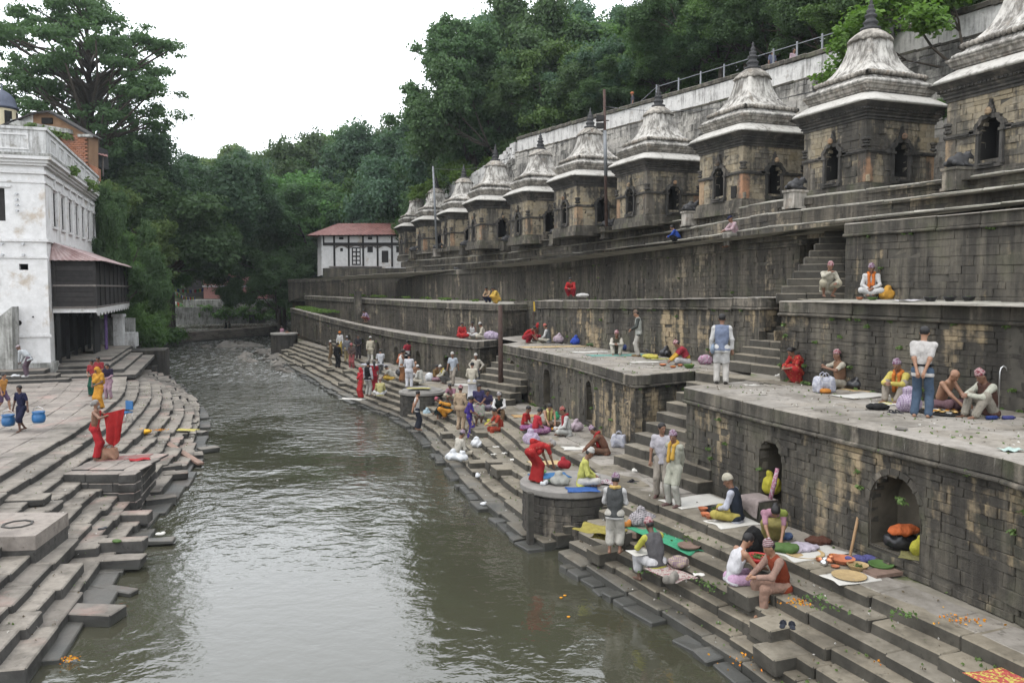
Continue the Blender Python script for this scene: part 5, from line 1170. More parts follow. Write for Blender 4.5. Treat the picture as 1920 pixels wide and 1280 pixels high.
# ------------------------------------------------------------------ hillside and trees
HB=[(*RW.off(-4.5).at(RW.len*f).xy,RW.at(RW.len*f).z-0.9)for f in(0,0.3,0.6,1.0)]+[(6,82,13.0),(0,100,9.5),(-10,118,6.0),(-24,150,3.5),(-60,172,3.5),(-140,190,4)]
LB=[(-140,40,2.5),(-75,50,2.5),(-38,66,2.2),(-44,80,2.2),(-60,120,2.2),(-80,165,2.5)]
def ridge(X,Y,line,slope,cap,side):
    best=np.full(X.shape,1e9);Z=np.full(X.shape,-4.0)
    for(x0,y0,z0),(x1,y1,z1)in zip(line,line[1:]):
        dx,dy=x1-x0,y1-y0;L=dx*dx+dy*dy;t=np.clip(((X-x0)*dx+(Y-y0)*dy)/L,0,1);d=np.hypot(X-x0-t*dx,Y-y0-t*dy);sg=side*(dx*(Y-y0)-dy*(X-x0));z=z0+t*(z1-z0)
        zz=np.where(sg<=0,z+np.minimum(d*slope,cap),z-np.minimum(d*1.6,40));m=d<best;Z=np.where(m,zz,Z);best=np.minimum(best,d)
    return Z
def terr(X,Y):
    X=np.asarray(X,float);Y=np.asarray(Y,float)
    z=np.maximum(ridge(X,Y,HB,0.42,26,1),ridge(X,Y,LB,0.30,16,-1))
    return z+0.5*np.sin(X*0.21+1)*np.sin(Y*0.17)*(z>1)
gx=np.linspace(-170,140,125);gy=np.linspace(30,300,110);GX_,GY_=np.meshgrid(gx,gy,indexing='ij');GZ=np.maximum(terr(GX_,GY_),-3.0)
nv=len(gx),len(gy);ii=np.arange(nv[0]*nv[1]).reshape(nv);Fq=np.stack([ii[:-1,:-1],ii[1:,:-1],ii[1:,1:],ii[:-1,1:]],-1).reshape(-1,4)
Vq=np.stack([GX_,GY_,GZ],-1).reshape(-1,3);keep=(Vq[Fq][:,:,2].max(1)>-1.5)
link('hillside',fastmesh('hillside',Vq,Fq[keep],M['ground_dark'],None,True),kind='structure',label='wooded hillside rising behind the shrines and round the river bend')
def leaf_quads(C,R,n,size,r,flat=0.75,hollow=0.35):
    """n leaf sprays spread through an ellipsoid clump"""
    u=r.normal(size=(n,3));u/=np.linalg.norm(u,axis=1)[:,None];rad=(hollow+(1-hollow)*r.random(n)**0.7+np.abs(r.normal(size=n))*0.22*(1 if hollow>.2 else 0))[:,None];rad=rad*(0.75+0.35*np.sin(u[:,0]*4.1+r.uniform(0,6))*np.sin(u[:,1]*3.7+r.uniform(0,6))+0.12*np.sin(u[:,2]*7+r.uniform(0,6)))[:,None]
    P=np.array(C)+u*rad*np.array(R)
    N=u*0.7+r.normal(size=(n,3))*0.55+np.array([0,0,0.35]);N/=np.linalg.norm(N,axis=1)[:,None]
    T=np.cross(N,r.normal(size=(n,3)));T/=np.linalg.norm(T,axis=1)[:,None]+1e-9;B=np.cross(N,T)
    s=size*(0.6+0.8*r.random(n))[:,None];w=s*(0.45+0.3*r.random(n))[:,None]
    Q=np.stack([P-T*s,P-B*w+N*s*0.15,P+T*s,P+B*w+N*s*0.15],1);return Q.reshape(-1,3)
class Tree:
    def __init__(s,seed,H,spread,trunk_h,limbs,leaf,per,clump,lean=0.0,upright=0.55,bark_r=None,flat=0.7,levels=2,fill=0):
        s.r=np.random.default_rng(seed);s.rr=random.Random(seed);s.mb=MB();s.tips=[];H=float(H);R0=bark_r or H*0.022
        top=Vector((lean*H*0.3,0,trunk_h));a=Vector((0,0,-1.0));mid=Vector((lean*H*0.1,s.rr.uniform(-.1,.1),trunk_h*0.5))
        s.mb.tube([a,mid,top],[R0*1.25,R0,R0*0.8],9)
        for i in range(limbs):
            az=2*math.pi*(i+s.rr.uniform(-.3,.3))/limbs;el=upright+s.rr.uniform(-0.25,0.3);L=math.hypot(spread,H-trunk_h)*s.rr.uniform(0.34,0.55)
            if i==0:el=1.35
            s.limb(top-Vector((0,0,s.rr.uniform(0,trunk_h*0.25))),az,el,L,R0*0.55,levels,spread,H)
        Q=[]
        for(p,k)in s.tips:
            R=clump*s.rr.uniform(0.65,1.25);Q.append(leaf_quads((p.x,p.y,p.z),(R,R,R*flat),int(per*(R/clump)**2),leaf,s.r))
        for k in range(fill):
            az=s.rr.uniform(0,6.283);q=math.sqrt(s.rr.random())*spread*0.8;z=trunk_h+(H-trunk_h)*s.rr.uniform(0.05,0.8)*(1-0.5*(q/spread)**2);R=clump*s.rr.uniform(0.8,1.3);Q.append(leaf_quads((q*math.cos(az),q*math.sin(az),z),(R,R,R*flat),int(per*0.8),leaf,s.r))
        s.Q=np.concatenate(Q);s.H=s.Q[:,2].max()
    def limb(s,p,az,el,L,r,lev,spread,H):
        pts=[p];d=Vector((math.cos(az)*math.cos(el),math.sin(az)*math.cos(el),math.sin(el)))
        for i in range(3):
            d=(d+Vector((s.rr.uniform(-.22,.22),s.rr.uniform(-.22,.22),s.rr.uniform(-.05,.18)))).normalized();pts.append(pts[-1]+d*L/3)
        s.mb.tube(pts,[r,r*0.8,r*0.62,r*0.45],6 if lev>0 else 5)
        if lev==0:s.tips.append((pts[-1],1));s.tips.append((pts[2],0.7));return
        for i in range(s.rr.choice((3,3,4))):s.limb(pts[s.rr.choice((2,3,3))],az+s.rr.uniform(-1.1,1.1),el+s.rr.uniform(-0.65,0.4),L*s.rr.uniform(0.55,0.75),r*0.5,lev-1,spread,H)
    def meshes(s,leafmat):
        F=np.arange(len(s.Q)).reshape(-1,4);return s.mb.mesh('trunk',M['bark'],True),fastmesh('crown',s.Q,F,M[leafmat])
class CrownTree(Tree):
    """trunk with limbs reaching leaf sprays spread through an egg shaped crown"""
    def __init__(s,seed,H,trunk_h,rx,z0,n,leaf,per,clump,flat=0.45,bark_r=0.5,shell=0.5,lean=0.0):
        s.r=np.random.default_rng(seed);s.rr=random.Random(seed);s.mb=MB();Q=[];zc=(z0+H)/2;rz=(H-z0)/2;axis=[Vector((0,0,-1)),Vector((.2,.1,trunk_h*.5)),Vector((lean*.5,0,trunk_h)),Vector((lean,.3,(trunk_h+H)/2)),Vector((lean*1.2,0,H-2))]
        s.mb.tube(axis,[bark_r*1.3,bark_r,bark_r*.8,bark_r*.4,.06],9)
        for k in range(n):
            u=Vector(s.r.normal(size=3));u.normalize();q=shell+(1-shell)*s.rr.random()**.5;w=1-0.35*max(0,u.z)**2;t=Vector((u.x*rx*q*w+lean,u.y*rx*q*w,zc+u.z*rz*q));hr=math.hypot(t.x-lean,t.y)
            b=Vector((lean*.7,0,max(trunk_h*.82,min(t.z-hr*s.rr.uniform(.35,.8),H-3))));m=b.lerp(t,.5)+Vector((s.rr.uniform(-.6,.6),s.rr.uniform(-.6,.6),s.rr.uniform(.0,.9)));L=(t-b).length;rad=bark_r*min(.5,.15+L*.03)
            if k%2==0 or q>.8:s.mb.tube([b,b.lerp(m,.5)+Vector((0,0,.15)),m,t],[rad,rad*.75,rad*.5,rad*.3],5)
            for j in range(3):
                c=t+Vector((max(-1.4,min(1.4,s.rr.gauss(0,.8)))*clump,max(-1.4,min(1.4,s.rr.gauss(0,.8)))*clump,s.rr.gauss(0,clump*.35)))if j else t;R=clump*s.rr.uniform(.5,1.15);Q.append(leaf_quads((c.x,c.y,c.z),(R,R,R*flat),int(per*R*R/clump/clump),leaf,s.r,hollow=.25))
        s.Q=np.concatenate(Q);s.H=s.Q[:,2].max()
TK={}
def crown_kind(key,leafmat,**k):t=CrownTree(**k);TK[key]=(*t.meshes(leafmat),t.H)
def kind(key,leafmat,**k):t=Tree(**k);TK[key]=(*t.meshes(leafmat),t.H)
crown_kind('airy','leaf_dark',seed=5,H=30,trunk_h=14.5,rx=8.2,z0=15.5,n=135,leaf=0.15,per=185,clump=1.2,flat=0.45,bark_r=0.55,shell=0.4)
kind('dense','leaf_dark',seed=11,H=16,spread=6.5,trunk_h=5,limbs=7,leaf=0.15,per=1000,clump=1.5,upright=0.5,levels=2,flat=0.72,fill=10)
kind('tall','leaf_blue',seed=23,H=20,spread=6,trunk_h=7,limbs=7,leaf=0.15,per=1000,clump=1.55,upright=0.75,levels=2,flat=0.75,fill=8)
crown_kind('broad','leaf_mid',seed=25,H=15,trunk_h=5,rx=7.5,z0=3.5,n=95,leaf=0.15,per=420,clump=1.35,flat=0.6,bark_r=0.35,shell=0.6)
crown_kind('olive','leaf_olive',seed=35,H=14,trunk_h=4.5,rx=4.6,z0=3.0,n=75,leaf=0.14,per=380,clump=1.1,flat=0.6,bark_r=0.3,shell=0.5)
crown_kind('sprawl','leaf_dark',seed=15,H=18,trunk_h=7,rx=6.5,z0=6,n=64,leaf=0.15,per=420,clump=1.2,flat=0.6,bark_r=0.4,shell=0.45,lean=-1.8)
kind('bright','leaf_bright',seed=67,H=7,spread=2.6,trunk_h=2.4,limbs=6,leaf=0.11,per=200,clump=0.7,upright=0.6,levels=2,flat=0.8)
kind('bush','leaf_mid',seed=71,H=4.5,spread=2.6,trunk_h=0.6,limbs=7,leaf=0.09,per=900,clump=0.95,upright=0.55,levels=1,flat=0.8,fill=8)
TW={'airy':'airy','dense':'dark dense','tall':'tall blue green','broad':'broad leafy','olive':'olive green','sprawl':'sprawling','bright':'yellow green','bush':'bushy'}
def tree(key,px,d,pytop,label,w=1.0,zb=None,rz=None,group='trees on the wooded hillside',name='tree'):
    b=PD(px,HOR,d);z=float(terr(b.x,b.y))if zb is None else zb;z=max(z,0.3);H=PD(px,pytop,d).z-z;tm,cm,h=TK[key];s=max(0.25,H/h)
    t=thing(name,label,'tree' if key!='bush' else 'bush',(b.x,b.y,z),group,rz=random.uniform(0,6.28)if rz is None else rz);t.scale=(s*w,s*w,s)
    link('trunk',tm,t,(0,0,0),local=True);link('crown',cm,t,(0,0,0),local=True);return t
tree('airy',180,76,-22,'huge airy tree towering over the brick house against the white sky',0.98,3.0,0.6,None)
for a in[('tall',316,92,250,'dark upright tree standing right of the huge airy tree'),('dense',262,84,300,'dense dark tree at the right foot of the huge airy tree',1.2),('olive',215,74,335,'olive green tree just right of the white house cornice',0.9),
          ('broad',218,70,430,'leafy tree beside the wall of the white house',0.62),('bush',262,70,500,'tall bush over the river wall by the balcony',0.6),('broad',268,100,380,'leafy tree behind the left bank bushes',0.62),
          ('bush',254,76,560,'round green bush hanging over the water left of the rapids',0.7),('bush',246,66,545,'bush growing over the square tank',0.7),('dense',292,112,340,'dark tree behind the prayer flags',0.7),('tall',318,140,335,'blue green tree left of the pink house',0.7)]:
    tree(*a)
mid=[('broad',415,165,330,'big spreading tree above the pink house',1.0,8),('broad',522,112,336,'broad tree with a leaning trunk at the river bend',0.8,2.5),('broad',560,116,318,'broad dark tree left of the timbered house',0.95,3.0),('dense',532,104,405,'dark tree overhanging the far terrace corner',0.85,1.5),('dense',600,112,335,'dense tree just behind the timbered house roof',1.15,4),('dense',522,97,465,'low dark tree at the water beside the far terrace',0.9,0.8)]
for a in mid:tree(*a)
tree('dense',203,58.5,334,'young tree at the far corner of the white house below the brick wall',0.42)
# skyline of the far wood, then the wood on the right hill
sky_l=[(352,150,318,'tall'),(388,160,288,'olive'),(408,145,300,'tall'),(452,150,268,'olive'),(478,165,285,'broad'),(505,150,290,'olive'),(535,160,300,'dense'),(560,150,278,'tall'),(590,150,258,'broad'),(622,145,243,'olive'),(655,150,262,'dense'),(688,140,258,'tall'),(715,130,252,'dense'),(742,125,228,'dense'),(770,120,216,'tall'),(640,125,300,'tall'),(690,118,300,'broad'),(735,126,300,'dense'),(660,118,345,'dense'),(700,122,350,'tall'),(735,118,345,'dense'),(440,140,318,'dense'),(530,135,320,'tall'),(380,140,335,'broad')]
NUM=['first','second','third','fourth','fifth','sixth','seventh','eighth','ninth','tenth','eleventh','twelfth','thirteenth','fourteenth','fifteenth','sixteenth','seventeenth','eighteenth','nineteenth','twentieth','twenty-first','twenty-second','twenty-third','twenty-fourth','twenty-fifth','twenty-sixth','twenty-seventh','twenty-eighth','twenty-ninth','thirtieth','thirty-first','thirty-second','thirty-third','thirty-fourth','thirty-fifth','thirty-sixth','thirty-seventh','thirty-eighth','thirty-ninth','fortieth']
for i,(px,d,py,k)in enumerate(sorted(sky_l)):tree(k,px,max(d,172)if px<510 else d,py,'%s tree in the far wood, %s from the left above the river bend'%(TW[k],NUM[i]),0.85)
tree('sprawl',898,82,38,'sprawling tree leaning out over the sky above the far shrines',0.85,12.0,0.5)
right=[(800,112,240,'dense'),(830,104,250,'tall'),(868,104,250,'dense'),(915,100,215,'dense'),(955,95,150,'tall'),(1005,92,110,'dense'),(1015,96,6,'tall'),(1050,92,10,'dense'),(1072,95,30,'broad'),(1110,90,42,'dense'),(1150,86,45,'broad'),(1190,84,44,'tall'),(1232,80,48,'olive'),(1270,76,40,'dense'),(1010,80,95,'dense'),(1060,78,75,'broad'),(1105,74,95,'dense'),(1150,72,90,'tall'),(1200,70,95,'dense'),(1245,67,70,'broad'),(1300,66,-10,'dense'),(1345,62,-40,'dense'),(1390,60,-60,'broad'),(1435,57,-60,'dense'),(1480,55,-90,'tall'),(1530,52,-80,'dense'),(1580,50,-110,'dense'),(1640,47,-110,'broad'),(1700,45,-130,'dense'),(1770,43,-130,'dense'),(1850,41,-150,'dense'),(1930,40,-150,'broad'),(1320,74,-40,'tall'),(1415,70,-90,'dense'),(1510,64,-120,'tall'),(1610,58,-140,'dense')]
for i,(px,d,py,k)in enumerate(sorted(right)):tree(k,px,d,py,'%s tree on the right hill, %s from the left behind the retaining wall'%(TW[k],NUM[i]),0.85 if px<1100 else 1.1)
for px,d,py,lab in((806,84,338,'small yellow green tree left of the thin grey pole behind the far shrines'),(868,80,292,'small yellow green tree behind the seventh shrine'),(845,90,320,'small yellow green tree between the far shrines')):tree('bright',px,d,py,lab,1.3,PD(px,400,d).z)
# leafy branch and bushes by the nearest shrine
tree('bright',1792,33,-70,'bright leafy tree leaning over the retaining wall beside the nearest shrine',1.5,13.0)
tree('bush',1772,30.5,168,'small green bush between the two nearest shrines',0.5,12.0);tree('bush',1795,31.0,190,'small bush growing from the ledge behind the nearest shrine',0.4,11.6)
# undergrowth of the hillside
def undergrowth(name,pts,leafmat,size,per,R,label):
    r=np.random.default_rng(5);Q=[leaf_quads(p,(R,R,R*0.6),per,size,r)for p in pts];Q=np.concatenate(Q);link(name,fastmesh(name,Q,np.arange(len(Q)).reshape(-1,4),M[leafmat]),label=label,kind='stuff')
r=np.random.default_rng(9);pts=[]
while len(pts)<700:
    px=r.uniform(190,1500);d=r.uniform(60,190);b=PD(px,HOR,d);z=float(terr(b.x,b.y))
    if z>0.5 and not(340<px<500 and d<155):pts.append((b.x,b.y,z+0.5))
undergrowth('undergrowth',pts,'leaf_dark',0.30,90,1.6,'dark undergrowth covering the wooded hillside')
pts=[]
for px in np.arange(232,330,5):pts.append(tuple(PZ(px,648-(px-232)*0.12,0.6)+Vector((random.uniform(-1,1),random.uniform(0,4),random.uniform(0,0.8)))))
for px in np.arange(320,560,4):pts.append(tuple(PD(px,590+random.uniform(-14,6),126+random.uniform(-2,3))))
undergrowth('bank_growth',pts,'leaf_mid',0.2,120,1.0,'green growth along the far river banks')
# ------------------------------------------------------------------ plants on the masonry
def tufts(name,pts,leafmat,size,per,R,label,up=0.6):
    r=np.random.default_rng(len(pts));Q=[leaf_quads(p,(R,R,R*up),per,size,r,hollow=0.1)for p in pts];Q=np.concatenate(Q);link(name,fastmesh(name,Q,np.arange(len(Q)).reshape(-1,4),M[leafmat]),label=label,kind='stuff')
pts=[]
for k in range(26):p=T1C.at(T1C.len*(0.80+0.2*k/26));n=T1C.nor(T1C.len*(0.80+0.2*k/26));[pts.append(tuple(p+Vector((-n.x*q,-n.y*q,0.08))))for q in(0.7,1.5,2.4)]
for k in range(14):f=random.random();p=T2C.at(T2C.len*f);pts.append((p.x+4.0,p.y+2.0,p.z+0.05))
tufts('ledge_grass',pts,'grass_blade',0.07,90,0.55,'short bright grass growing on the far terrace ledges',0.25)
pts=[]
for(path,h,n,zr)in((T1A,2.3,34,(0.35,2.1)),(T1B,2.2,22,(0.4,2.0)),(T2A,2.1,26,(0.4,2.0)),(T3A,2.3,16,(0.4,2.2)),(T2B,2.2,18,(0.4,2.1)),(T3B,2.4,26,(0.4,2.3)),(T1C,2.2,20,(0.4,2.0))):
    for k in range(n):s=path.len*random.random();p=path.at(s);q=path.nor(s);z=random.uniform(*zr)if random.random()<0.6 else zr[0];pts.append((p.x+q.x*0.03,p.y+q.y*0.03,p.z-z))
for(path,n,h)in((T2A,40,2.05),(T2B,30,2.2),(T1B,20,2.2),(T3A,20,2.2),(T3B,40,2.3)):
    for k in range(n):s=path.len*random.random();p=path.at(s);q=path.nor(s);pts.append((p.x+q.x*0.08,p.y+q.y*0.08,p.z-h))
tufts('wall_moss',pts,'leaf_olive',0.035,34,0.10,'small weeds and moss in the joints of the terrace walls',0.5)
pts=[tuple(hp(a,b,z)+Vector((0,0,0)))for(a,b,z)in[(5.5,0.35,12.55),(6.2,0.4,12.7),(11.5,0.4,12.6),(12.4,0.45,12.5),(13.0,0.4,12.8),(14.0,0.5,12.5),(17.5,0.35,12.3),(18.2,0.3,12.9),(18.6,0.2,12.0)]]+[tuple(PD(x,y,D0-0.6))for x,y in((80,245),(95,248),(110,252),(125,255),(60,236),(100,262))]
tufts('roof_weeds',pts,'leaf_olive',0.12,70,0.5,'weeds growing on the cornice of the white house and the brick house',0.8)
# ------------------------------------------------------------------ people: one skin per body, clothes as its children
def ik(a,b,l1,l2,pole):
    a,b,pole=Vector(a),Vector(b),Vector(pole);d=b-a;L=d.length
    if L>(l1+l2)*0.995:b=a+d*((l1+l2)*0.995/L);d=b-a;L=d.length
    u=d/max(L,1e-6);x=(l1*l1-l2*l2+L*L)/(2*L)if L>1e-6 else 0;h=math.sqrt(max(0,l1*l1-x*x));p=pole-u*pole.dot(u)
    p=p.normalized()if p.length>1e-5 else u.orthogonal().normalized();return a+u*x+p*h,b
POSES={  # pelvis (y, z), lean, head pitch, feet L/R, knee pole, hands L/R
    'stand':dict(pel=(0,0.90),lean=2,head=5,feet=((-.11,0.02,.07),(.11,-.01,.07)),hands=((-.27,.06,.76),(.27,.06,.76))),
    'back':dict(pel=(0,0.90),lean=3,head=12,feet=((-.12,0,.07),(.12,.03,.07)),hands=((-.05,-.20,.86),(.06,-.21,.84)),elbow=(0,-1,-.2)),
    'front':dict(pel=(0,0.90),lean=4,head=22,feet=((-.11,0,.07),(.11,.04,.07)),hands=((-.08,.26,1.02),(.08,.28,1.0))),
    'hips':dict(pel=(0,0.90),lean=3,head=10,feet=((-.14,0,.07),(.14,.06,.07)),hands=((-.22,.02,.98),(.22,.02,.98)),elbow=(0,-.4,0)),
    'walk':dict(pel=(0,0.87),lean=7,head=8,feet=((-.10,.26,.07),(.10,-.26,.12)),hands=((-.26,-.12,.80),(.26,.2,.82))),
    'reach':dict(pel=(0,0.90),lean=6,head=-12,feet=((-.11,0,.07),(.13,.05,.07)),hands=((-.06,.42,1.28),(.14,.40,1.30))),
    'lap':dict(pel=(0,.12),lean=14,head=18,feet=((.12,.30,.07),(-.12,.24,.08)),knee=((-1,.35,.25),(1,.35,.25)),hands=((-.07,.34,.24),(.08,.32,.22))),
    'work':dict(pel=(0,.12),lean=34,head=26,feet=((.12,.30,.07),(-.12,.24,.08)),knee=((-1,.35,.25),(1,.35,.25)),hands=((-.12,.60,.16),(.12,.62,.15))),
    'knees':dict(pel=(0,.12),lean=16,head=10,feet=((-.12,.42,.06),(.12,.45,.06)),knee=((-.3,.5,1),(.3,.5,1)),hands=((-.02,.50,.44),(.05,.52,.42))),
    'squat':dict(pel=(-.10,.26),lean=36,head=12,feet=((-.13,.06,.06),(.13,.08,.06)),knee=((-.35,1,.6),(.35,1,.6)),hands=((-.06,.48,.40),(.07,.46,.42))),
    'squatwork':dict(pel=(-.12,.28),lean=52,head=30,feet=((-.14,.04,.06),(.14,.06,.06)),knee=((-.5,1,.6),(.5,1,.6)),hands=((-.10,.58,.14),(.12,.60,.14))),
    'step':dict(pel=(0,.11),lean=24,head=14,feet=((-.13,.42,-.30),(.13,.38,-.32)),knee=((-.2,1,.4),(.2,1,.4)),hands=((-.08,.52,.30),(.10,.54,.28))),
    'chin':dict(pel=(-.10,.26),lean=30,head=6,feet=((-.13,.06,.06),(.13,.08,.06)),knee=((-.35,1,.6),(.35,1,.6)),hands=((-.12,.40,.40),(.03,.33,.72))),
    'bend':dict(pel=(-.14,.84),lean=88,head=30,feet=((-.12,0,.07),(.12,.05,.07)),hands=((-.12,.50,.36),(.12,.56,.30))),
    'stoop':dict(pel=(-.10,.88),lean=55,head=-4,feet=((-.11,0,.07),(.12,.1,.07)),hands=((-.1,.34,.66),(.12,.36,.7))),
    'legs':dict(pel=(0,.12),lean=12,head=22,feet=((-.12,.62,.07),(.14,.50,.06)),knee=((-.2,.2,1),(.2,.2,1)),hands=((-.10,.50,.22),(.16,.46,.22))),
}
def rotx(v,deg):
    a=math.radians(deg);return Vector((v[0],v[1]*math.cos(a)+v[2]*math.sin(a),-v[1]*math.sin(a)+v[2]*math.cos(a)))
def skeleton(P):
    J={};pe=Vector((0,P['pel'][0],P['pel'][1]));J['pelvis']=pe;le=P['lean']
    def up(z,f):return rotx((0,0,z),f)
    J['waist']=pe+up(.17,le*.5);J['chest']=J['waist']+up(.20,le);J['neck']=J['chest']+up(.17,le*1.05);hp_=le*0.55+P.get('head',0)
    J['skull']=J['neck']+up(.055,le*.8)+rotx((0,.015,.125),hp_);J['hp']=hp_;J['hy']=P.get('yaw',0)
    kn=P.get('knee',((0,1,.1),(0,1,.1)));el=P.get('elbow',(0,-.6,-.3))
    for i,s in enumerate((-1,1)):
        hip=pe+Vector((s*.095,0,-.01));k,f=ik(hip,P['feet'][i],.43,.42,kn[i]);J['hip%d'%i],J['knee%d'%i],J['ank%d'%i]=hip,k,f
        sh=J['neck']+rotx((s*.175,-.005,-.055),le);e,h=ik(sh,P['hands'][i],.285,.25,Vector((s*.9,el[1],el[2])));J['sho%d'%i],J['elb%d'%i],J['wri%d'%i]=sh,e,h
    return J
def foot_dir(J,i,flat):
    d=(J['ank%d'%i]-J['knee%d'%i]);f=J['knee%d'%i]-J['hip%d'%i];v=Vector((0.12*(-1,1)[i],1,0));
    if flat:return v.normalized()
    v=Vector((f.x,f.y,0));return v.normalized()if v.length>.05 else Vector((0,1,0))
def headR(J):
    R=Matrix.Rotation(math.radians(J['hy']),3,'Z')@Matrix.Rotation(math.radians(-J['hp']),3,'X');return R
def body_sdf(J,fem,flat):
    s=SDF();w=0.92 if fem else 1.0
    s.cap(J['hip0'],J['hip1'],.088*(1.06 if fem else 1));s.cap(J['pelvis'],J['waist'],.096,.088)
    for u in(-1,1):s.cap(J['waist']+Vector((u*.05,0,0)),J['chest']+Vector((u*.075*w,0,.02)),.086,.090*w)
    s.cap(J['chest'],J['neck']+(J['chest']-J['neck'])*.25,.095,.07);s.cap(J['sho0'],J['sho1'],.050*w)
    s.cap(J['neck']+(J['chest']-J['neck'])*.1,J['skull']-(headR(J)@Vector((0,.015,.05))),.054*w,.05,k=.03)
    for i in(0,1):
        s.cap(J['hip%d'%i],J['knee%d'%i],.076,.052);s.cap(J['knee%d'%i],J['ank%d'%i],.050,.034)
        s.cap(J['knee%d'%i]*.72+J['ank%d'%i]*.28+Vector((0,-.012,0)),J['knee%d'%i]*.55+J['ank%d'%i]*.45,.054,.045)
        a=J['ank%d'%i];fd=foot_dir(J,i,flat);s.cap(a+Vector((0,0,-.025))-fd*.045,a+fd*.14+Vector((0,0,-.045)),.036,.026,k=.025);s.cap(a+fd*.12+Vector((.01,0,-.045)),a+fd*.175+Vector((-.01,0,-.05)),.028,.018,k=.02)
        s.cap(J['sho%d'%i],J['elb%d'%i],.050*w,.038*w);s.cap(J['elb%d'%i],J['wri%d'%i],.039*w,.026*w)
        h=(J['wri%d'%i]-J['elb%d'%i]).normalized();s.cap(J['wri%d'%i],J['wri%d'%i]+h*.075,.028,.034,k=.02)
    R=headR(J);c=J['skull'];Rn=[[R[a][b]for b in range(3)]for a in range(3)]
    s.ell(c+R@Vector((0,-.008,.02)),(.076,.096,.092),Rn,k=.02);s.ell(c+R@Vector((0,.018,-.045)),(.056,.068,.075),Rn,k=.03)
    s.cap(c+R@Vector((0,.088,.01)),c+R@Vector((0,.108,-.032)),.010,.017,k=.012);s.cap(c+R@Vector((0,.075,-.098)),c+R@Vector((0,.07,-.1)),.02,k=.02)
    s.cap(c+R@Vector((-.05,.07,.026)),c+R@Vector((.05,.07,.026)),.014,k=.012)
    for u in(-1,1):s.ell(c+R@Vector((u*.079,-.008,-.01)),(.012,.022,.034),Rn,k=.008)
    return s
def hand_geo(J,i,mb,curl):
    w,e=J['wri%d'%i],J['elb%d'%i];h=(w-e).normalized();sgn=(-1,1)[i]
    side=h.cross(Vector((0,0,1)));side=side.normalized()if side.length>.1 else Vector((sgn,0,0));n=side.cross(h).normalized()
    if n.z>0:n=-n # palm side
    th=side if side.x*sgn<0 else-side # thumb towards the body's middle
    p0=w+h*.075
    for k,(o,L)in enumerate(((.028,.070),(.010,.080),(-.009,.074),(-.027,.056))):
        a=p0+th*o*1.0-h*.03;b=p0+th*o*1.15+h*L*.45+n*.008*curl;c=p0+th*o*1.1+h*L*(.9-.12*curl)+n*(.030*curl);mb.tube([a,b,b*.4+c*.6+n*.004,c],[.0105,.0095,.0085,.006],6)
    mb.tube([w+h*.02+th*.012,w+h*.055+th*.048+n*.006,w+h*.095+th*.052+n*.018],[.014,.0115,.008],6)
CLO=lambda c,p=None,c2=None:cloth(c,p,c2)
def torso(s,J,g,low=.06,fem=False):
    w=0.92 if fem else 1.0;d=(J['pelvis']-J['waist']).normalized()
    s.cap(J['hip0']+d*low,J['hip1']+d*low,.090+g);s.cap(J['pelvis']+d*low,J['waist'],.098+g,.090+g)
    for u in(-1,1):s.cap(J['waist']+Vector((u*.05,0,0)),J['chest']+Vector((u*.075*w,0,.02)),.088+g,.092*w+g)
    s.cap(J['chest'],J['neck']+(J['chest']-J['neck'])*.28,.097+g,.066+g)
    if low>-.1:s.cut(J['pelvis']+d*(low+.045),d)
def sleeves(s,J,g,f):
    for i in(0,1):
        s.cap(J['sho%d'%i],J['sho%d'%i].lerp(J['elb%d'%i],min(1,f)),.054+g,.044+g)
        if f>1:s.cap(J['elb%d'%i],J['elb%d'%i].lerp(J['wri%d'%i],f-1),.044+g,.034+g)
    s.cap(J['sho0'],J['sho1'],.058+g)
def legs(s,J,g,f,flare=0.0):
    s.cap(J['hip0'],J['hip1'],.088+g)
    for i in(0,1):
        s.cap(J['hip%d'%i],J['hip%d'%i].lerp(J['knee%d'%i],min(1,f)),.080+g,.060+g+flare*.6)
        if f>1:s.cap(J['knee%d'%i],J['knee%d'%i].lerp(J['ank%d'%i],f-1),.064+g+flare*.6,.050+g+flare)
def skirt(s,J,g,f):
    """cloth hung round both legs"""
    st=J['pelvis'].z>.6;r0,r1=(.074,.080)if st else(.070,.066);kk=.05 if st else .09
    s.cap(J['hip0'],J['hip1'],.084+g,k=.04)
    for i in(0,1):
        e=J['hip%d'%i].lerp(J['knee%d'%i],min(1,f));s.cap(J['hip%d'%i],e,r0+g,r1+g,k=kk)
        if f>1:s.cap(J['knee%d'%i],J['knee%d'%i].lerp(J['ank%d'%i],f-1),r1+g,r1+g+(.012 if st else 0),k=kk)
    if f>1:s.cap((J['knee0']+J['knee1'])/2,((J['knee0']+J['knee1'])/2).lerp((J['ank0']+J['ank1'])/2,f-1),.07+g,.08+g,k=kk);s.cap(J['pelvis'],(J['knee0']+J['knee1'])/2,.07+g,.07+g,k=kk)
    if st:k=J['hip0'].lerp(J['knee0'],min(1,f))if f<=1 else J['knee0'].lerp(J['ank0'],f-1);s.cut((0,0,k.z-.02),(0,0,-1))
NP=[0]
WHITE,CREAM,KHAKI,GREY,CHAR,BLACK,NAVY=(.72,.71,.69),(.60,.55,.44),(.33,.28,.21),(.25,.25,.25),(.075,.08,.085),(.018,.018,.02),(.03,.035,.08)
RED,CRIM,ORANGE,YELL,PINK,LILAC,BLUE,RUST=(.52,.02,.02),(.36,.015,.03),(.72,.20,.01),(.68,.56,.10),(.62,.30,.40),(.62,.50,.62),(.03,.10,.45),(.36,.065,.02)
TOPI=(.55,.36,.36)
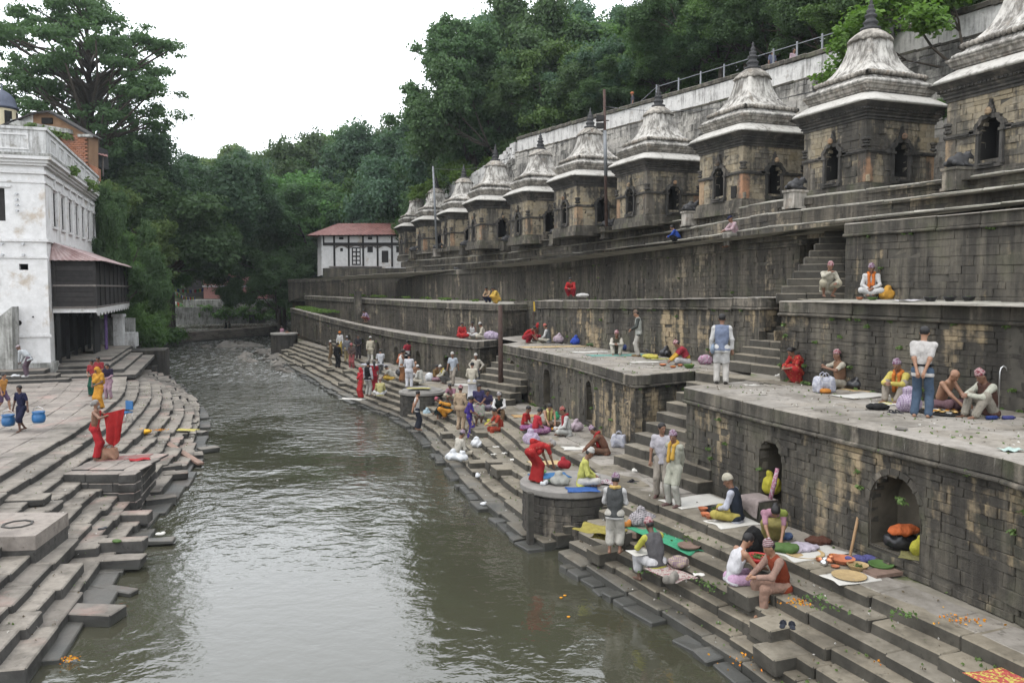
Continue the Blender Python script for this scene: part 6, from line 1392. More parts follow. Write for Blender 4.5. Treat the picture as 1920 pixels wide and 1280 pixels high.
def person(label,px,py,z,face,pose='stand',ht=1.62,top=None,bot=None,hat=None,extra=(),skin='skin_brown',fem=False,hair='hair_black',mod=None,loc=None,group=None,shoes=None):
    """top: (kind, colour[, pattern, colour2]); bot likewise; hat likewise; extra: list of such; face: degrees, 0 = away from us, 90 = to our left, 180 = to us"""
    NP[0]+=1;P=dict(POSES[pose]);P.update(mod or{});loc=PZ(px,py,z)if loc is None else loc;d=loc.y;vox=max(.0185,d*.00062);far=d>34;r=random.Random(NP[0])
    flat=pose in('stand','back','front','hips','walk','reach','squat','squatwork','bend','stoop','chin','knees','step','legs')
    J=skeleton(P);g=max(.012,vox*.62);sc=ht/1.70
    V,F=body_sdf(J,fem,flat).solve(vox,.035)
    mats=[M[skin],M['eye_dark'],M['lip']];mb=MB()
    if d<36:
        for i in(0,1):hand_geo(J,i,mb,.35 if pose in('stand','walk')else .9)
    nm=len(mb.F);R=headR(J);c=J['skull'];mi=[0]*len(F)+[0]*nm
    if d<34:
        for u in(-1,1):b=len(mb.F);mb.lathe(c+R@Vector((u*.031,.079,.006)),[(.003,-.007),(.011,-.003),(.011,.003),(.003,.007)],8);mi+=[1]*(len(mb.F)-b)
        b=len(mb.F);mb.box(c+R@Vector((0,.085,-.062)),(.042,.012,.010),mat=R);mi+=[2]*(len(mb.F)-b)
    if mb.F:
        Vx=np.array(mb.V);n0=len(V);V=np.concatenate([V,Vx]);tri=[list(f)for f in mb.F]
        Fl=[tuple(f)for f in F]+[tuple(i+n0 for i in f)for f in tri];me=meshdata('person',V,Fl,mats,mi,True)
    else:me=fastmesh('person',V,F,mats,mi,True)
    o=link('person',me,None,loc,(0,0,math.radians(face)),(sc,sc,sc),label=label,cat='person',group=group)
    def part(name,s,col,k=.03,wr=.007):
        if not isinstance(col,bpy.types.Material):col=CLO(*col)
        link(name,sdf_mesh(name,s,vox,col,k,wr if not far else .004,NP[0]),o,(0,0,0),local=True)
    if top:
        t,col=top[0],top[1:];s=SDF();low={'shirt':.07,'tank':.04,'kurta':.06,'long':.08,'blouse':-.12,'sari':.0,'bare':0,'coat':.1}[t]
        gg=g+.004
        if t=='tank':
            torso(s,J,gg,low,fem);up=(J['neck']-J['chest']).normalized();nrm=up
            for i in(0,1):s.cap(J['sho%d'%i].lerp(J['neck'],.15)+up*.02,J['sho%d'%i].lerp(J['neck'],.15)-up*.12+Vector(((-1,1)[i]*.06,0,0)),.06,.05,k=.01,sub=True)
            s.cap(J['neck']+rotx((0,.09,0),P['lean'])+up*.02,J['neck']+rotx((0,.10,-.08),P['lean']),.07,.05,sub=True)
        else:
            torso(s,J,gg,low,fem);f={'shirt':.72,'kurta':1.88,'long':1.9,'blouse':.55,'sari':.6,'coat':1.9}[t];sleeves(s,J,gg*.8,f)
            if t in('kurta','coat'):skirt(s,J,gg+.004,.86 if t=='kurta' else .5)
            up=(J['neck']-J['chest']).normalized();s.cap(J['neck']+up*.03+rotx((0,.05,0),P['lean']),J['neck']+up*.10,.055,.07,sub=True)
        part({'shirt':'shirt','tank':'vest','kurta':'tunic','long':'shirt','blouse':'blouse','sari':'sari_top','coat':'coat'}[t],s,col)
    if bot:
        t,col=bot[0],bot[1:];s=SDF()
        if t=='trousers':legs(s,J,g,1.93,.012);nm_='trousers'
        elif t=='shorts':legs(s,J,g+.006,.85,.02);nm_='shorts'
        elif t=='knee':legs(s,J,g+.012,1.15,.03);nm_='trousers'
        elif t=='dhoti':skirt(s,J,g-.012,.9);legs(s,J,g+.016,1.55,.02);nm_='dhoti'
        elif t=='lungi':skirt(s,J,g,1.86);nm_='lungi'
        elif t=='sari':skirt(s,J,g+.006,1.98);nm_='skirt'
        part(nm_,s,col,.03)
    def headgear(h):
        t,col=h[0],h[1:];s=SDF();Rn=[[R[a][b]for b in range(3)]for a in range(3)];q=max(.006,vox*.35)
        def H(x,y,z):return c+R@Vector((x,y,z))
        if t=='hair':s.ell(H(0,-.012,.032),(.083+q,.100+q,.092+q),Rn);s.cut(H(0,.052,.03),R@Vector((0,.86,-.5)));s.cut(H(0,0,-.075),R@Vector((0,.25,-1)));part('hair',s,M[hair],.02,0)
        elif t=='bun':s.ell(H(0,-.012,.030),(.085+q,.102+q,.094+q),Rn);s.cut(H(0,.055,.03),R@Vector((0,.86,-.5)));s.cut(H(0,0,-.09),R@Vector((0,.25,-1)));s.ell(H(0,-.125,.0),(.05,.045,.05),Rn);part('hair',s,M[hair],.02,0)
        elif t=='longhair':s.ell(H(0,-.012,.030),(.085+q,.102+q,.094+q),Rn);s.cut(H(0,.055,.03),R@Vector((0,.86,-.5)));s.cap(H(0,-.07,0),J['chest']+rotx((0,-.14,.02),P['lean']),.07,.035);part('hair',s,M[hair],.03,0)
        elif t=='topi':
            s.cap(H(0,-.008,.068),H(.012,-.015,.128),.093+q,.062+q);s.cut(H(0,0,.036),R@Vector((0,.18,-1)));s.cut(H(.01,0,.158),R@Vector((.25,0,1)));part('cap',s,col,.01,0)
            s=SDF();s.ell(H(0,-.016,.004),(.080+q*.6,.094+q*.6,.07),Rn);s.cut(H(0,.03,0),R@Vector((0,1,-.2)));s.cut(H(0,0,.045),R@Vector((0,0,1)));part('hair',s,M[hair],.01,0)
        elif t=='beanie':s.ell(H(0,-.01,.045),(.093+q,.108+q,.115+q),Rn);s.cut(H(0,0,.018),R@Vector((0,.2,-1)));part('cap',s,col,.02,.002)
        elif t=='capp':s.ell(H(0,-.008,.04),(.09+q,.105+q,.085+q),Rn);s.cut(H(0,0,.035),R@Vector((0,.1,-1)));s.cap(H(-.03,.10,.04),H(.03,.15,.035),.018,k=.02);part('cap',s,col,.02,0)
        elif t=='scarfhead':s.ell(H(0,-.02,.015),(.098+q,.115+q,.118+q),Rn);s.cut(H(0,.075,0),R@Vector((0,1,-.1)));s.cap(H(0,-.05,-.06),J['chest']+rotx((0,-.10,.05),P['lean']),.11,.13);part('headscarf',s,col,.05)
        elif t=='turban':s.ell(H(0,-.012,.05),(.10+q,.115+q,.08+q),Rn);part('cap',s,col,.02,.004)
    if hat:headgear(hat)
    for x in extra:
        t,col=x[0],x[1:];s=SDF();up=(J['neck']-J['chest']).normalized();fw=rotx((0,1,0),P['lean'])
        if t=='vest':
            torso(s,J,g+.016,.03,fem);s.cap(J['sho0'].lerp(J['sho1'],.1),J['sho1'].lerp(J['sho0'],.1),.060+g+.008);s.cap(J['neck']+up*.05+fw*.05,J['neck']+up*.12,.06,.07,sub=True);s.cap(J['neck']+fw*.14,J['waist']+fw*.19,.05,.035,sub=True);part('waistcoat',s,col)
        elif t=='scarf':
            n=J['neck'];pts=[n+fw*.09-up*.02+Vector((-.06,0,0)),n-fw*.02+up*.03+Vector((-.085,0,0)),n-fw*.09+up*.03,n-fw*.02+up*.03+Vector((.085,0,0)),n+fw*.09-up*.02+Vector((.06,0,0))]
            for a,b in zip(pts,pts[1:]):s.cap(a,b,.034+g*.4)
            for u,L in((-1,.8),(1,1.0)):s.cap(n+fw*.09-up*.02+Vector((u*.06,0,0)),n.lerp(J['waist'],L)+fw*.155+Vector((u*.06,0,0)),.036+g*.3,.045+g*.3)
            part('scarf',s,col)
        elif t=='shawl':
            torso(s,J,g+.02,-.16,fem);s.cap(J['sho0'],J['sho1'],.066+g+.012);s.cap(J['neck']+up*.06+fw*.06,J['neck']+up*.12,.06,.07,sub=True)
            for i in(0,1):s.cap(J['sho%d'%i],J['sho%d'%i].lerp(J['elb%d'%i],.6),.07+g,.065+g)
            s.cut(J['waist']+up*.02,-up);part('shawl',s,col)
        elif t=='drape':  # sari end over one shoulder
            s.cap(J['sho0']+up*.03,J['chest'].lerp(J['waist'],.6)+fw*.12+Vector((.10,0,0)),.06+g,.075+g);s.cap(J['sho0']+up*.03,J['waist']-fw*.14+Vector((-.08,0,0)),.06+g,.075+g);part('sari_end',s,col,.05)
        elif t=='belt':s.cap(J['hip0']+Vector((.02,0,.1)),J['hip1']+Vector((-.02,0,.1)),.112+g);s.cut(J['pelvis']+Vector((0,0,.13)),Vector((0,0,1)));s.cut(J['pelvis']+Vector((0,0,.09)),Vector((0,0,-1)));part('belt',s,col,.03,0)
        elif t=='shoes':
            for i in(0,1):a=J['ank%d'%i];fd=foot_dir(J,i,flat);s.cap(a+Vector((0,0,-.03))-fd*.05,a+fd*.19+Vector((0,0,-.045)),.040+g*.5,.034+g*.5)
            part('shoes',s,col,.01,0)
        elif t=='beard':s.ell(c+R@Vector((0,.055,-.09)),(.05,.045,.06));part('beard',s,M['hair_grey'],.02,.004)
        elif t=='sash':s.cap(J['sho0']+fw*.05,J['hip1']+fw*.10,.03+g,.03+g);s.cap(J['sho0']-fw*.05,J['hip1']-fw*.10,.03+g,.03+g);part('sash',s,col,.02)
        elif t=='satchel':h=J['hip0']+Vector((-.12,-.02,-.02));s.ell(h,(.06,.13,.13));s.cap(h+Vector((0,0,.1)),J['sho1'],.014+g*.3,.014+g*.3);part('shoulder_bag',s,col,.02)
    return o
# ------------------------------------------------------------------ the crowd
T1,T1m,T1f,T2,T2m=3.6,3.5,3.3,5.67,5.5
TP=('topi',TOPI,'print',(.30,.08,.10));TW_=('topi',(.62,.60,.56));TL=('topi',(.42,.33,.40),'print',(.25,.12,.2));HAIR=('hair',);SHOE=('shoes',(.05,.045,.04))
# near terrace
person('woman in red patterned sari sitting on the near terrace at the foot of the stair',1497,716,T1,110,'squat',1.55,('sari',RED,'dots',(.6,.35,.1)),('sari',RED,'dots',(.6,.35,.1)),('bun',),[('drape',RED,'dots',(.6,.35,.1))],fem=True,skin='skin_brown')
person('man in pink topi holding up a pink cloth, beige waistcoat, seated on the near terrace',1575,727,T1,95,'lap',1.62,('shirt',CREAM),('dhoti',CREAM),TP,[('vest',(.30,.16,.09))],mod=dict(lean=6,head=10,hands=((-.10,.42,.52),(.12,.40,.56))))
person('man in yellow shirt and orange scarf seated with his knees up on the near terrace',1688,752,T1,128,'knees',1.62,('long',YELL),('trousers',(.38,.33,.27)),TL,[('scarf',ORANGE)])
person('young man in white shirt and blue jeans standing with hands behind his back',1727,783,T1,-38,'back',1.66,('shirt',(.66,.63,.60)),('trousers',(.085,.135,.21)),HAIR,[('belt',BLACK)],skin='skin_tan')
person('bare chested bald man bending over the tray of offerings',1762,768,T1,205,'work',1.62,None,('lungi',(.22,.12,.14)),None,skin='skin_tan',mod=dict(lean=26))
person('man in cream shirt, brown waistcoat and topi seated by the tray of offerings',1856,782,T1,100,'knees',1.66,('long',(.58,.58,.47)),('trousers',(.40,.36,.29)),TP,[('vest',(.12,.06,.045))],skin='skin_brown',mod=dict(head=26))
person('man in blue grey waistcoat and long white tunic standing at the head of the stair',1352,720,T1,-14,'stand',1.72,('kurta',WHITE),('trousers',(.62,.59,.54)),HAIR,[('vest',(.22,.27,.40)),('satchel',(.30,.38,.50)),SHOE],skin='skin_brown')
# second tier
person('man in cream and pink topi squatting at the edge of the second tier',1551,556,T2,178,'chin',1.6,('long',(.62,.58,.46)),('knee',(.55,.50,.36)),TP,loc=PD(1551,556,23.6))
person('man in white with an orange scarf sitting cross legged on the second tier',1633,555,T2,155,'lap',1.6,('long',WHITE),('trousers',WHITE),TL,[('scarf',(.80,.20,.01))],loc=PD(1633,555,23.0))
person('man in blue jacket squatting on the upper steps',1270,460,8,70,'squat',1.6,('long',(.02,.08,.42)),('trousers',BLACK),HAIR,loc=PD(1270,459,39.0))
person('man in dark cap and white check shirt sitting on the upper steps',1376,449,8,105,'step',1.66,('long',(.60,.55,.56),'check',(.5,.25,.3)),('trousers',(.30,.28,.24)),('capp',NAVY),loc=PD(1380,446,33.2))
person('woman in red sitting alone on the middle second tier',1071,556,T2m,165,'squat',1.6,('long',RED),('trousers',CRIM),HAIR,fem=True,loc=PD(1071,556,40.5))
person('man in tan shirt seated at the terrace corner beside a woman in yellow',917,567,5,140,'squat',1.55,('long',(.45,.30,.17)),('trousers',NAVY),HAIR,loc=PD(917,567,48.0))
person('woman in yellow shawl leaning forward at the terrace corner',931,568,5,110,'squat',1.55,('long',(.74,.46,.05)),('sari',(.74,.44,.04)),('bun',),[('shawl',(.74,.48,.06))],fem=True,loc=PD(932,568,46.4))
# middle terrace
person('woman in red squatting at the far end of the middle terrace',988,642,T1m,250,'squatwork',1.5,('shirt',RED),('sari',CRIM),HAIR,fem=True)
person('woman with red headscarf and brown shawl sitting at the wall of the middle terrace',1006,636,T1m,215,'lap',1.5,('long',(.26,.10,.06)),('sari',CRIM),('scarfhead',RED),fem=True)
person('man in grey waistcoat and red cap sitting on the middle terrace',1029,642,T1m,70,'lap',1.55,('long',WHITE),('trousers',CREAM),('topi',(.60,.16,.12)),[('vest',(.16,.17,.17))])
person('man in cream shirt hugging his knees on the middle terrace',1156,664,T1m,172,'knees',1.62,('long',(.62,.57,.48)),('trousers',(.55,.51,.42)),TP,[('vest',(.10,.09,.06))])
person('man in pale waistcoat and brown cap standing on the middle terrace reading',1197,668,T1m,80,'front',1.66,('long',(.09,.10,.09)),('trousers',(.55,.52,.46)),('topi',(.22,.15,.11)),[('vest',(.50,.52,.47)),('shoes',(.3,.2,.1))],skin='skin_tan')
person('man in yellow shirt and red shawl bending over brass bowls on the middle terrace',1290,684,T1m,85,'work',1.62,('long',(.75,.42,.02)),('dhoti',(.55,.53,.52)),TP,[('shawl',(.42,.03,.05))])
# far terrace
person('woman in red sitting on the curved far terrace',866,633,T1f,190,'lap',1.55,('long',RED,'dots',(.6,.2,.2)),('sari',RED),HAIR,fem=True)
person('man in white vest sitting between red and cream figures on the far terrace',886,631,T1f,175,'lap',1.55,('tank',WHITE),('dhoti',WHITE),HAIR,skin='skin_dark')
person('man in cream with a white cap sitting by a purple bag on the far terrace',907,635,T1f,95,'lap',1.6,('long',(.62,.57,.45)),('trousers',CREAM),TW_)
person('man in pale check shirt sitting alone on the far terrace',688,604,3.5,130,'squat',1.55,('shirt',(.52,.44,.52),'check',(.3,.2,.35)),('shorts',(.25,.06,.08)),HAIR,loc=PD(688,604,60))
person('woman in pink sari standing at the distant bastion',530,634,2,150,'stand',1.5,('sari',PINK),('sari',PINK),('bun',),fem=True,loc=PD(529,642,76));person('bare chested man sitting on the distant bastion',539,633,2,190,'lap',1.5,None,('dhoti',WHITE),HAIR,skin='skin_tan',loc=PD(539,634,74))
# far ghat, standing
for a in[('man in brown tunic standing at the left of the far crowd',621,685,100,'stand',('kurta',(.23,.15,.08)),('trousers',(.30,.24,.16)),TW_,[]),('man in black standing among the far crowd',633,690,-20,'stand',('long',BLACK),('trousers',BLACK),HAIR,[]),
          ('man in white with an orange cap standing at the far stair',638,664,160,'stand',('long',WHITE),('trousers',(.5,.35,.05)),('turban',ORANGE),[]),('man in grey waistcoat and khaki trousers in the far crowd',651,678,10,'stand',('long',(.2,.2,.21)),('trousers',(.40,.31,.15)),('topi',(.3,.3,.3)),[]),
          ('man in red scarf holding a staff in the far crowd',660,691,175,'front',('long',(.12,.08,.07)),('trousers',(.40,.10,.10)),('turban',(.42,.12,.12)),[]),('man in dark tunic at the wall behind the far crowd',672,673,190,'front',('kurta',(.05,.045,.05)),('trousers',(.10,.08,.09)),HAIR,[]),
          ('man in long cream coat walking along the far ghat',695,678,15,'walk',('kurta',(.60,.54,.40)),('trousers',(.55,.52,.46)),TW_,[]),('man in white shirt and grey trousers standing over cloths',714,708,20,'front',('shirt',(.62,.63,.66)),('trousers',(.16,.16,.17)),HAIR,[]),
          ('man in dark waistcoat standing beside a woman in dark red',690,742,-30,'stand',('long',(.50,.47,.50)),('trousers',(.42,.40,.36)),HAIR,[('vest',BLACK)]),('man in white with rust cloth over his shoulder',752,716,-60,'front',('tank',WHITE),('lungi',(.30,.13,.05)),HAIR,[('drape',(.45,.12,.04))]),
          ('man in crimson shawl leaning at the niche wall',765,690,40,'hips',('shirt',WHITE),('trousers',BLACK),HAIR,[('shawl',(.38,.02,.04))]),('man in long white tunic with his back to us by the second bastion',767,727,0,'front',('kurta',(.70,.70,.74)),('trousers',(.66,.66,.70)),HAIR,[]),
          ('man in pale blue shirt and white cap walking by the niche wall',850,722,160,'walk',('shirt',(.52,.58,.66)),('trousers',(.36,.31,.25)),TW_,[SHOE])]:
    lab,px,py,f,po,t,b,h,e=a;zz=ZG if py>672 or px>640 else ZG
    q=PZ(px,py,ZG);
    if px<745 and py>679:q=PZ(px,py,ZG-0.4)
    person(lab,px,py,ZG,f,po,1.6,t,b,h,e,loc=q)
person('woman wrapped in bright red sari and headscarf at the water steps',677,746,.5,140,'stand',1.5,('sari',(.62,.015,.03)),('sari',(.50,.02,.02)),('scarfhead',(.66,.015,.03)),[('drape',(.62,.015,.03))],fem=True)
person('woman in dark red sari standing close behind the man in dark waistcoat',702,733,.8,20,'stand',1.5,('sari',CRIM),('sari',CRIM),('longhair',),fem=True)
person('man in yellow shirt sitting with his back to us on the far ghat',713,742,.7,10,'lap',1.6,('long',(.62,.56,.22)),('lungi',WHITE),('turban',(.42,.3,.26)))
person('man in yellow cloth bending at the niche wall',737,713,ZG,80,'work',1.55,('shirt',(.5,.48,.42)),('lungi',(.60,.38,.04)),HAIR);person('man in white cap and cream sitting cross legged near the second bastion',790,718,ZG,70,'lap',1.62,('long',(.66,.65,.58)),('trousers',CREAM),TW_)
person('bare chested man sitting against the niche wall',778,706,ZG,200,'lap',1.55,None,('dhoti',WHITE),None,skin='skin_tan');person('woman in pink with a brown shawl sitting by a white bag',815,714,ZG,240,'lap',1.55,('long',(.28,.17,.06)),('sari',(.50,.30,.36)),('bun',),fem=True)
person('man in grey waistcoat and yellow collar squatting by the niche wall',836,719,ZG,110,'squat',1.6,('long',(.58,.55,.42)),('trousers',(.18,.17,.16)),TW_,[('vest',(.17,.165,.155)),('scarf',(.62,.48,.05))])
person('man in cream shirt and white cap standing at the narrow stair',893,728,ZG,165,'hips',1.6,('long',(.64,.58,.48)),('trousers',(.10,.10,.11)),TW_)
person('person in cream top and long white wrap seen from behind at the narrow stair',885,752,ZG,-8,'front',1.6,('long',(.64,.58,.46)),('lungi',(.72,.72,.76)),HAIR,fem=True)
person('stout man in white vest and dark wrapped cloth standing at the water edge',782,806,.22,-72,'back',1.58,('tank',WHITE),('lungi',(.03,.035,.05)),HAIR,skin='skin_tan',mod=dict(lean=0,head=18))
person('bare chested man squatting by the water steps',824,785,.5,220,'squatwork',1.6,None,('knee',(.10,.16,.18)),None,skin='skin_tan');person('man in dark green jacket and orange cloth bending with a red cap',838,782,.7,80,'squatwork',1.62,('long',(.035,.06,.06)),('lungi',(.72,.30,.01)),('topi',(.50,.12,.16)),[('drape',(.74,.32,.01))])
person('woman in pink top sitting on the steps behind the second bastion',848,756,ZG-.2,160,'squat',1.5,('shirt',(.42,.20,.26)),('knee',(.50,.48,.35)),HAIR,fem=True)
person('man in long tan tunic standing with his back to us among the steps',863,806,.72,-25,'stand',1.62,('kurta',(.52,.38,.24)),('trousers',(.50,.36,.23)),TP,[]);person('woman in violet sari holding a staff',880,822,.5,265,'front',1.55,('sari',(.075,.04,.30)),('sari',(.06,.035,.26),'hem',(.4,.3,.2)),('bun',),[('drape',(.07,.04,.28))],fem=True)
person('man in navy shirt and striped shorts carrying a printed bag',897,800,.75,200,'front',1.62,('shirt',(.07,.06,.16)),('knee',(.26,.13,.10),'stripe',(.5,.4,.35)),HAIR)
person('woman in violet grey sitting behind the man in navy shirt',912,768,ZG,200,'lap',1.5,('shirt',(.08,.06,.14)),('sari',(.30,.25,.34)),HAIR,fem=True)
person('man in white shirt, black waistcoat and patterned cap on the pavement edge',937,776,ZG,175,'step',1.6,('long',WHITE),('trousers',(.24,.15,.08)),('topi',(.48,.44,.44),'print',(.2,.2,.2)),[('vest',(.03,.035,.03)),SHOE])
person('woman in orange red dress with a yellow bag sitting on the steps',940,808,.92,110,'step',1.6,('shirt',(.46,.05,.02)),('trousers',(.44,.06,.025)),HAIR,[('sash',(.55,.42,.25)),('shoes',(.2,.15,.14))],fem=True,skin='skin_tan')
person('man in cream shirt and lilac topi sitting cross legged close to the water',858,858,.3,-55,'lap',1.66,('long',(.62,.58,.49)),('trousers',(.55,.49,.38)),('topi',(.40,.30,.38)))
# round the offerings in the middle
person('woman in red top and violet skirt at the left of the offerings circle',982,806,ZG,250,'lap',1.5,('shirt',RED),('sari',(.32,.09,.27),'print',(.5,.25,.4)),HAIR,fem=True);person('woman in red blouse and purple skirt seen from behind at the offerings',1003,814,ZG,-70,'lap',1.55,('shirt',(.55,.02,.04)),('sari',(.30,.10,.26),'print',(.5,.3,.4)),HAIR,fem=True)
person('bare chested man with a yellow cloth round his neck at the offerings circle',1028,800,ZG,190,'work',1.58,None,('lungi',(.2,.14,.1)),HAIR,[('scarf',(.70,.58,.18))],skin='skin_tan',mod=dict(lean=22));person('man in white with a red patterned cap at the right of the offerings circle',1066,816,ZG,95,'lap',1.66,('long',(.68,.67,.64)),('trousers',(.60,.60,.56)),('topi',(.45,.06,.05),'print',(.5,.3,.25)),[('scarf',(.42,.03,.04))])
person('man in brown jacket and purple topi stooping over a mat by the stair',1136,852,ZG,80,'work',1.64,('long',(.22,.10,.06)),('trousers',(.20,.11,.07)),TL,[('scarf',(.50,.02,.02))])
person('grey haired woman in red sari bending down on the near bastion',1003,905,ZG,-60,'bend',1.55,('sari',(.50,.015,.015),'dots',(.6,.3,.2)),('sari',(.42,.012,.012)),('bun',),[('drape',(.52,.015,.015))],fem=True,hair='hair_grey')
person('man in lime yellow tunic sitting cross legged on the near bastion',1090,910,ZG,-95,'lap',1.66,('long',(.66,.66,.13)),('trousers',(.62,.60,.57)),TW_,skin='skin_brown',mod=dict(head=24))
person('man in pale shirt and beige trousers standing at the foot of the near stair',1240,932,ZG,165,'stand',1.66,('shirt',(.58,.55,.60)),('trousers',(.42,.37,.31)),HAIR,[('shoes',(.16,.09,.08))],skin='skin_brown',mod=dict(yaw=40,hands=((-.20,.16,.86),(.26,.12,.80))))
person('man in long pale green tunic and yellow scarf standing at the near stair',1264,948,ZG,130,'back',1.60,('kurta',(.50,.50,.40)),('trousers',(.52,.51,.45)),TL,[('scarf',(.72,.42,.04)),('shoes',(.2,.12,.11))],skin='skin_brown',mod=dict(yaw=15))
person('man in dark waistcoat and knitted cap sitting cross legged by the terracotta bowls',1382,978,ZG,62,'lap',1.72,('long',(.60,.62,.72)),('trousers',(.55,.45,.08)),('beanie',(.58,.54,.42)),[('vest',(.035,.045,.065))])
person('man in grey waistcoat, yellow scarf and white dhoti standing with back turned',1152,1038,.72,-15,'front',1.56,('long',(.66,.65,.64)),('dhoti',(.60,.57,.50)),TL,[('vest',(.095,.10,.10)),('scarf',(.66,.45,.12))],skin='skin_brown')
person('man in grey waistcoat and pink topi sitting on the step by the green cloth',1232,1062,.62,25,'step',1.66,('long',(.62,.60,.06)),('dhoti',(.66,.65,.66)),TP,[('vest',(.13,.125,.13))],skin='skin_dark',mod=dict(head=16),loc=PZ(1232,1064,.72))
person('woman with a lime headcloth and black shawl leaning over a red basket',1447,1010,ZG,170,'squatwork',1.6,('shirt',(.50,.25,.33)),('sari',(.40,.34,.10)),('bun',),[('drape',(.30,.36,.06))],fem=True,skin='skin_tan',mod=dict(knee=((-.12,1,.5),(.12,1,.5)),lean=60))
person('man in white vest and pink shorts sitting on the lower step',1372,1090,.74,-80,'step',1.68,('tank',(.74,.73,.76)),('shorts',(.68,.42,.62)),HAIR,skin='skin_tan',mod=dict(head=20),loc=PZ(1372,1094,.92))
person('man in rust waistcoat and patterned cap sitting on the lower step',1465,1108,.74,100,'step',1.68,('long',(.42,.26,.20)),('trousers',(.42,.25,.18)),('topi',(.48,.40,.40),'stripe',(.25,.1,.12)),[('vest',(.34,.06,.02))],skin='skin_tan',mod=dict(head=10),loc=PZ(1468,1108,.92))
# left bank
person('man in pale shirt stooping by the white house wall',52,706,2.0,90,'stoop',1.62,('long',(.58,.62,.64)),('trousers',(.16,.11,.14)),('capp',(.5,.42,.45)),[('shoes',(.7,.7,.7))],skin='skin_dark')
person('boy in orange shirt walking at the left edge',6,772,ZP,-100,'walk',1.42,('shirt',(.66,.30,.05)),('shorts',(.13,.08,.16)),HAIR,skin='skin_tan')
person('boy in navy clothes carrying two blue buckets',42,808,ZP,165,'walk',1.46,('shirt',(.022,.024,.07)),('knee',(.022,.024,.06)),HAIR,skin='skin_dark',mod=dict(lean=4,hands=((-.38,.06,.70),(.40,.02,.72)),feet=((-.09,.20,.07),(.09,-.20,.10))))
person('woman in red top and green skirt standing behind the woman in yellow',176,742,ZP,175,'front',1.52,('shirt',(.40,.04,.05)),('sari',(.02,.11,.07)),('bun',),fem=True);person('woman in dark red mostly hidden behind the woman in yellow',188,736,ZP,170,'front',1.55,('shirt',(.36,.03,.04)),('sari',(.3,.03,.04)),HAIR,fem=True)
person('woman wrapped in bright orange yellow sari on the left bank',187,766,ZP,165,'front',1.55,('sari',(.76,.36,.01)),('sari',(.76,.34,.005)),('scarfhead',(.76,.36,.01)),[('drape',(.78,.38,.01))],fem=True,skin='skin_dark')
person('girl in pale pink with a dark scarf on the left bank',205,747,ZP,170,'front',1.42,('kurta',(.50,.30,.38)),('trousers',(.48,.30,.38)),HAIR,[('shawl',(.03,.02,.05))],fem=True,skin='skin_tan')
person('bearded holy man bare to the waist in red cloth holding up a red shawl',180,862,1.2,-82,'reach',1.66,None,('lungi',(.56,.012,.02)),('bun',),[('beard',),('sash',(.5,.02,.02))],skin='skin_brown',hair='hair_grey')
# people far up on the path and far up the river
for lab,px,d,py,t,h,po in(('person in blue grey shirt leaning on the path railing',1447,46,152,(.16,.18,.28),HAIR,'stand'),('person in pink and white behind the path parapet',1487,44.6,150,(.55,.40,.45),HAIR,'stand'),('person seen from the chest up behind the white bell roof finial',1652,40,82,(.3,.12,.1),HAIR,'stand'),('person with a red cap behind the parapet near the bright tree',1671,39.4,78,(.4,.3,.3),('topi',(.45,.12,.1)),'stand')):
    person(lab,px,py,0,200,po,1.6,('shirt',t),('trousers',(.1,.1,.12)),h,loc=PD(px,py,d))
person('man in grey sitting on the path parapet',1690,48,0,60,'step',1.6,('long',(.30,.30,.31)),('trousers',(.22,.21,.22)),HAIR,loc=PD(1692,54,35.9));person('man in white shirt sitting on the path parapet',1706,44,0,-20,'step',1.6,('shirt',(.66,.65,.72)),('trousers',(.2,.2,.2)),HAIR,loc=PD(1708,51,35.6))
person('person carrying an orange bundle on the head behind the path parapet',1186,205,0,90,'stand',1.6,('shirt',(.1,.1,.12)),('trousers',(.1,.1,.1)),('turban',(.6,.2,.08)),loc=PD(1186,222,53))
person('dark figure walking on the far river steps',425,632,.6,90,'walk',1.6,('long',BLACK),('trousers',BLACK),HAIR,loc=PD(424,622,118));person('second dark figure on the far river steps',430,632,.6,100,'walk',1.6,('long',(.05,.05,.05)),('trousers',BLACK),HAIR,loc=PD(431,623,117))
# ------------------------------------------------------------------ things lying, standing and carried about
def item(name,me_or_mb,label,cat,loc,rz=0,mats=None,smooth=True,group=None):
    me=me_or_mb if isinstance(me_or_mb,bpy.types.Mesh)else me_or_mb.mesh(name,mats,smooth)
    return link(name,me,None,loc,(0,0,math.radians(rz)),label=label,cat=cat,group=group)
def sack(px,py,z,label,col,r=(.2,.16,.2),name='bag',cat='bag',rz=0,seed=1,knot=True,loc=None,wr=.012):
    """soft bag standing on the ground: slumped body, gathered neck"""
    s=SDF();q=random.Random(seed);a,b,h=r
    s.ell((0,0,h*.52),(a,b,h*.55));s.ell((q.uniform(-.3,.3)*a,q.uniform(-.3,.3)*b,h*.35),(a*.85,b*.9,h*.38))
    if knot:s.cap((0,0,h*.9),(q.uniform(-.2,.2)*a,0,h*1.15),min(a,b)*.35,min(a,b)*.5)
    s.cut((0,0,0.004),(0,0,-1));p=PZ(px,py,z)if loc is None else loc;vox=max(.014,p.y*.0005)
    m=col if isinstance(col,bpy.types.Material)else cloth(*col);return item(name,sdf_mesh(name,s,vox,m,.05,wr*1.25,seed,30.0),label,cat,p,rz)
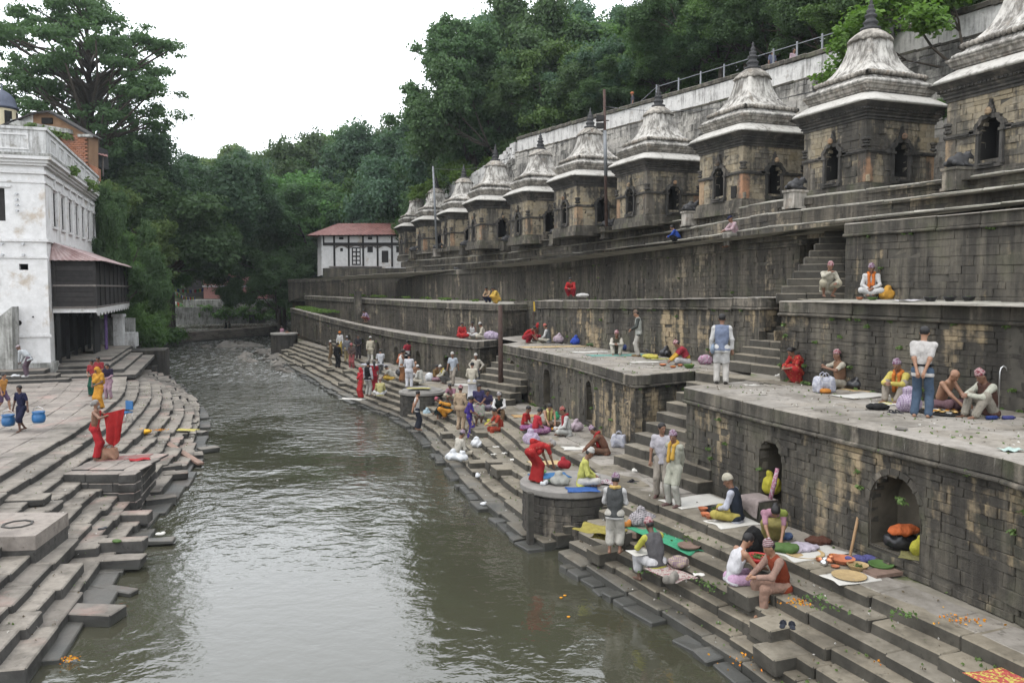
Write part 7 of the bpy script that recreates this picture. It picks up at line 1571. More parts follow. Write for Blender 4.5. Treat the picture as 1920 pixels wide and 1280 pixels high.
def handbag(px,py,z,label,col,w=.34,h=.30,t=.18,rz=0,loc=None):
    """square shopping bag with two loop handles"""
    p=PZ(px,py,z)if loc is None else loc;o=thing('shopping_bag',label,'bag',p,rz=math.radians(rz));s=SDF()
    for u in(-1,1):
        for v in(-1,1):s.cap((u*(w/2-.05),v*(t/2-.05),.05),(u*(w/2-.06),v*(t/2-.06),h-.04),.055)
    s.ell((0,0,h*.5),(w/2,t/2,h*.5));s.cut((0,0,.003),(0,0,-1));link('bag_body',sdf_mesh('bag_body',s,max(.014,p.y*.0005),cloth(*col),.12,.010,3),o,(0,0,0),local=True)
    for v in(-1,1):mb=MB();mb.tube([(-.08,v*.05,h-.02),(-.07,v*.07,h+.08),(0,v*.08,h+.12),(.07,v*.07,h+.08),(.08,v*.05,h-.02)],.012,6);link('bag_handle',mb.mesh('bag_handle',cloth(*col),True),o,(0,0,0),local=True)
    return o
def mat_(px,py,z,label,col,w=1.0,l=.7,rz=0,name='ground_cloth',cat='cloth',wav=.012,seed=0,hang=None,loc=None,cut=0.0):
    """cloth or paper spread out, with folds and real thickness"""
    q=np.random.default_rng(seed+5);n,m=14,12;V=[];F=[];p=PZ(px,py,z)if loc is None else loc;ph=q.uniform(0,6,4)
    for i in range(n+1):
        for k in range(m+1):
            u,v=i/n-.5,k/m-.5;e=1+.06*math.sin(7*v+ph[0])+.05*math.sin(5*u+ph[1]);zz=.008+wav*(1+math.sin(u*9+ph[2])*math.sin(v*8+ph[3]))*.6
            V.append((u*w*e,v*l*e,zz))
    N=len(V);V+=[(x,y,z_-.006)for x,y,z_ in V];M1=m+1
    for i in range(n):
        for k in range(m):a=i*M1+k;F+=[(a,a+M1,a+M1+1,a+1),(N+a,N+a+1,N+a+M1+1,N+a+M1)]
    for i in range(n):a=i*M1;F+=[(a,N+a,N+a+M1,a+M1),(a+m,a+m+M1,N+a+m+M1,N+a+m)]
    for k in range(m):F+=[(k,k+1,N+k+1,N+k),(n*M1+k,N+n*M1+k,N+n*M1+k+1,n*M1+k+1)]
    mm=col if isinstance(col,bpy.types.Material)else cloth(*col);return item(name,fastmesh(name,V,F,mm,None,True),label,cat,p,rz)
def bowl(px,py,z,label,mat,r=.12,h=.08,name='bowl',fill=None,group=None,loc=None,cat='bowl'):
    p=PZ(px,py,z)if loc is None else loc;mb=MB();mb.lathe((0,0,0),[(r*.5,0),(r*.62,.005),(r*.9,h*.55),(r,h),(r*1.03,h),(r*1.02,h-.008),(r*.88,h*.6),(r*.4,.02),(0.001,.018)],20)
    o=item(name,mb,label,cat,p,0,M[mat],group=group)
    if fill:
        rr=np.random.default_rng(int(px));Q=leaf_quads((0,0,h*.75),(r*.75,r*.75,h*.45),60,.022,rr,hollow=.1);link('contents',fastmesh('contents',Q,np.arange(len(Q)).reshape(-1,4),M[fill]),o,(0,0,0),local=True)
    return o
def pot(px,py,z,label,mat,r=.10,h=.16,group=None,loc=None):
    p=PZ(px,py,z)if loc is None else loc;mb=MB();mb.lathe((0,0,0),[(r*.5,0),(r*.85,h*.15),(r,h*.4),(r*.85,h*.65),(r*.5,h*.8),(r*.5,h*.88),(r*.72,h),(r*.66,h),(r*.42,h*.88),(r*.3,h*.5),(.001,h*.4)],18);return item('pot',mb,label,'pot',p,0,M[mat],group=group)
def disc(px,py,z,label,mat,r=.2,h=.02,name='plate',cat='plate',fill=None,loc=None):
    p=PZ(px,py,z)if loc is None else loc;mb=MB();mb.lathe((0,0,0),[(r*.8,0),(r,h*.6),(r*1.02,h),(r*.98,h),(r*.8,h*.45),(.001,h*.4)],26);o=item(name,mb,label,cat,p,0,M[mat])
    if fill:rr=np.random.default_rng(int(px));Q=leaf_quads((0,0,h),(r*.7,r*.7,.03),90,.028,rr,hollow=.1);link('contents',fastmesh('contents',Q,np.arange(len(Q)).reshape(-1,4),M[fill]),o,(0,0,0),local=True)
    return o
def stick(a,b,r,label,mat='stick_wood',name='stick',cat='stick'):
    c=(a+b)/2;mb=MB();mb.tube([a-c,(b-a)*.05+Vector((.006,.004,0)),b-c],[r,r*1.05,r*.85],8);return item(name,mb,label,cat,c,0,M[mat])
def slippers(px,py,z,label,col,rz=0,n=2,loc=None,name='sandal'):
    p=PZ(px,py,z)if loc is None else loc
    for k in range(n):
        o=thing(name,('left' if k==0 else 'right')+' one of '+label,'sandal',p+Vector((.13*k*math.cos(math.radians(rz)),.13*k*math.sin(math.radians(rz)),0)),'sandals left on the stone',rz=math.radians(rz+(8 if k else-6)));m=cloth(*col)
        s=SDF();s.cap((0,-.10,.018),(0,.09,.018),.040,.046);s.cut((0,0,.024),(0,0,1));s.cut((0,0,.002),(0,0,-1));link('sole',sdf_mesh('sole',s,.012,m,.01),o,(0,0,0),local=True)
        mb=MB();mb.tube([(-.045,0,.02),(-.03,.04,.055),(0,.06,.06),(.03,.04,.055),(.045,0,.02)],.012,6);link('strap',mb.mesh('strap',m,True),o,(0,0,0),local=True)
def scatter(px,py,z,label,mat,w,l,n,size,seed=0,name='petals',cat='petals',loc=None,kind=None):
    rr=np.random.default_rng(seed+77);p=PZ(px,py,z)if loc is None else loc;P=rr.normal(size=(n,2))*np.array([w,l])*.4;Q=[]
    for x,y in P:Q.append(leaf_quads((x,y,.015),(.012,.012,.008),2,size,rr,hollow=.1))
    Q=np.concatenate(Q);return link(name,fastmesh(name,Q,np.arange(len(Q)).reshape(-1,4),M[mat]),None,p,label=label,cat=None if kind else cat,kind=kind)
def crumple(px,py,z,label,col,r=.1,h=.07,name='crumpled_paper',cat='litter',seed=2,loc=None):
    s=SDF();q=random.Random(seed)
    for k in range(5):s.ell((q.uniform(-.6,.6)*r,q.uniform(-.6,.6)*r,h*.4),(r*q.uniform(.3,.6),r*q.uniform(.3,.6),h*q.uniform(.4,.8)))
    s.cut((0,0,.002),(0,0,-1));p=PZ(px,py,z)if loc is None else loc;m=col if isinstance(col,bpy.types.Material)else cloth(*col);return item(name,sdf_mesh(name,s,max(.012,p.y*.0005),m,.03,.008,seed),label,cat,p)
Z=ZG;PLAID=((.40,.42,.55),'check',(.75,.75,.78));PLAIDR=((.45,.30,.38),'check',(.7,.62,.66));PLAIDP=((.36,.24,.42),'check',(.68,.6,.7))
# near terrace
handbag(1545,735,T1,'blue and white checked bag before the man with the pink cloth',PLAID,.46,.34,.26,10)
sack(1606,730,T1,'black plastic bag behind the man with the pink cloth',M['black_plastic'],(.22,.18,.24));sack(1500+48,737,T1,'orange cloth bundle under the checked bag',((.70,.26,.02),),(.12,.10,.10),knot=False,seed=3)
s=SDF();q=[(0,0,0),(-.03,.02,.55),(.30,.02,.30),(.46,.03,.10)]
for a,b in((0,1),(0,3),(1,2),(2,3),(0,2)):s.cap(q[a],q[b],.02,.02)
V=[(-.02,0,-.02),(.0,.06,.0),(.44,.04,.08),(.30,.0,.28),(.14,.02,.46),(-.03,.02,.58)]
mb=MB();n=7;VV=[]
for i in range(n+1):
    for k in range(n+1):
        u,v=i/n,k/n;x=u*(.50-.40*v*v);z_=v*.62-u*v*.22;VV.append((x,.035*math.sin(7*u+2*v),z_))
N=len(VV);VV+=[(x,y+.008,z_)for x,y,z_ in VV];FF=[]
for i in range(n):
    for k in range(n):a=i*(n+1)+k;FF+=[(a,a+n+1,a+n+2,a+1),(N+a,N+a+1,N+a+n+2,N+a+n+1)]
p=PZ(1533,718,T1);item('pink_cloth',meshdata('pink_cloth',VV,FF,cloth((.78,.36,.46)),None,True),'pink cloth held up by the man in beige waistcoat','cloth',(p.x,p.y,T1+.22),-4)
mat_(1620,742,T1,'white paper sheets spread before the seated man in yellow',M['paper'],1.25,.6,25,'paper_sheet','paper');mat_(1665,758,T1,'small white sheet at the feet of the man in yellow',M['paper'],.5,.35,10,'paper_sheet','paper',seed=2)
mat_(1672,752+5,T1,'yellow plastic sheet beside the black shoes',((.72,.62,.06),),.45,.3,-10,seed=4);slippers(1672,775,T1,'the black shoes behind the man in jeans',((.05,.05,.06),),10)
sack(1645,768,T1,'black bag with yellow strings lying by the paper sheets',((.03,.03,.03),),(.22,.14,.12),knot=False,seed=6);sack(1705,772,T1,'purple checked bag half behind the man in jeans',PLAIDP,(.22,.2,.36),seed=8)
sack(1790,750,T1,'blue and white plastic bag at the wall behind the bald man',((.08,.22,.62),),(.22,.16,.26),seed=9)
o=disc(1768,775,T1,'dark tray heaped with leaf plates and offerings','black_plastic',.46,.05,'offering_tray','tray')
for k in range(16):a=2.4*k;r_=.08+.021*k;bowl(0,0,0,'small leaf plate of offerings in the tray',('paper','brass','wicker')[k%3],.055,.03,'leaf_plate','marigold' if k%4==0 else None,'leaf plates in the offering tray',loc=o.location+Vector((r_*math.cos(a),r_*.8*math.sin(a),.035)),cat='plate')
for k,(dx,c)in enumerate(((0,(.03,.06,.25)),(.3,(.08,.09,.3)))):mb=MB();mb.tube([(-.12,0,.04),(.08,0,.04),(.10,0,.04),(.13,0,.04)],[.038,.038,.018,.016],10);item('bottle',mb,('blue bottle lying nearest the seated man in cream','second blue bottle lying further right on the terrace')[k],'bottle',PZ(1862,787,T1)+Vector((dx,.02,0)),8,cloth(c))
mb=MB();mb.tube([(0,0,0),(0,0,.78),(.02,0,.86),(.07,0,.90),(.12,0,.86),(.13,0,.80)],.013,8);item('umbrella_handle',mb,'chrome hooked handle of an umbrella leaning at the wall','umbrella',PZ(1872,772,T1),0,M['steel'])
mat_(1896,845,T1,'pale green scrap of paper on the near terrace floor',((.55,.72,.66),),.3,.2,20,'paper_scrap','litter',.03);mat_(1408,722,T1,'white paper plate on the floor right of the standing man',M['paper'],.34,.26,5,'paper_scrap','litter',.008,9)
crumple(1458,706,T1,'white crumpled paper at the foot of the second stair',M['paper'],.10);disc(1690,806,T1,'flat grey stone on the near terrace edge','river_rock',.10,.03,'flat_stone','stone')
mat_(1640,730,T1,'straw mat under the man with the pink cloth',M['wicker'],1.5,.7,22,'straw_mat','mat',.006,11)
# second tier
q2=lambda px,d:PD(px,556,d)*Vector((1,1,0))+Vector((0,0,5.69))
sack(0,0,0,'orange bag leaning by the man in orange scarf',((.72,.36,.02),),(.22,.16,.28),loc=q2(1663,22.6),seed=12);sack(0,0,0,'grey bag behind the orange bag',((.45,.46,.52),),(.2,.14,.36),loc=q2(1672,23.0),seed=13,knot=False)
for k,(px,lab)in enumerate(((1745,'black basket bowl nearest the white cloth'),(1781,'middle black basket bowl'),(1816,'rightmost black basket bowl'))):bowl(0,0,0,lab+' on the second tier floor','black_plastic',.15,.11,'basket_bowl','leaf_olive','black basket bowls on the second tier',loc=q2(px,19.2+.3*k),cat='basket')
mat_(0,0,0,'crumpled white cloth beside the black basket bowls',((.66,.63,.66),),.75,.35,5,loc=q2(1712,19.6),wav=.03);mat_(0,0,0,'cream cloth spread before the squatting man',((.58,.52,.38),),.9,.4,5,loc=q2(1535,22.0));bowl(0,0,0,'copper bowl at the knees of the man in orange scarf','copper',.09,.07,loc=q2(1612,21.8));bowl(0,0,0,'green leaf bowl by the man in orange scarf','leaf_olive',.13,.07,'leaf_bowl',loc=q2(1636,21.6))
sack(0,0,0,'white bundle beside the woman in red on the second tier',((.68,.66,.64),),(.30,.2,.18),loc=PD(1093,557,39.8),seed=14,knot=False);
# middle terrace
mat_(1160,666,T1m,'teal plastic sheet under the man hugging his knees',((.18,.42,.36),),2.2,.8,12,wav=.006);mat_(1108,660,T1m,'white sheet left of the man hugging his knees',M['paper'],1.4,.6,14,'paper_sheet','paper')
mat_(1208,679,T1m,'white and blue sheet at the terrace edge',M['paper'],1.0,.35,14,'paper_sheet','paper',seed=3);mat_(1240,673,T1m,'olive yellow cloth before the man in red shawl',((.50,.48,.16),),.9,.5,14,seed=5);mat_(1040,650,T1m,'long straw mat at the far end of the middle terrace',M['wicker'],2.8,.8,14,'straw_mat','mat',.006)
sack(1218,672,T1m,'yellow bundle lying at the feet of the man reading',((.66,.58,.08),),(.28,.16,.16),knot=False,seed=15);sack(1222,662,T1m,'black bag behind the yellow bundle',M['black_plastic'],(.24,.18,.22),seed=16);sack(1247,668,T1m,'round black bag with a knot by the man in red shawl',M['black_plastic'],(.22,.2,.26),seed=17);sack(1176,657,T1m,'navy bag behind the man hugging his knees',((.03,.05,.16),),(.2,.16,.24),seed=18)
sack(1322,683,T1m,'pink and white patterned bag behind the man in red shawl',((.55,.25,.40),'print',(.6,.55,.6)),(.24,.16,.30),seed=19,knot=False);sack(1047,642,T1m,'red and white checked bag behind the man in grey waistcoat',PLAIDR,(.26,.16,.32),seed=20);sack(1079,646,T1m,'bright blue bag beside a red one on the middle terrace',((.03,.09,.55),),(.22,.16,.30),seed=21);sack(1089,645,T1m,'red bag beside the bright blue one',((.55,.05,.03),),(.18,.16,.38),seed=22,knot=False)
for k,(px,py,mt,r)in enumerate(((1243,686,'copper',.12),(1262,690,'terracotta',.10),(1228,668,'brass',.10),(1275,687,'copper',.09))):bowl(px,py,T1m,('copper bowl left of','clay bowl in front of','brass bowl behind the sheet by','small copper dish nearest')[k]+' the man in red shawl',mt,r,.07,fill='marigold' if k==1 else None)
bowl(1292,690,T1m,'round green leaf basket by the man in red shawl','leaf_olive',.17,.12,'leaf_basket','leaf_olive',cat='basket');sack(1112,649,T1m,'dark green heap of leaves on the middle terrace',M['leaf_dark'],(.3,.18,.14),knot=False,seed=23)
# far terrace and upper places
sack(919,636,T1f,'purple checked bag beside the man in cream on the far terrace',PLAIDP,(.34,.2,.42),seed=24,knot=False);sack(929,636,T1f,'faded purple bag at the corner of the far terrace',PLAIDP,(.2,.16,.34),seed=25,knot=False);sack(0,0,0,'red bundle on the ledge by the distant bastion',((.5,.03,.04),),(.4,.3,.35),loc=PD(562,628,78),seed=26)
# niches
M['umbrella_cloth']=cloth((.55,.2,.3),'print',(.6,.5,.55))
pn_=T1A.at(nA[0][0]);nn=T1A.nor(nA[0][0]);tt=T1A.dirn(nA[0][0]);base=Vector((pn_.x-nn.x*.28,pn_.y-nn.y*.28,pn_.z-hA+.30+.01))
sack(0,0,0,'black bag with an orange cloth in the big right niche',M['black_plastic'],(.30,.18,.28),loc=base+Vector((tt.x*.12,tt.y*.12,0)),seed=27);sack(0,0,0,'orange cloth on top of the black bag in the big niche',((.66,.14,.02),),(.26,.15,.16),loc=base+Vector((tt.x*.05,tt.y*.05,.27)),seed=28,knot=False);sack(0,0,0,'yellow bag beside the black bag in the big niche',((.55,.52,.03),),(.13,.1,.26),loc=base-Vector((tt.x*.26,tt.y*.26,0)),seed=29);mat_(0,0,0,'olive cloth on the sill of the big niche',((.30,.28,.10),),.45,.35,60,loc=base+Vector((nn.x*.12-tt.x*.25,nn.y*.12-tt.y*.25,0)))
pn_=T1A.at(nA[1][0]);nn=T1A.nor(nA[1][0]);tt=T1A.dirn(nA[1][0]);base=Vector((pn_.x-nn.x*.16,pn_.y-nn.y*.16,pn_.z-hA+.29))
sack(0,0,0,'yellow plastic bag in the left arched niche of the near wall',((.58,.52,.02),),(.20,.15,.36),loc=base+Vector((tt.x*.16,tt.y*.16,.18)),seed=30)
m=MB();m.box((0,0,.21),(.62,.44,.42));q=Vector((pn_.x+nn.x*.24,pn_.y+nn.y*.24,ZG));o=item('stone_ledge',m,'low stone ledge covered by a grey rug below the left niche','ledge',q,math.degrees(math.atan2(tt.y,tt.x)),M['coping'],False)
V=[];F=[]
for i in range(9):
    u=-.30+.6*i/8;w=.012*math.sin(9*u)
    for(y,z_)in((-.22,.435),(-.05,.44+w),(.12,.437),(.235,.43),(.25+w,.30),(.262-w,.14+.05*math.sin(5*u))):V+=[(u+.02*math.sin(z_*9),y,z_),(u,y+.012,z_+.012)]
for i in range(8):
    for k in range(5):c0=i*12+k*2;F+=[(c0+1,c0+13,c0+15,c0+3),(c0,c0+2,c0+14,c0+12)]
item('rug',meshdata('rug',V,F,cloth((.40,.33,.31)),None,True),'grey rug draped over the ledge below the left niche','rug',q,math.degrees(math.atan2(tt.y,tt.x)))
stick(Vector((q.x-tt.x*.38+nn.x*.02,q.y-tt.y*.38+nn.y*.02,ZG+.5)),Vector((q.x-tt.x*.42-nn.x*.1,q.y-tt.y*.42-nn.y*.1,ZG+1.12)),.045,'rolled pink patterned umbrella leaning beside the left niche','umbrella_cloth','folded_umbrella','umbrella')
# pavement near: offerings along the wall
mat_(1305,940,Z,'white sheet spread on the pavement behind the two standing men',M['paper'],1.3,.8,25,'paper_sheet','paper');mat_(1390,978,Z,'white and brown sheet under the man in knitted cap',M['paper'],1.3,.6,20,'paper_sheet','paper',seed=8)
for k,(px,py,r)in enumerate(((1318,958,.10),(1322,968,.09),(1330,972,.08))):bowl(px,py,Z,('upper','middle','lowest')[k]+' of three clay bowls by the man in knitted cap','terracotta',r,.08,'clay_bowl',None,None)
disc(1342,957,Z,'dark tray with leaves by the man in knitted cap','black_plastic',.22,.05,'leaf_tray','tray','leaf_olive');sack(1404,964,Z,'yellow bundle behind the man in knitted cap',((.60,.48,.04),),(.14,.1,.18),seed=31)
mat_(1518,1035,Z,'white sheet under a folded lilac cloth on the pavement',M['paper'],1.25,.7,22,'paper_sheet','paper',seed=9);sack(1500,1030,Z,'folded lilac cloth on a round wicker tray',((.58,.52,.62),),(.34,.22,.10),knot=False,seed=32);disc(1508,1038,Z,'round wicker tray under the lilac cloth','wicker',.34,.03,'wicker_tray','tray');sack(1534,1020,Z,'brown leather bag lying at the wall foot',((.14,.06,.04),),(.24,.14,.14),knot=False,seed=33);sack(1473,1034,Z,'green heap of leaves beside the leaning woman',M['leaf_mid'],(.26,.18,.15),knot=False,seed=34)
sack(1470,1010,Z,'blue cloth bundle behind the leaning woman',((.10,.16,.32),),(.16,.12,.12),knot=False,seed=35);sack(1412,1040,Z-.1,'black fringed shawl hanging on the step by the leaning woman',((.02,.02,.02),),(.2,.16,.5),knot=False,seed=36,wr=.02)
o=disc(1420,1052,Z,'red plastic basket of leaves before the leaning woman','red_plastic',.21,.10,'red_basket','basket','leaf_mid')
a=PZ(1592,1050,Z+.02);stick(a,Vector((a.x+.42,a.y+.55,Z+.95)),.026,'long wooden stick leaning on the wall beside the big niche',name='wooden_stick')
bowl(1580,1056,Z,'large clay bowl at the foot of the leaning stick','terracotta',.20,.10,'clay_bowl');pot(1545,1060,Z,'small steel water pot left of the large clay bowl','steel',.07,.13);pot(1556,1055,Z,'small copper pot beside the steel water pot','copper',.08,.12);bowl(1538,1053,Z,'copper dish behind the steel water pot','copper',.08,.06);bowl(1564,1046,Z,'orange marigold dish left of the leaning stick','terracotta',.09,.06,'flower_dish','marigold');bowl(1566,1064,Z,'small clay saucer nearest the pavement edge','terracotta',.07,.04,'clay_saucer')
bowl(1608,1068,Z,'leaf basket between the clay bowl and the green plate','wicker',.17,.10,'leaf_basket','leaf_olive',cat='basket');disc(1652,1062,Z+.04,'round green leaf plate near the big niche','leaf_mid',.20,.06,'leaf_plate');sack(1622,1052,Z,'bundle of green leaves and purple cloth at the wall',((.12,.12,.35),),(.34,.1,.10),knot=False,seed=37);m=MB();m.box((0,0,.03),(.55,.3,.06));item('wooden_board',m,'dark wooden board under the round green leaf plate','board',PZ(1655,1076,Z),20,M['plank_wood'],False)
disc(1592,1080,Z+.015,'pale round wicker tray on white paper at the pavement edge','wicker',.27,.025,'wicker_tray','tray');mat_(1600,1082,Z,'white paper under the pale round tray',M['paper'],.95,.5,18,'paper_sheet','paper',.003,12)
for k,(px,py,z,w,lab)in enumerate(((1800,1162,Z,.5,'marigold petals scattered on the near pavement'),(1495,1132,.92,.5,'marigold petals on the step behind the man in rust waistcoat'),(1490,1186,.55,.35,'orange petals beside the black sandals'),(1770,1010,Z,.1,'single fallen petals at the wall foot'),(1690,1242,.74,.4,'yellow petals on the jutting block'),(300,806,1.0,.4,'marigold flowers on the left bank steps'),(125,1235,.05,.3,'orange petals in the shallow water at the lower left'),(1440,1240,.3,.9,'petals and leaves strewn on the lowest right steps'))):scatter(px,py,z,lab,'marigold',w,w*.6,46,.022,k)
for k in range(10):px,py=((1330,1095),(1350,1105),(1215,1070),(1600,1200),(1650,1225),(1560,1140),(1520,1120),(1300,1010),(1700,1150),(1860,1240))[k];scatter(px,py,(.74,.7,.55,.55,.74,1.1,1.1,1.3,1.3,1.1)[k]+.01,('green leaf scraps on the steps by the '+('man in pink shorts','feet of the man in pink shorts','green cloth','second jutting block','third jutting block','pavement kerb','rust waistcoat','two standing men','big niche','coloured newspaper')[k]),'leaf_olive',.35,.25,22,.03,40+k,'leaf_scraps','leaves',kind='stuff')
slippers(1468,1172,.92,'the black sandals on the block by the man in rust',((.04,.045,.06),),-20);mat_(1880,1272,1.12,'red and yellow printed newspaper on the lower right steps',((.62,.10,.08),'print',(.70,.60,.15)),.7,.45,15,'newspaper','paper')
# below the near bastion
mat_(1250,1010,.92,'bright green plastic sheet spread on the step',((.06,.42,.22),),1.9,.55,-62,wav=.02);mat_(1200,1036,.93,'white paper on the green plastic sheet',M['paper'],.4,.35,20,'paper_sheet','paper');disc(1292,1026,.95,'shallow brown wooden tray on the green sheet','plank_wood',.22,.06,'wooden_tray','tray')
mat_(1258,1075,.74,'printed cloth under the man in grey waistcoat on the step',((.60,.52,.46),'print',(.4,.2,.2)),.8,.5,-60);sack(1272,1062,.76,'small yellow and pink bundle beside the man in grey waistcoat',((.60,.50,.30),'check',(.3,.2,.3)),(.2,.14,.2),seed=38,knot=False);crumple(1257,1090,.74,'pale rounded stone under the cloth on the step',M['river_rock'],.16,.16,'pale_stone','stone')
sack(1205,985,.92,'black and white checked bag behind the man with yellow scarf',((.12,.12,.13),'check',(.65,.6,.62)),(.30,.18,.30),seed=39);mat_(1125,995,.95,'mustard yellow cloth hanging over the step by the near bastion',((.42,.35,.06),),.9,.6,-30,wav=.05);mat_(1128,1008,.80,'lower fold of the mustard cloth',((.40,.33,.055),),.4,.35,-30,wav=.05,seed=5);crumple(1176,985,.95,'orange bundle beside the checked bag',((.70,.26,.03),),.14,.12,'orange_bundle','bundle');m=MB();m.box((0,0,.06),(.5,.35,.12));item('folded_blanket',m,'folded blanket under the checked bag','blanket',PZ(1182,1002,.80),-40,cloth((.30,.22,.16)),False)
# on the near bastion
bt_z=1.315;mat_(1030,892,bt_z,'blue plastic sheet on the near bastion',((.05,.22,.50),),.9,.55,15);mat_(1022,868,bt_z,'round straw mat beyond the blue sheet',M['wicker'],.8,.5,10,'straw_mat','mat');disc(1010,886,bt_z+.06,'green leaf plate held by the bending woman','leaf_olive',.2,.05,'leaf_plate');sack(1058,878,bt_z,'red bag behind the man in lime yellow',((.45,.02,.03),),(.18,.14,.22),seed=40);sack(1050,908,bt_z,'clear grey plastic bag beside the man in lime yellow',((.42,.42,.38),),(.24,.18,.22),seed=41);mat_(1128,905,bt_z,'white patterned cloth at the right of the man in lime yellow',((.62,.58,.58),'print',(.3,.12,.16)),.55,.45,-10,wav=.04);mat_(1092,918,bt_z,'blue cushion cloth under the man in lime yellow',((.04,.14,.45),),.7,.45,5);crumple(1020,908,bt_z,'white plastic bag with rubbish on the bastion rim',M['white_plastic'],.10,.10);disc(1035,905,bt_z,'dark leafy tray on the bastion rim','black_plastic',.16,.05,'leaf_tray','tray','leaf_mid')
handbag(1160,838,Z,'blue and white checked bag by the man in brown jacket',PLAID,.40,.36,.24,-10);mat_(1095,840,Z,'pale mat before the man in brown jacket',M['paper'],1.2,.5,8,'paper_sheet','paper');bowl(1108,848,Z,'orange flower tray before the man in brown jacket','terracotta',.16,.06,'flower_tray','marigold',cat='tray');sack(996,832,Z,'violet checked bag at the kerb behind the bending woman',PLAIDP,(.26,.2,.34),seed=42);slippers(1185,905,Z,'the black sandals by the near bastion',((.04,.04,.05),),60);crumple(1192,884,Z,'white paper ball on the pavement',M['paper'],.10,.08,seed=3);crumple(1110,829,Z,'white scrap before the stooping man',M['paper'],.09,.03,seed=5)
disc(1042,806,Z,'round tray of offerings in the middle of the circle','black_plastic',.34,.05,'offering_tray','tray','marigold');sack(1082,808,Z,'violet checked bag behind the man in red cap',PLAIDR,(.22,.16,.30),seed=43);sack(1042,786,Z,'green plastic bag in the offerings circle',((.05,.45,.20),),(.14,.12,.2),seed=44);mat_(985,780,Z,'orange and yellow papers on the pavement by the niche',((.62,.30,.10),'print',(.6,.55,.3)),.9,.6,10,'paper_sheet','paper');mat_(950,750,Z,'pale sheet at the foot of the narrow niche',M['paper'],1.3,.5,-12,'paper_sheet','paper')
sack(961,731,Z+.35,'red and white bundle on the sill of the farthest narrow niche',((.55,.5,.5),'print',(.5,.03,.06)),(.2,.14,.26),seed=45,loc=PD(961,729,36.2));crumple(1024,762,Z,'pile of shoes at the middle niche',((.12,.11,.1),),.25,.1,'shoe_pile','shoes',6)
# middle steps
sack(893,838,.55,'white plastic bag beside the man in cream by the water',M['white_plastic'],(.20,.16,.26),seed=46);sack(850,862,.42,'big white bundle on the lower step by the man in cream',M['white_plastic'],(.26,.2,.24),seed=47);sack(866,863,.42,'second white bundle behind the man in cream',M['white_plastic'],(.22,.18,.22),seed=48);sack(918,802,.80,'yellow plastic bag beside the woman in orange red',((.66,.60,.04),),(.18,.14,.24),seed=49);handbag(0,0,0,'printed pastel shopping bag held by the man in navy shirt',((.45,.60,.42),'print',(.65,.40,.5)),.42,.40,.12,0,loc=PZ(897,800,.75)+Vector((0,-.22,.45)))
a=PZ(873,812,.5);stick(Vector((a.x,a.y-.1,.52)),Vector((a.x+.35,a.y-.1,1.42)),.02,'wooden staff held by the woman in violet sari',name='wooden_staff');crumple(898,893,.30,'white shoes and rubbish on the lower steps',M['white_plastic'],.16,.1,'shoe_pile','shoes',8);crumple(912,945,.12,'white rubbish at the water edge by the near bastion',M['white_plastic'],.16,.06,seed=9);mat_(905,820,.72,'brown and orange papers by the woman in violet',((.45,.22,.14),),.5,.3,10,'paper_scrap','litter');sack(800,780,.4,'clear blue plastic bag by the squatting bare chested man',((.40,.55,.62),),(.18,.14,.28),seed=50)
for k,(px,py,z)in enumerate(((930,838,.92),(926,852,.74),(945,850,.92),(960,862,.92),(915,868,.55),(1168,930,1.1),(1310,1078,.92),(1020,842,1.3),(965,880,.6),(700,700,1.3),(655,690,1.0),(730,716,.7))):mat_(px,py,z+.01,'small white paper scrap on the steps',M['paper'],.20,.12,30*k,'paper_scrap','litter',.02,k).__setitem__('group','small white paper scraps on the steps')
mat_(785,728,1.49,'yellow cloth on the lid of the second bastion',((.62,.56,.16),),1.0,.3,0);
mat_(660,748,.5,'white sheet on the far steps beside the woman in red headscarf',M['paper'],1.2,.5,-20,'paper_sheet','paper');sack(806,714,Z,'white shopping bag by the woman in pink',M['white_plastic'],(.24,.16,.4),seed=51,knot=False);mat_(700,684,Z,'pale cloths spread behind the standing man in white shirt',((.55,.55,.62),),2.0,.7,-30);sack(752,705,Z,'black bag by the man in yellow cloth',M['black_plastic'],(.3,.2,.4),seed=52);mat_(885,722,Z,'pale sheets spread near the narrow stair',M['paper'],2.2,.8,-10,'paper_sheet','paper',seed=14)
# left bank
for k,(px,py)in enumerate(((14,780),(69,772))):
    o=thing('bucket',('blue plastic bucket in the right hand of the boy in navy','blue plastic bucket in the left hand of the boy in navy')[k],'bucket',PZ(42,808,ZP)+Vector((-.46 if k==0 else .50,.05,.26 if k else .16)),'blue buckets carried by the boy');mb=MB();mb.lathe((0,0,0),[(.13,0),(.17,.02),(.20,.12),(.19,.24),(.165,.30),(.19,.33),(.19,.36),(.17,.36),(.15,.3),(.17,.2),(.14,.05),(.001,.04)],20);link('bucket_body',mb.mesh('bucket_body',M['blue_plastic'],True),o,(0,0,0),local=True)
    mb=MB();mb.tube([(-.18,0,.34),(-.14,0,.46),(0,0,.52),(.14,0,.46),(.18,0,.34)],.008,6);link('bucket_handle',mb.mesh('bucket_handle',M['steel'],True),o,(0,0,0),local=True)
o=thing('chair','blue plastic chair on the curved left bank steps','chair',PZ(236,790,1.15),rz=math.radians(-25))
for nme,c,d in(('seat',(0,0,.34),(.36,.34,.03)),('backrest',(0,.17,.58),(.36,.03,.32))):mb=MB();mb.box(c,d);link(nme,mb.mesh(nme,M['blue_plastic']),o,(0,0,0),local=True)
for u in(-1,1):
    for v in(-1,1):mb=MB();mb.tube([(u*.16,v*.15,0),(u*.15,v*.14,.34)],.012,6);link('leg',mb.mesh('leg',M['steel'],True),o,(0,0,0),local=True)
p=PZ(180,862,1.2);VV=[];n=12
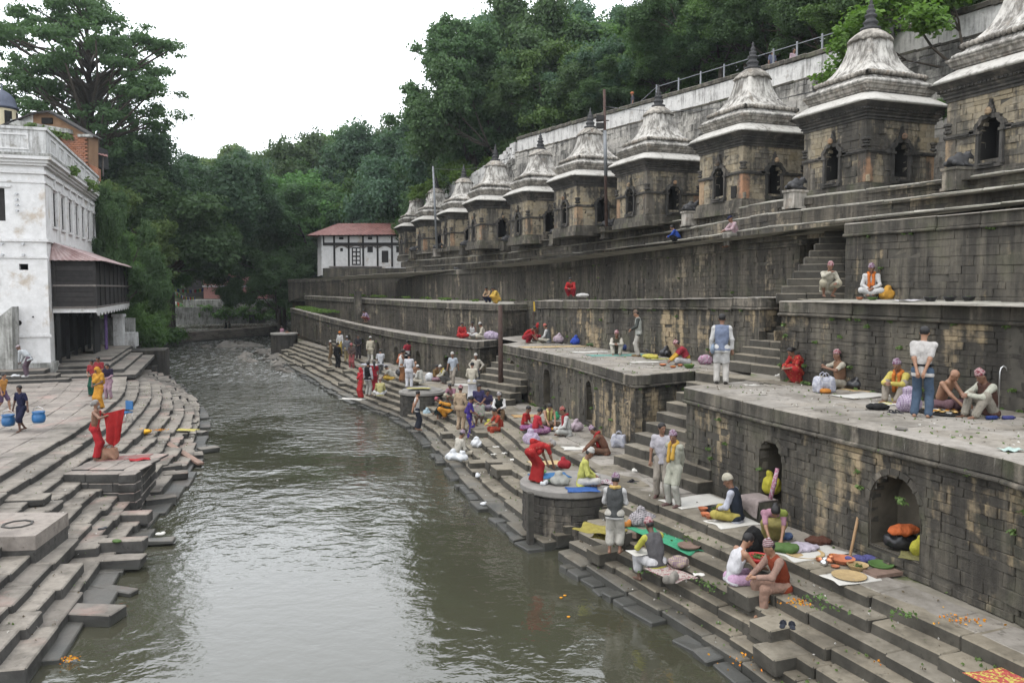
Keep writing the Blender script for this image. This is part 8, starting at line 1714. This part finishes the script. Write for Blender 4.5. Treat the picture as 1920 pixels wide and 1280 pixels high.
for i in range(n+1):
    for k in range(n+1):
        u,v=i/n,k/n;t_=.065*math.sin(15*u+3*v)*(.3+v);VV.append((.32+.44*u*(1-.25*v)+.04*v,-.14+.30*u+t_,1.32+.10*u*(1-v)-v*(.52+.42*math.sin(math.pi*min(1,u*.9+.1)))))
N=len(VV);VV+=[(x,y+.012,z_)for x,y,z_ in VV];FF=[]
for i in range(n):
    for k in range(n):a=i*(n+1)+k;FF+=[(a,a+n+1,a+n+2,a+1),(N+a,N+a+1,N+a+n+2,N+a+n+1)]
item('red_shawl',meshdata('red_shawl',VV,FF,cloth((.62,.015,.015)),None,True),'red shawl held up in both hands by the holy man','shawl',(p.x,p.y,p.z))
handbag(206,861,1.2,'red and cream striped basket bag at the feet of the holy man',((.34,.05,.04),'stripe',(.55,.45,.3)),.40,.32,.26,12);sack(195,857,1.2,'black bag behind the striped basket',M['black_plastic'],(.16,.14,.26),seed=61);scatter(207,838,1.52,'white flowers heaped in the striped basket','paper',.22,.18,26,.03,62,'flowers','flowers');mat_(262,862,1.2,'small red cloth hanging at the platform corner',((.55,.02,.03),),.5,.3,30,wav=.03);mat_(222,792,1.15,'red tray near the blue chair',M['red_plastic'],.35,.25,10,'red_tray','tray',.02)
sack(266,812,.85,'heap of orange marigold garlands on the left steps',M['marigold'],(.35,.25,.14),knot=False,seed=63,wr=.02);mat_(350,806,.55,'yellow cloth left on the water side slabs',((.66,.56,.12),),.8,.4,-10);mat_(235,858,1.2,'red powder stained mat beyond the striped basket',((.42,.20,.18),),1.3,.6,20,wav=.004);crumple(193,992,.66,'black scrap on the left slabs',M['black_plastic'],.09,.06,seed=64);crumple(222,1015,.5,'green leaves on the left slabs',M['leaf_mid'],.13,.05,'leaf_scrap','leaves',65);crumple(300,1002,.16,'pale rubbish at the left water edge',M['paper'],.12,.05,seed=66);crumple(30,706,2.0,'white shoes by the stooping man',M['white_plastic'],.2,.1,'shoe_pile','shoes',67)
# ------------------------------------------------------------------ poles and wires
def pole(name,label,a,b,r,mat):t=thing(name,label,'pole',a);mb=MB();mb.tube([a,a.lerp(b,.5),b],[r*1.1,r,r*.92],10);mb.build('pole_shaft',M[mat],t,True);return t
a=PZ(939,748,ZG);pole('iron_pole','rusty iron pole at the gap between the terrace walls',a,PD(938,572,a.y),.10,'rust_metal');
b=PD(1137,425,46.3);t=pole('lamp_pole','tall rusty lamp pole with a dark lamp box before the shrines',b,PD(1133,168,46.3),.085,'rust_metal');mb=MB();q=PD(1136,330,46.3);mb.tube([q,PD(1134,245,46.3)],.10,10);mb.build('pole_sleeve',M['grey_metal'],t,True)
for py in(222,236):q=PD(1125,py,46.3);mb=MB();mb.box(q,(.42,.22,.30));mb.build('lamp_box',M['dark_wood'],t)
mb=MB();mb.tube([PD(1118,228,46.3),PD(1142,226,46.3)],.03,6);mb.build('cross_bar',M['rust_metal'],t)
b=PD(819,466,70.5);t=pole('lamp_pole','thin grey pole with wires among the far shrines',b,PD(812,312,70.5),.09,'grey_metal')
for k,(x0,y0,d0,x1,y1,d1)in enumerate(((812,316,70.5,1133,232,46.3),(1133,200,46.3,1750,105,30.0),(812,330,70.5,838,334,72))):A,B=PD(x0,y0,d0),PD(x1,y1,d1);mb=MB();mb.tube([A.lerp(B,i/8)-Vector((0,0,.9*(1-(i/4-1)**2)*(.2 if k==2 else 1)))for i in range(9)],.014,5);mb.build('wire',M['black_plastic'],None,True,label=('sagging wire from the thin pole to the rusty lamp pole','sagging wire from the rusty pole past the nearest shrines','short wire at the thin pole')[k],cat='wire')
mb=MB();p=PD(1000,640,38.6);mb.tube([(0,0,0),(0,0,1.9)],.02,6);t=thing('flag_pole','thin pole with a small yellow and red flag behind the women in red','flag',(p.x,p.y,T1m));link('pole',mb.mesh('pole',M['rust_metal'],True),t,(0,0,0),local=True);s=SDF();s.cap((.03,0,1.85),(.05,0,1.45),.04,.05);link('flag_cloth',sdf_mesh('flag_cloth',s,.03,cloth((.70,.46,.03)),.03),t,(0,0,0),local=True)
# prayer flags far up the river
cols=[((.05,.08,.4),),((.7,.7,.7),),((.55,.03,.03),),((.05,.3,.1),),((.7,.55,.05),)]
for k,(x0,y0,x1,y1,d)in enumerate(((322,562,446,568,128),(262,508,382,540,105),(300,515,366,556,112))):
    t=thing('prayer_flags',('long row of prayer flags below the pink house','string of prayer flags over the left bank bushes','slanting string of prayer flags before the pink house')[k],'flags',PD(x0,y0,d));A,B=PD(x0,y0,d),PD(x1,y1,d);n=26;pts=[A.lerp(B,i/n)-Vector((0,0,1.0*(1-(2*i/n-1)**2)))for i in range(n+1)];mb=MB();mb.tube(pts,.02,4);mb.build('flag_string',M['paper'],t)
    for i in range(n):a,b=pts[i].lerp(pts[i+1],.12),pts[i].lerp(pts[i+1],.88);mb=MB();hgt=.75 if k==0 else .4;w=Vector((0,.04,0));mb.add([a,b,b-Vector((0,.05,hgt)),a-Vector((0,-.04,hgt)),a+w,b+w,b+w-Vector((0,.05,hgt)),a+w-Vector((0,-.04,hgt))],[(0,1,2,3),(7,6,5,4),(3,2,6,7),(0,3,7,4),(1,5,6,2)]);mb.build('flag',cloth(*cols[i%5]),t)
# ------------------------------------------------------------------ river rocks
def rock_mesh(seed,mat='river_rock'):
    s=SDF();q=random.Random(seed)
    for k in range(4):s.ell((q.uniform(-.4,.4),q.uniform(-.4,.4),q.uniform(-.1,.2)),(q.uniform(.35,.6),q.uniform(.35,.6),q.uniform(.25,.45)))
    for k in range(3):s.cut((q.uniform(-.5,.5),q.uniform(-.5,.5),q.uniform(.3,.5)),(q.uniform(-1,1),q.uniform(-1,1),q.uniform(.4,1.2)))
    return sdf_mesh('river_rock',s,.07,M[mat],.12,.02,seed)
RK=[rock_mesh(k)for k in range(4)];q=random.Random(4)
for k in range(46):
    px=q.uniform(430,540);py=690-(540-px)*.30+q.uniform(-22,8);p=PZ(px,py,.05);s=q.uniform(.35,1.1)if k>3 else q.uniform(1.2,2.0)
    link('river_rock',RK[k%4],None,p,(0,0,q.uniform(0,6)),(s,s,s*.8),label='grey boulder of the rubble bank beside the distant bastion',cat='rock',group='boulders of the rubble bank by the distant bastion')
for k,(px,py,s,lab)in enumerate(((545,697,.9,'boulder in the water below the far steps'),(380,650,.8,'dark rock splitting the rapids in midstream'),(340,632,1.1,'dark flat rock in the rapids near the left bank'),(440,637,.6,'small rock in the far rapids'),(300,640,1.0,'rock at the left bank where the rapids begin'),(478,648,1.8,'biggest mossy boulder on the rubble bank'),(268,690,.9,'wet boulder below the tank on the left bank'))):link('river_rock',RK[k%4],None,PZ(px,py,0.0),(0,0,k),(s*1.3,s,s*.6),label=lab,cat='rock')
# floating litter on the water
for k,(px,py)in enumerate(((1059,1116),(1066,1156),(1052,1120),(1310,1200),(640,1000),(520,900))):mb=MB();mb.lathe((0,0,0),[(.03,0),(.035,.01),(.02,.014)],7);o=item('floating_petal',mb,'orange flower floating on the river near the right steps' if k<4 else 'small floating scrap in midstream','flower',PZ(px,py,.005),40*k,M['marigold']if k<4 else M['paper'],group='flowers floating on the river' if k<4 else 'scraps floating in midstream')
# pigeons on the upper terrace coping
sb=SDF();sb.ell((0,0,.10),(.07,.13,.065));sb.cap((0,.10,.14),(0,.13,.19),.035,.03);sb.cap((0,.16,.19),(0,.18,.185),.012,.006,k=.01);sb.cap((0,-.10,.10),(0,-.22,.08),.04,.02);sb.cap((.02,0,.04),(.02,.01,0),.01,.01,k=.005);sb.cap((-.02,0,.04),(-.02,.01,0),.01,.01,k=.005)
pm=sdf_mesh('pigeon',sb,.016,M['black_stone'],.03)
for k,(px,py,d)in enumerate(((776,508,77),(852,503,66.5),(828,500,67),(954,497,58.5),(962,497,58),(982,491,56),(640,520,87))):p=T3B.at(pt_t(T3B,px));n=T3B.nor(pt_t(T3B,px));link('pigeon',pm,None,(p.x-n.x*.12,p.y-n.y*.12,p.z),(0,0,k*1.3),(1.15,)*3,label=('dark pigeon on the upper coping farthest left' if k==6 else 'dark pigeon standing on the upper terrace coping'),cat='pigeon',group=None if k==6 else 'pigeons on the upper terrace coping')
# ------------------------------------------------------------------ small rubbish trodden into the stone
for nm,mt,n,size,sd,lab in(('litter','paper',260,.022,1,'tiny paper rubbish strewn over the right bank steps'),('leaf_litter','leaf_olive',420,.026,2,'dead leaves and plant scraps strewn over the right bank'),('ash_litter','soil',400,.022,3,'dark crumbs of dirt strewn over the steps')):
    rr=np.random.default_rng(sd);Q=[]
    for k in range(n):
        sec,i=SECT[int(rr.random()*2.4)][0],int(rr.integers(0,7));pth_=STEP[(sec,i)];s=pth_.len*rr.random();p=pth_.at(s);q=pth_.nor(s);b=rr.uniform(.06,.40)if i else rr.uniform(.1,2.2);Q.append(leaf_quads((p.x-q.x*b,p.y-q.y*b,p.z+.02),(.03,.03,.01),int(rr.integers(1,4)),size,rr,hollow=.1))
    for k in range(n//2):
        pth_=(T1A,T1B)[k%2];s=pth_.len*rr.uniform(.1,.9);p=pth_.at(s);q=pth_.nor(s);b=rr.uniform(.2,3.2);Q.append(leaf_quads((p.x-q.x*b,p.y-q.y*b,p.z+.015),(.03,.03,.01),2,size,rr,hollow=.1))
    for k in range(n//2):
        i=int(rr.integers(0,8));pth_=LS[i];s=pth_.len*rr.uniform(.3,.98);p=pth_.at(s);q=pth_.nor(s);b=rr.uniform(.05,.38)if i else rr.uniform(.1,4);Q.append(leaf_quads((p.x-q.x*b,p.y-q.y*b,ZP-.172*i+.02),(.03,.03,.01),2,size,rr,hollow=.1))
    Q=np.concatenate(Q);link(nm,fastmesh(nm,Q,np.arange(len(Q)).reshape(-1,4),M[mt]),label=lab,kind='stuff')
# ------------------------------------------------------------------ valley air
HZ=bpy.data.materials.new('haze');HZ.use_nodes=True;ht=HZ.node_tree;ht.nodes.clear();ho=ht.nodes.new('ShaderNodeOutputMaterial');hv=ht.nodes.new('ShaderNodeVolumePrincipled');hv.inputs['Color'].default_value=(0.80,0.88,0.95,1);hv.inputs['Density'].default_value=0.00022;hv.inputs['Anisotropy'].default_value=0.2;ht.links.new(hv.outputs[0],ho.inputs['Volume'])
mb=MB();mb.box((0,125,36),(420,420,76.6));mb.build('haze',HZ,None,kind='stuff',label='thin pale air haze in the valley')
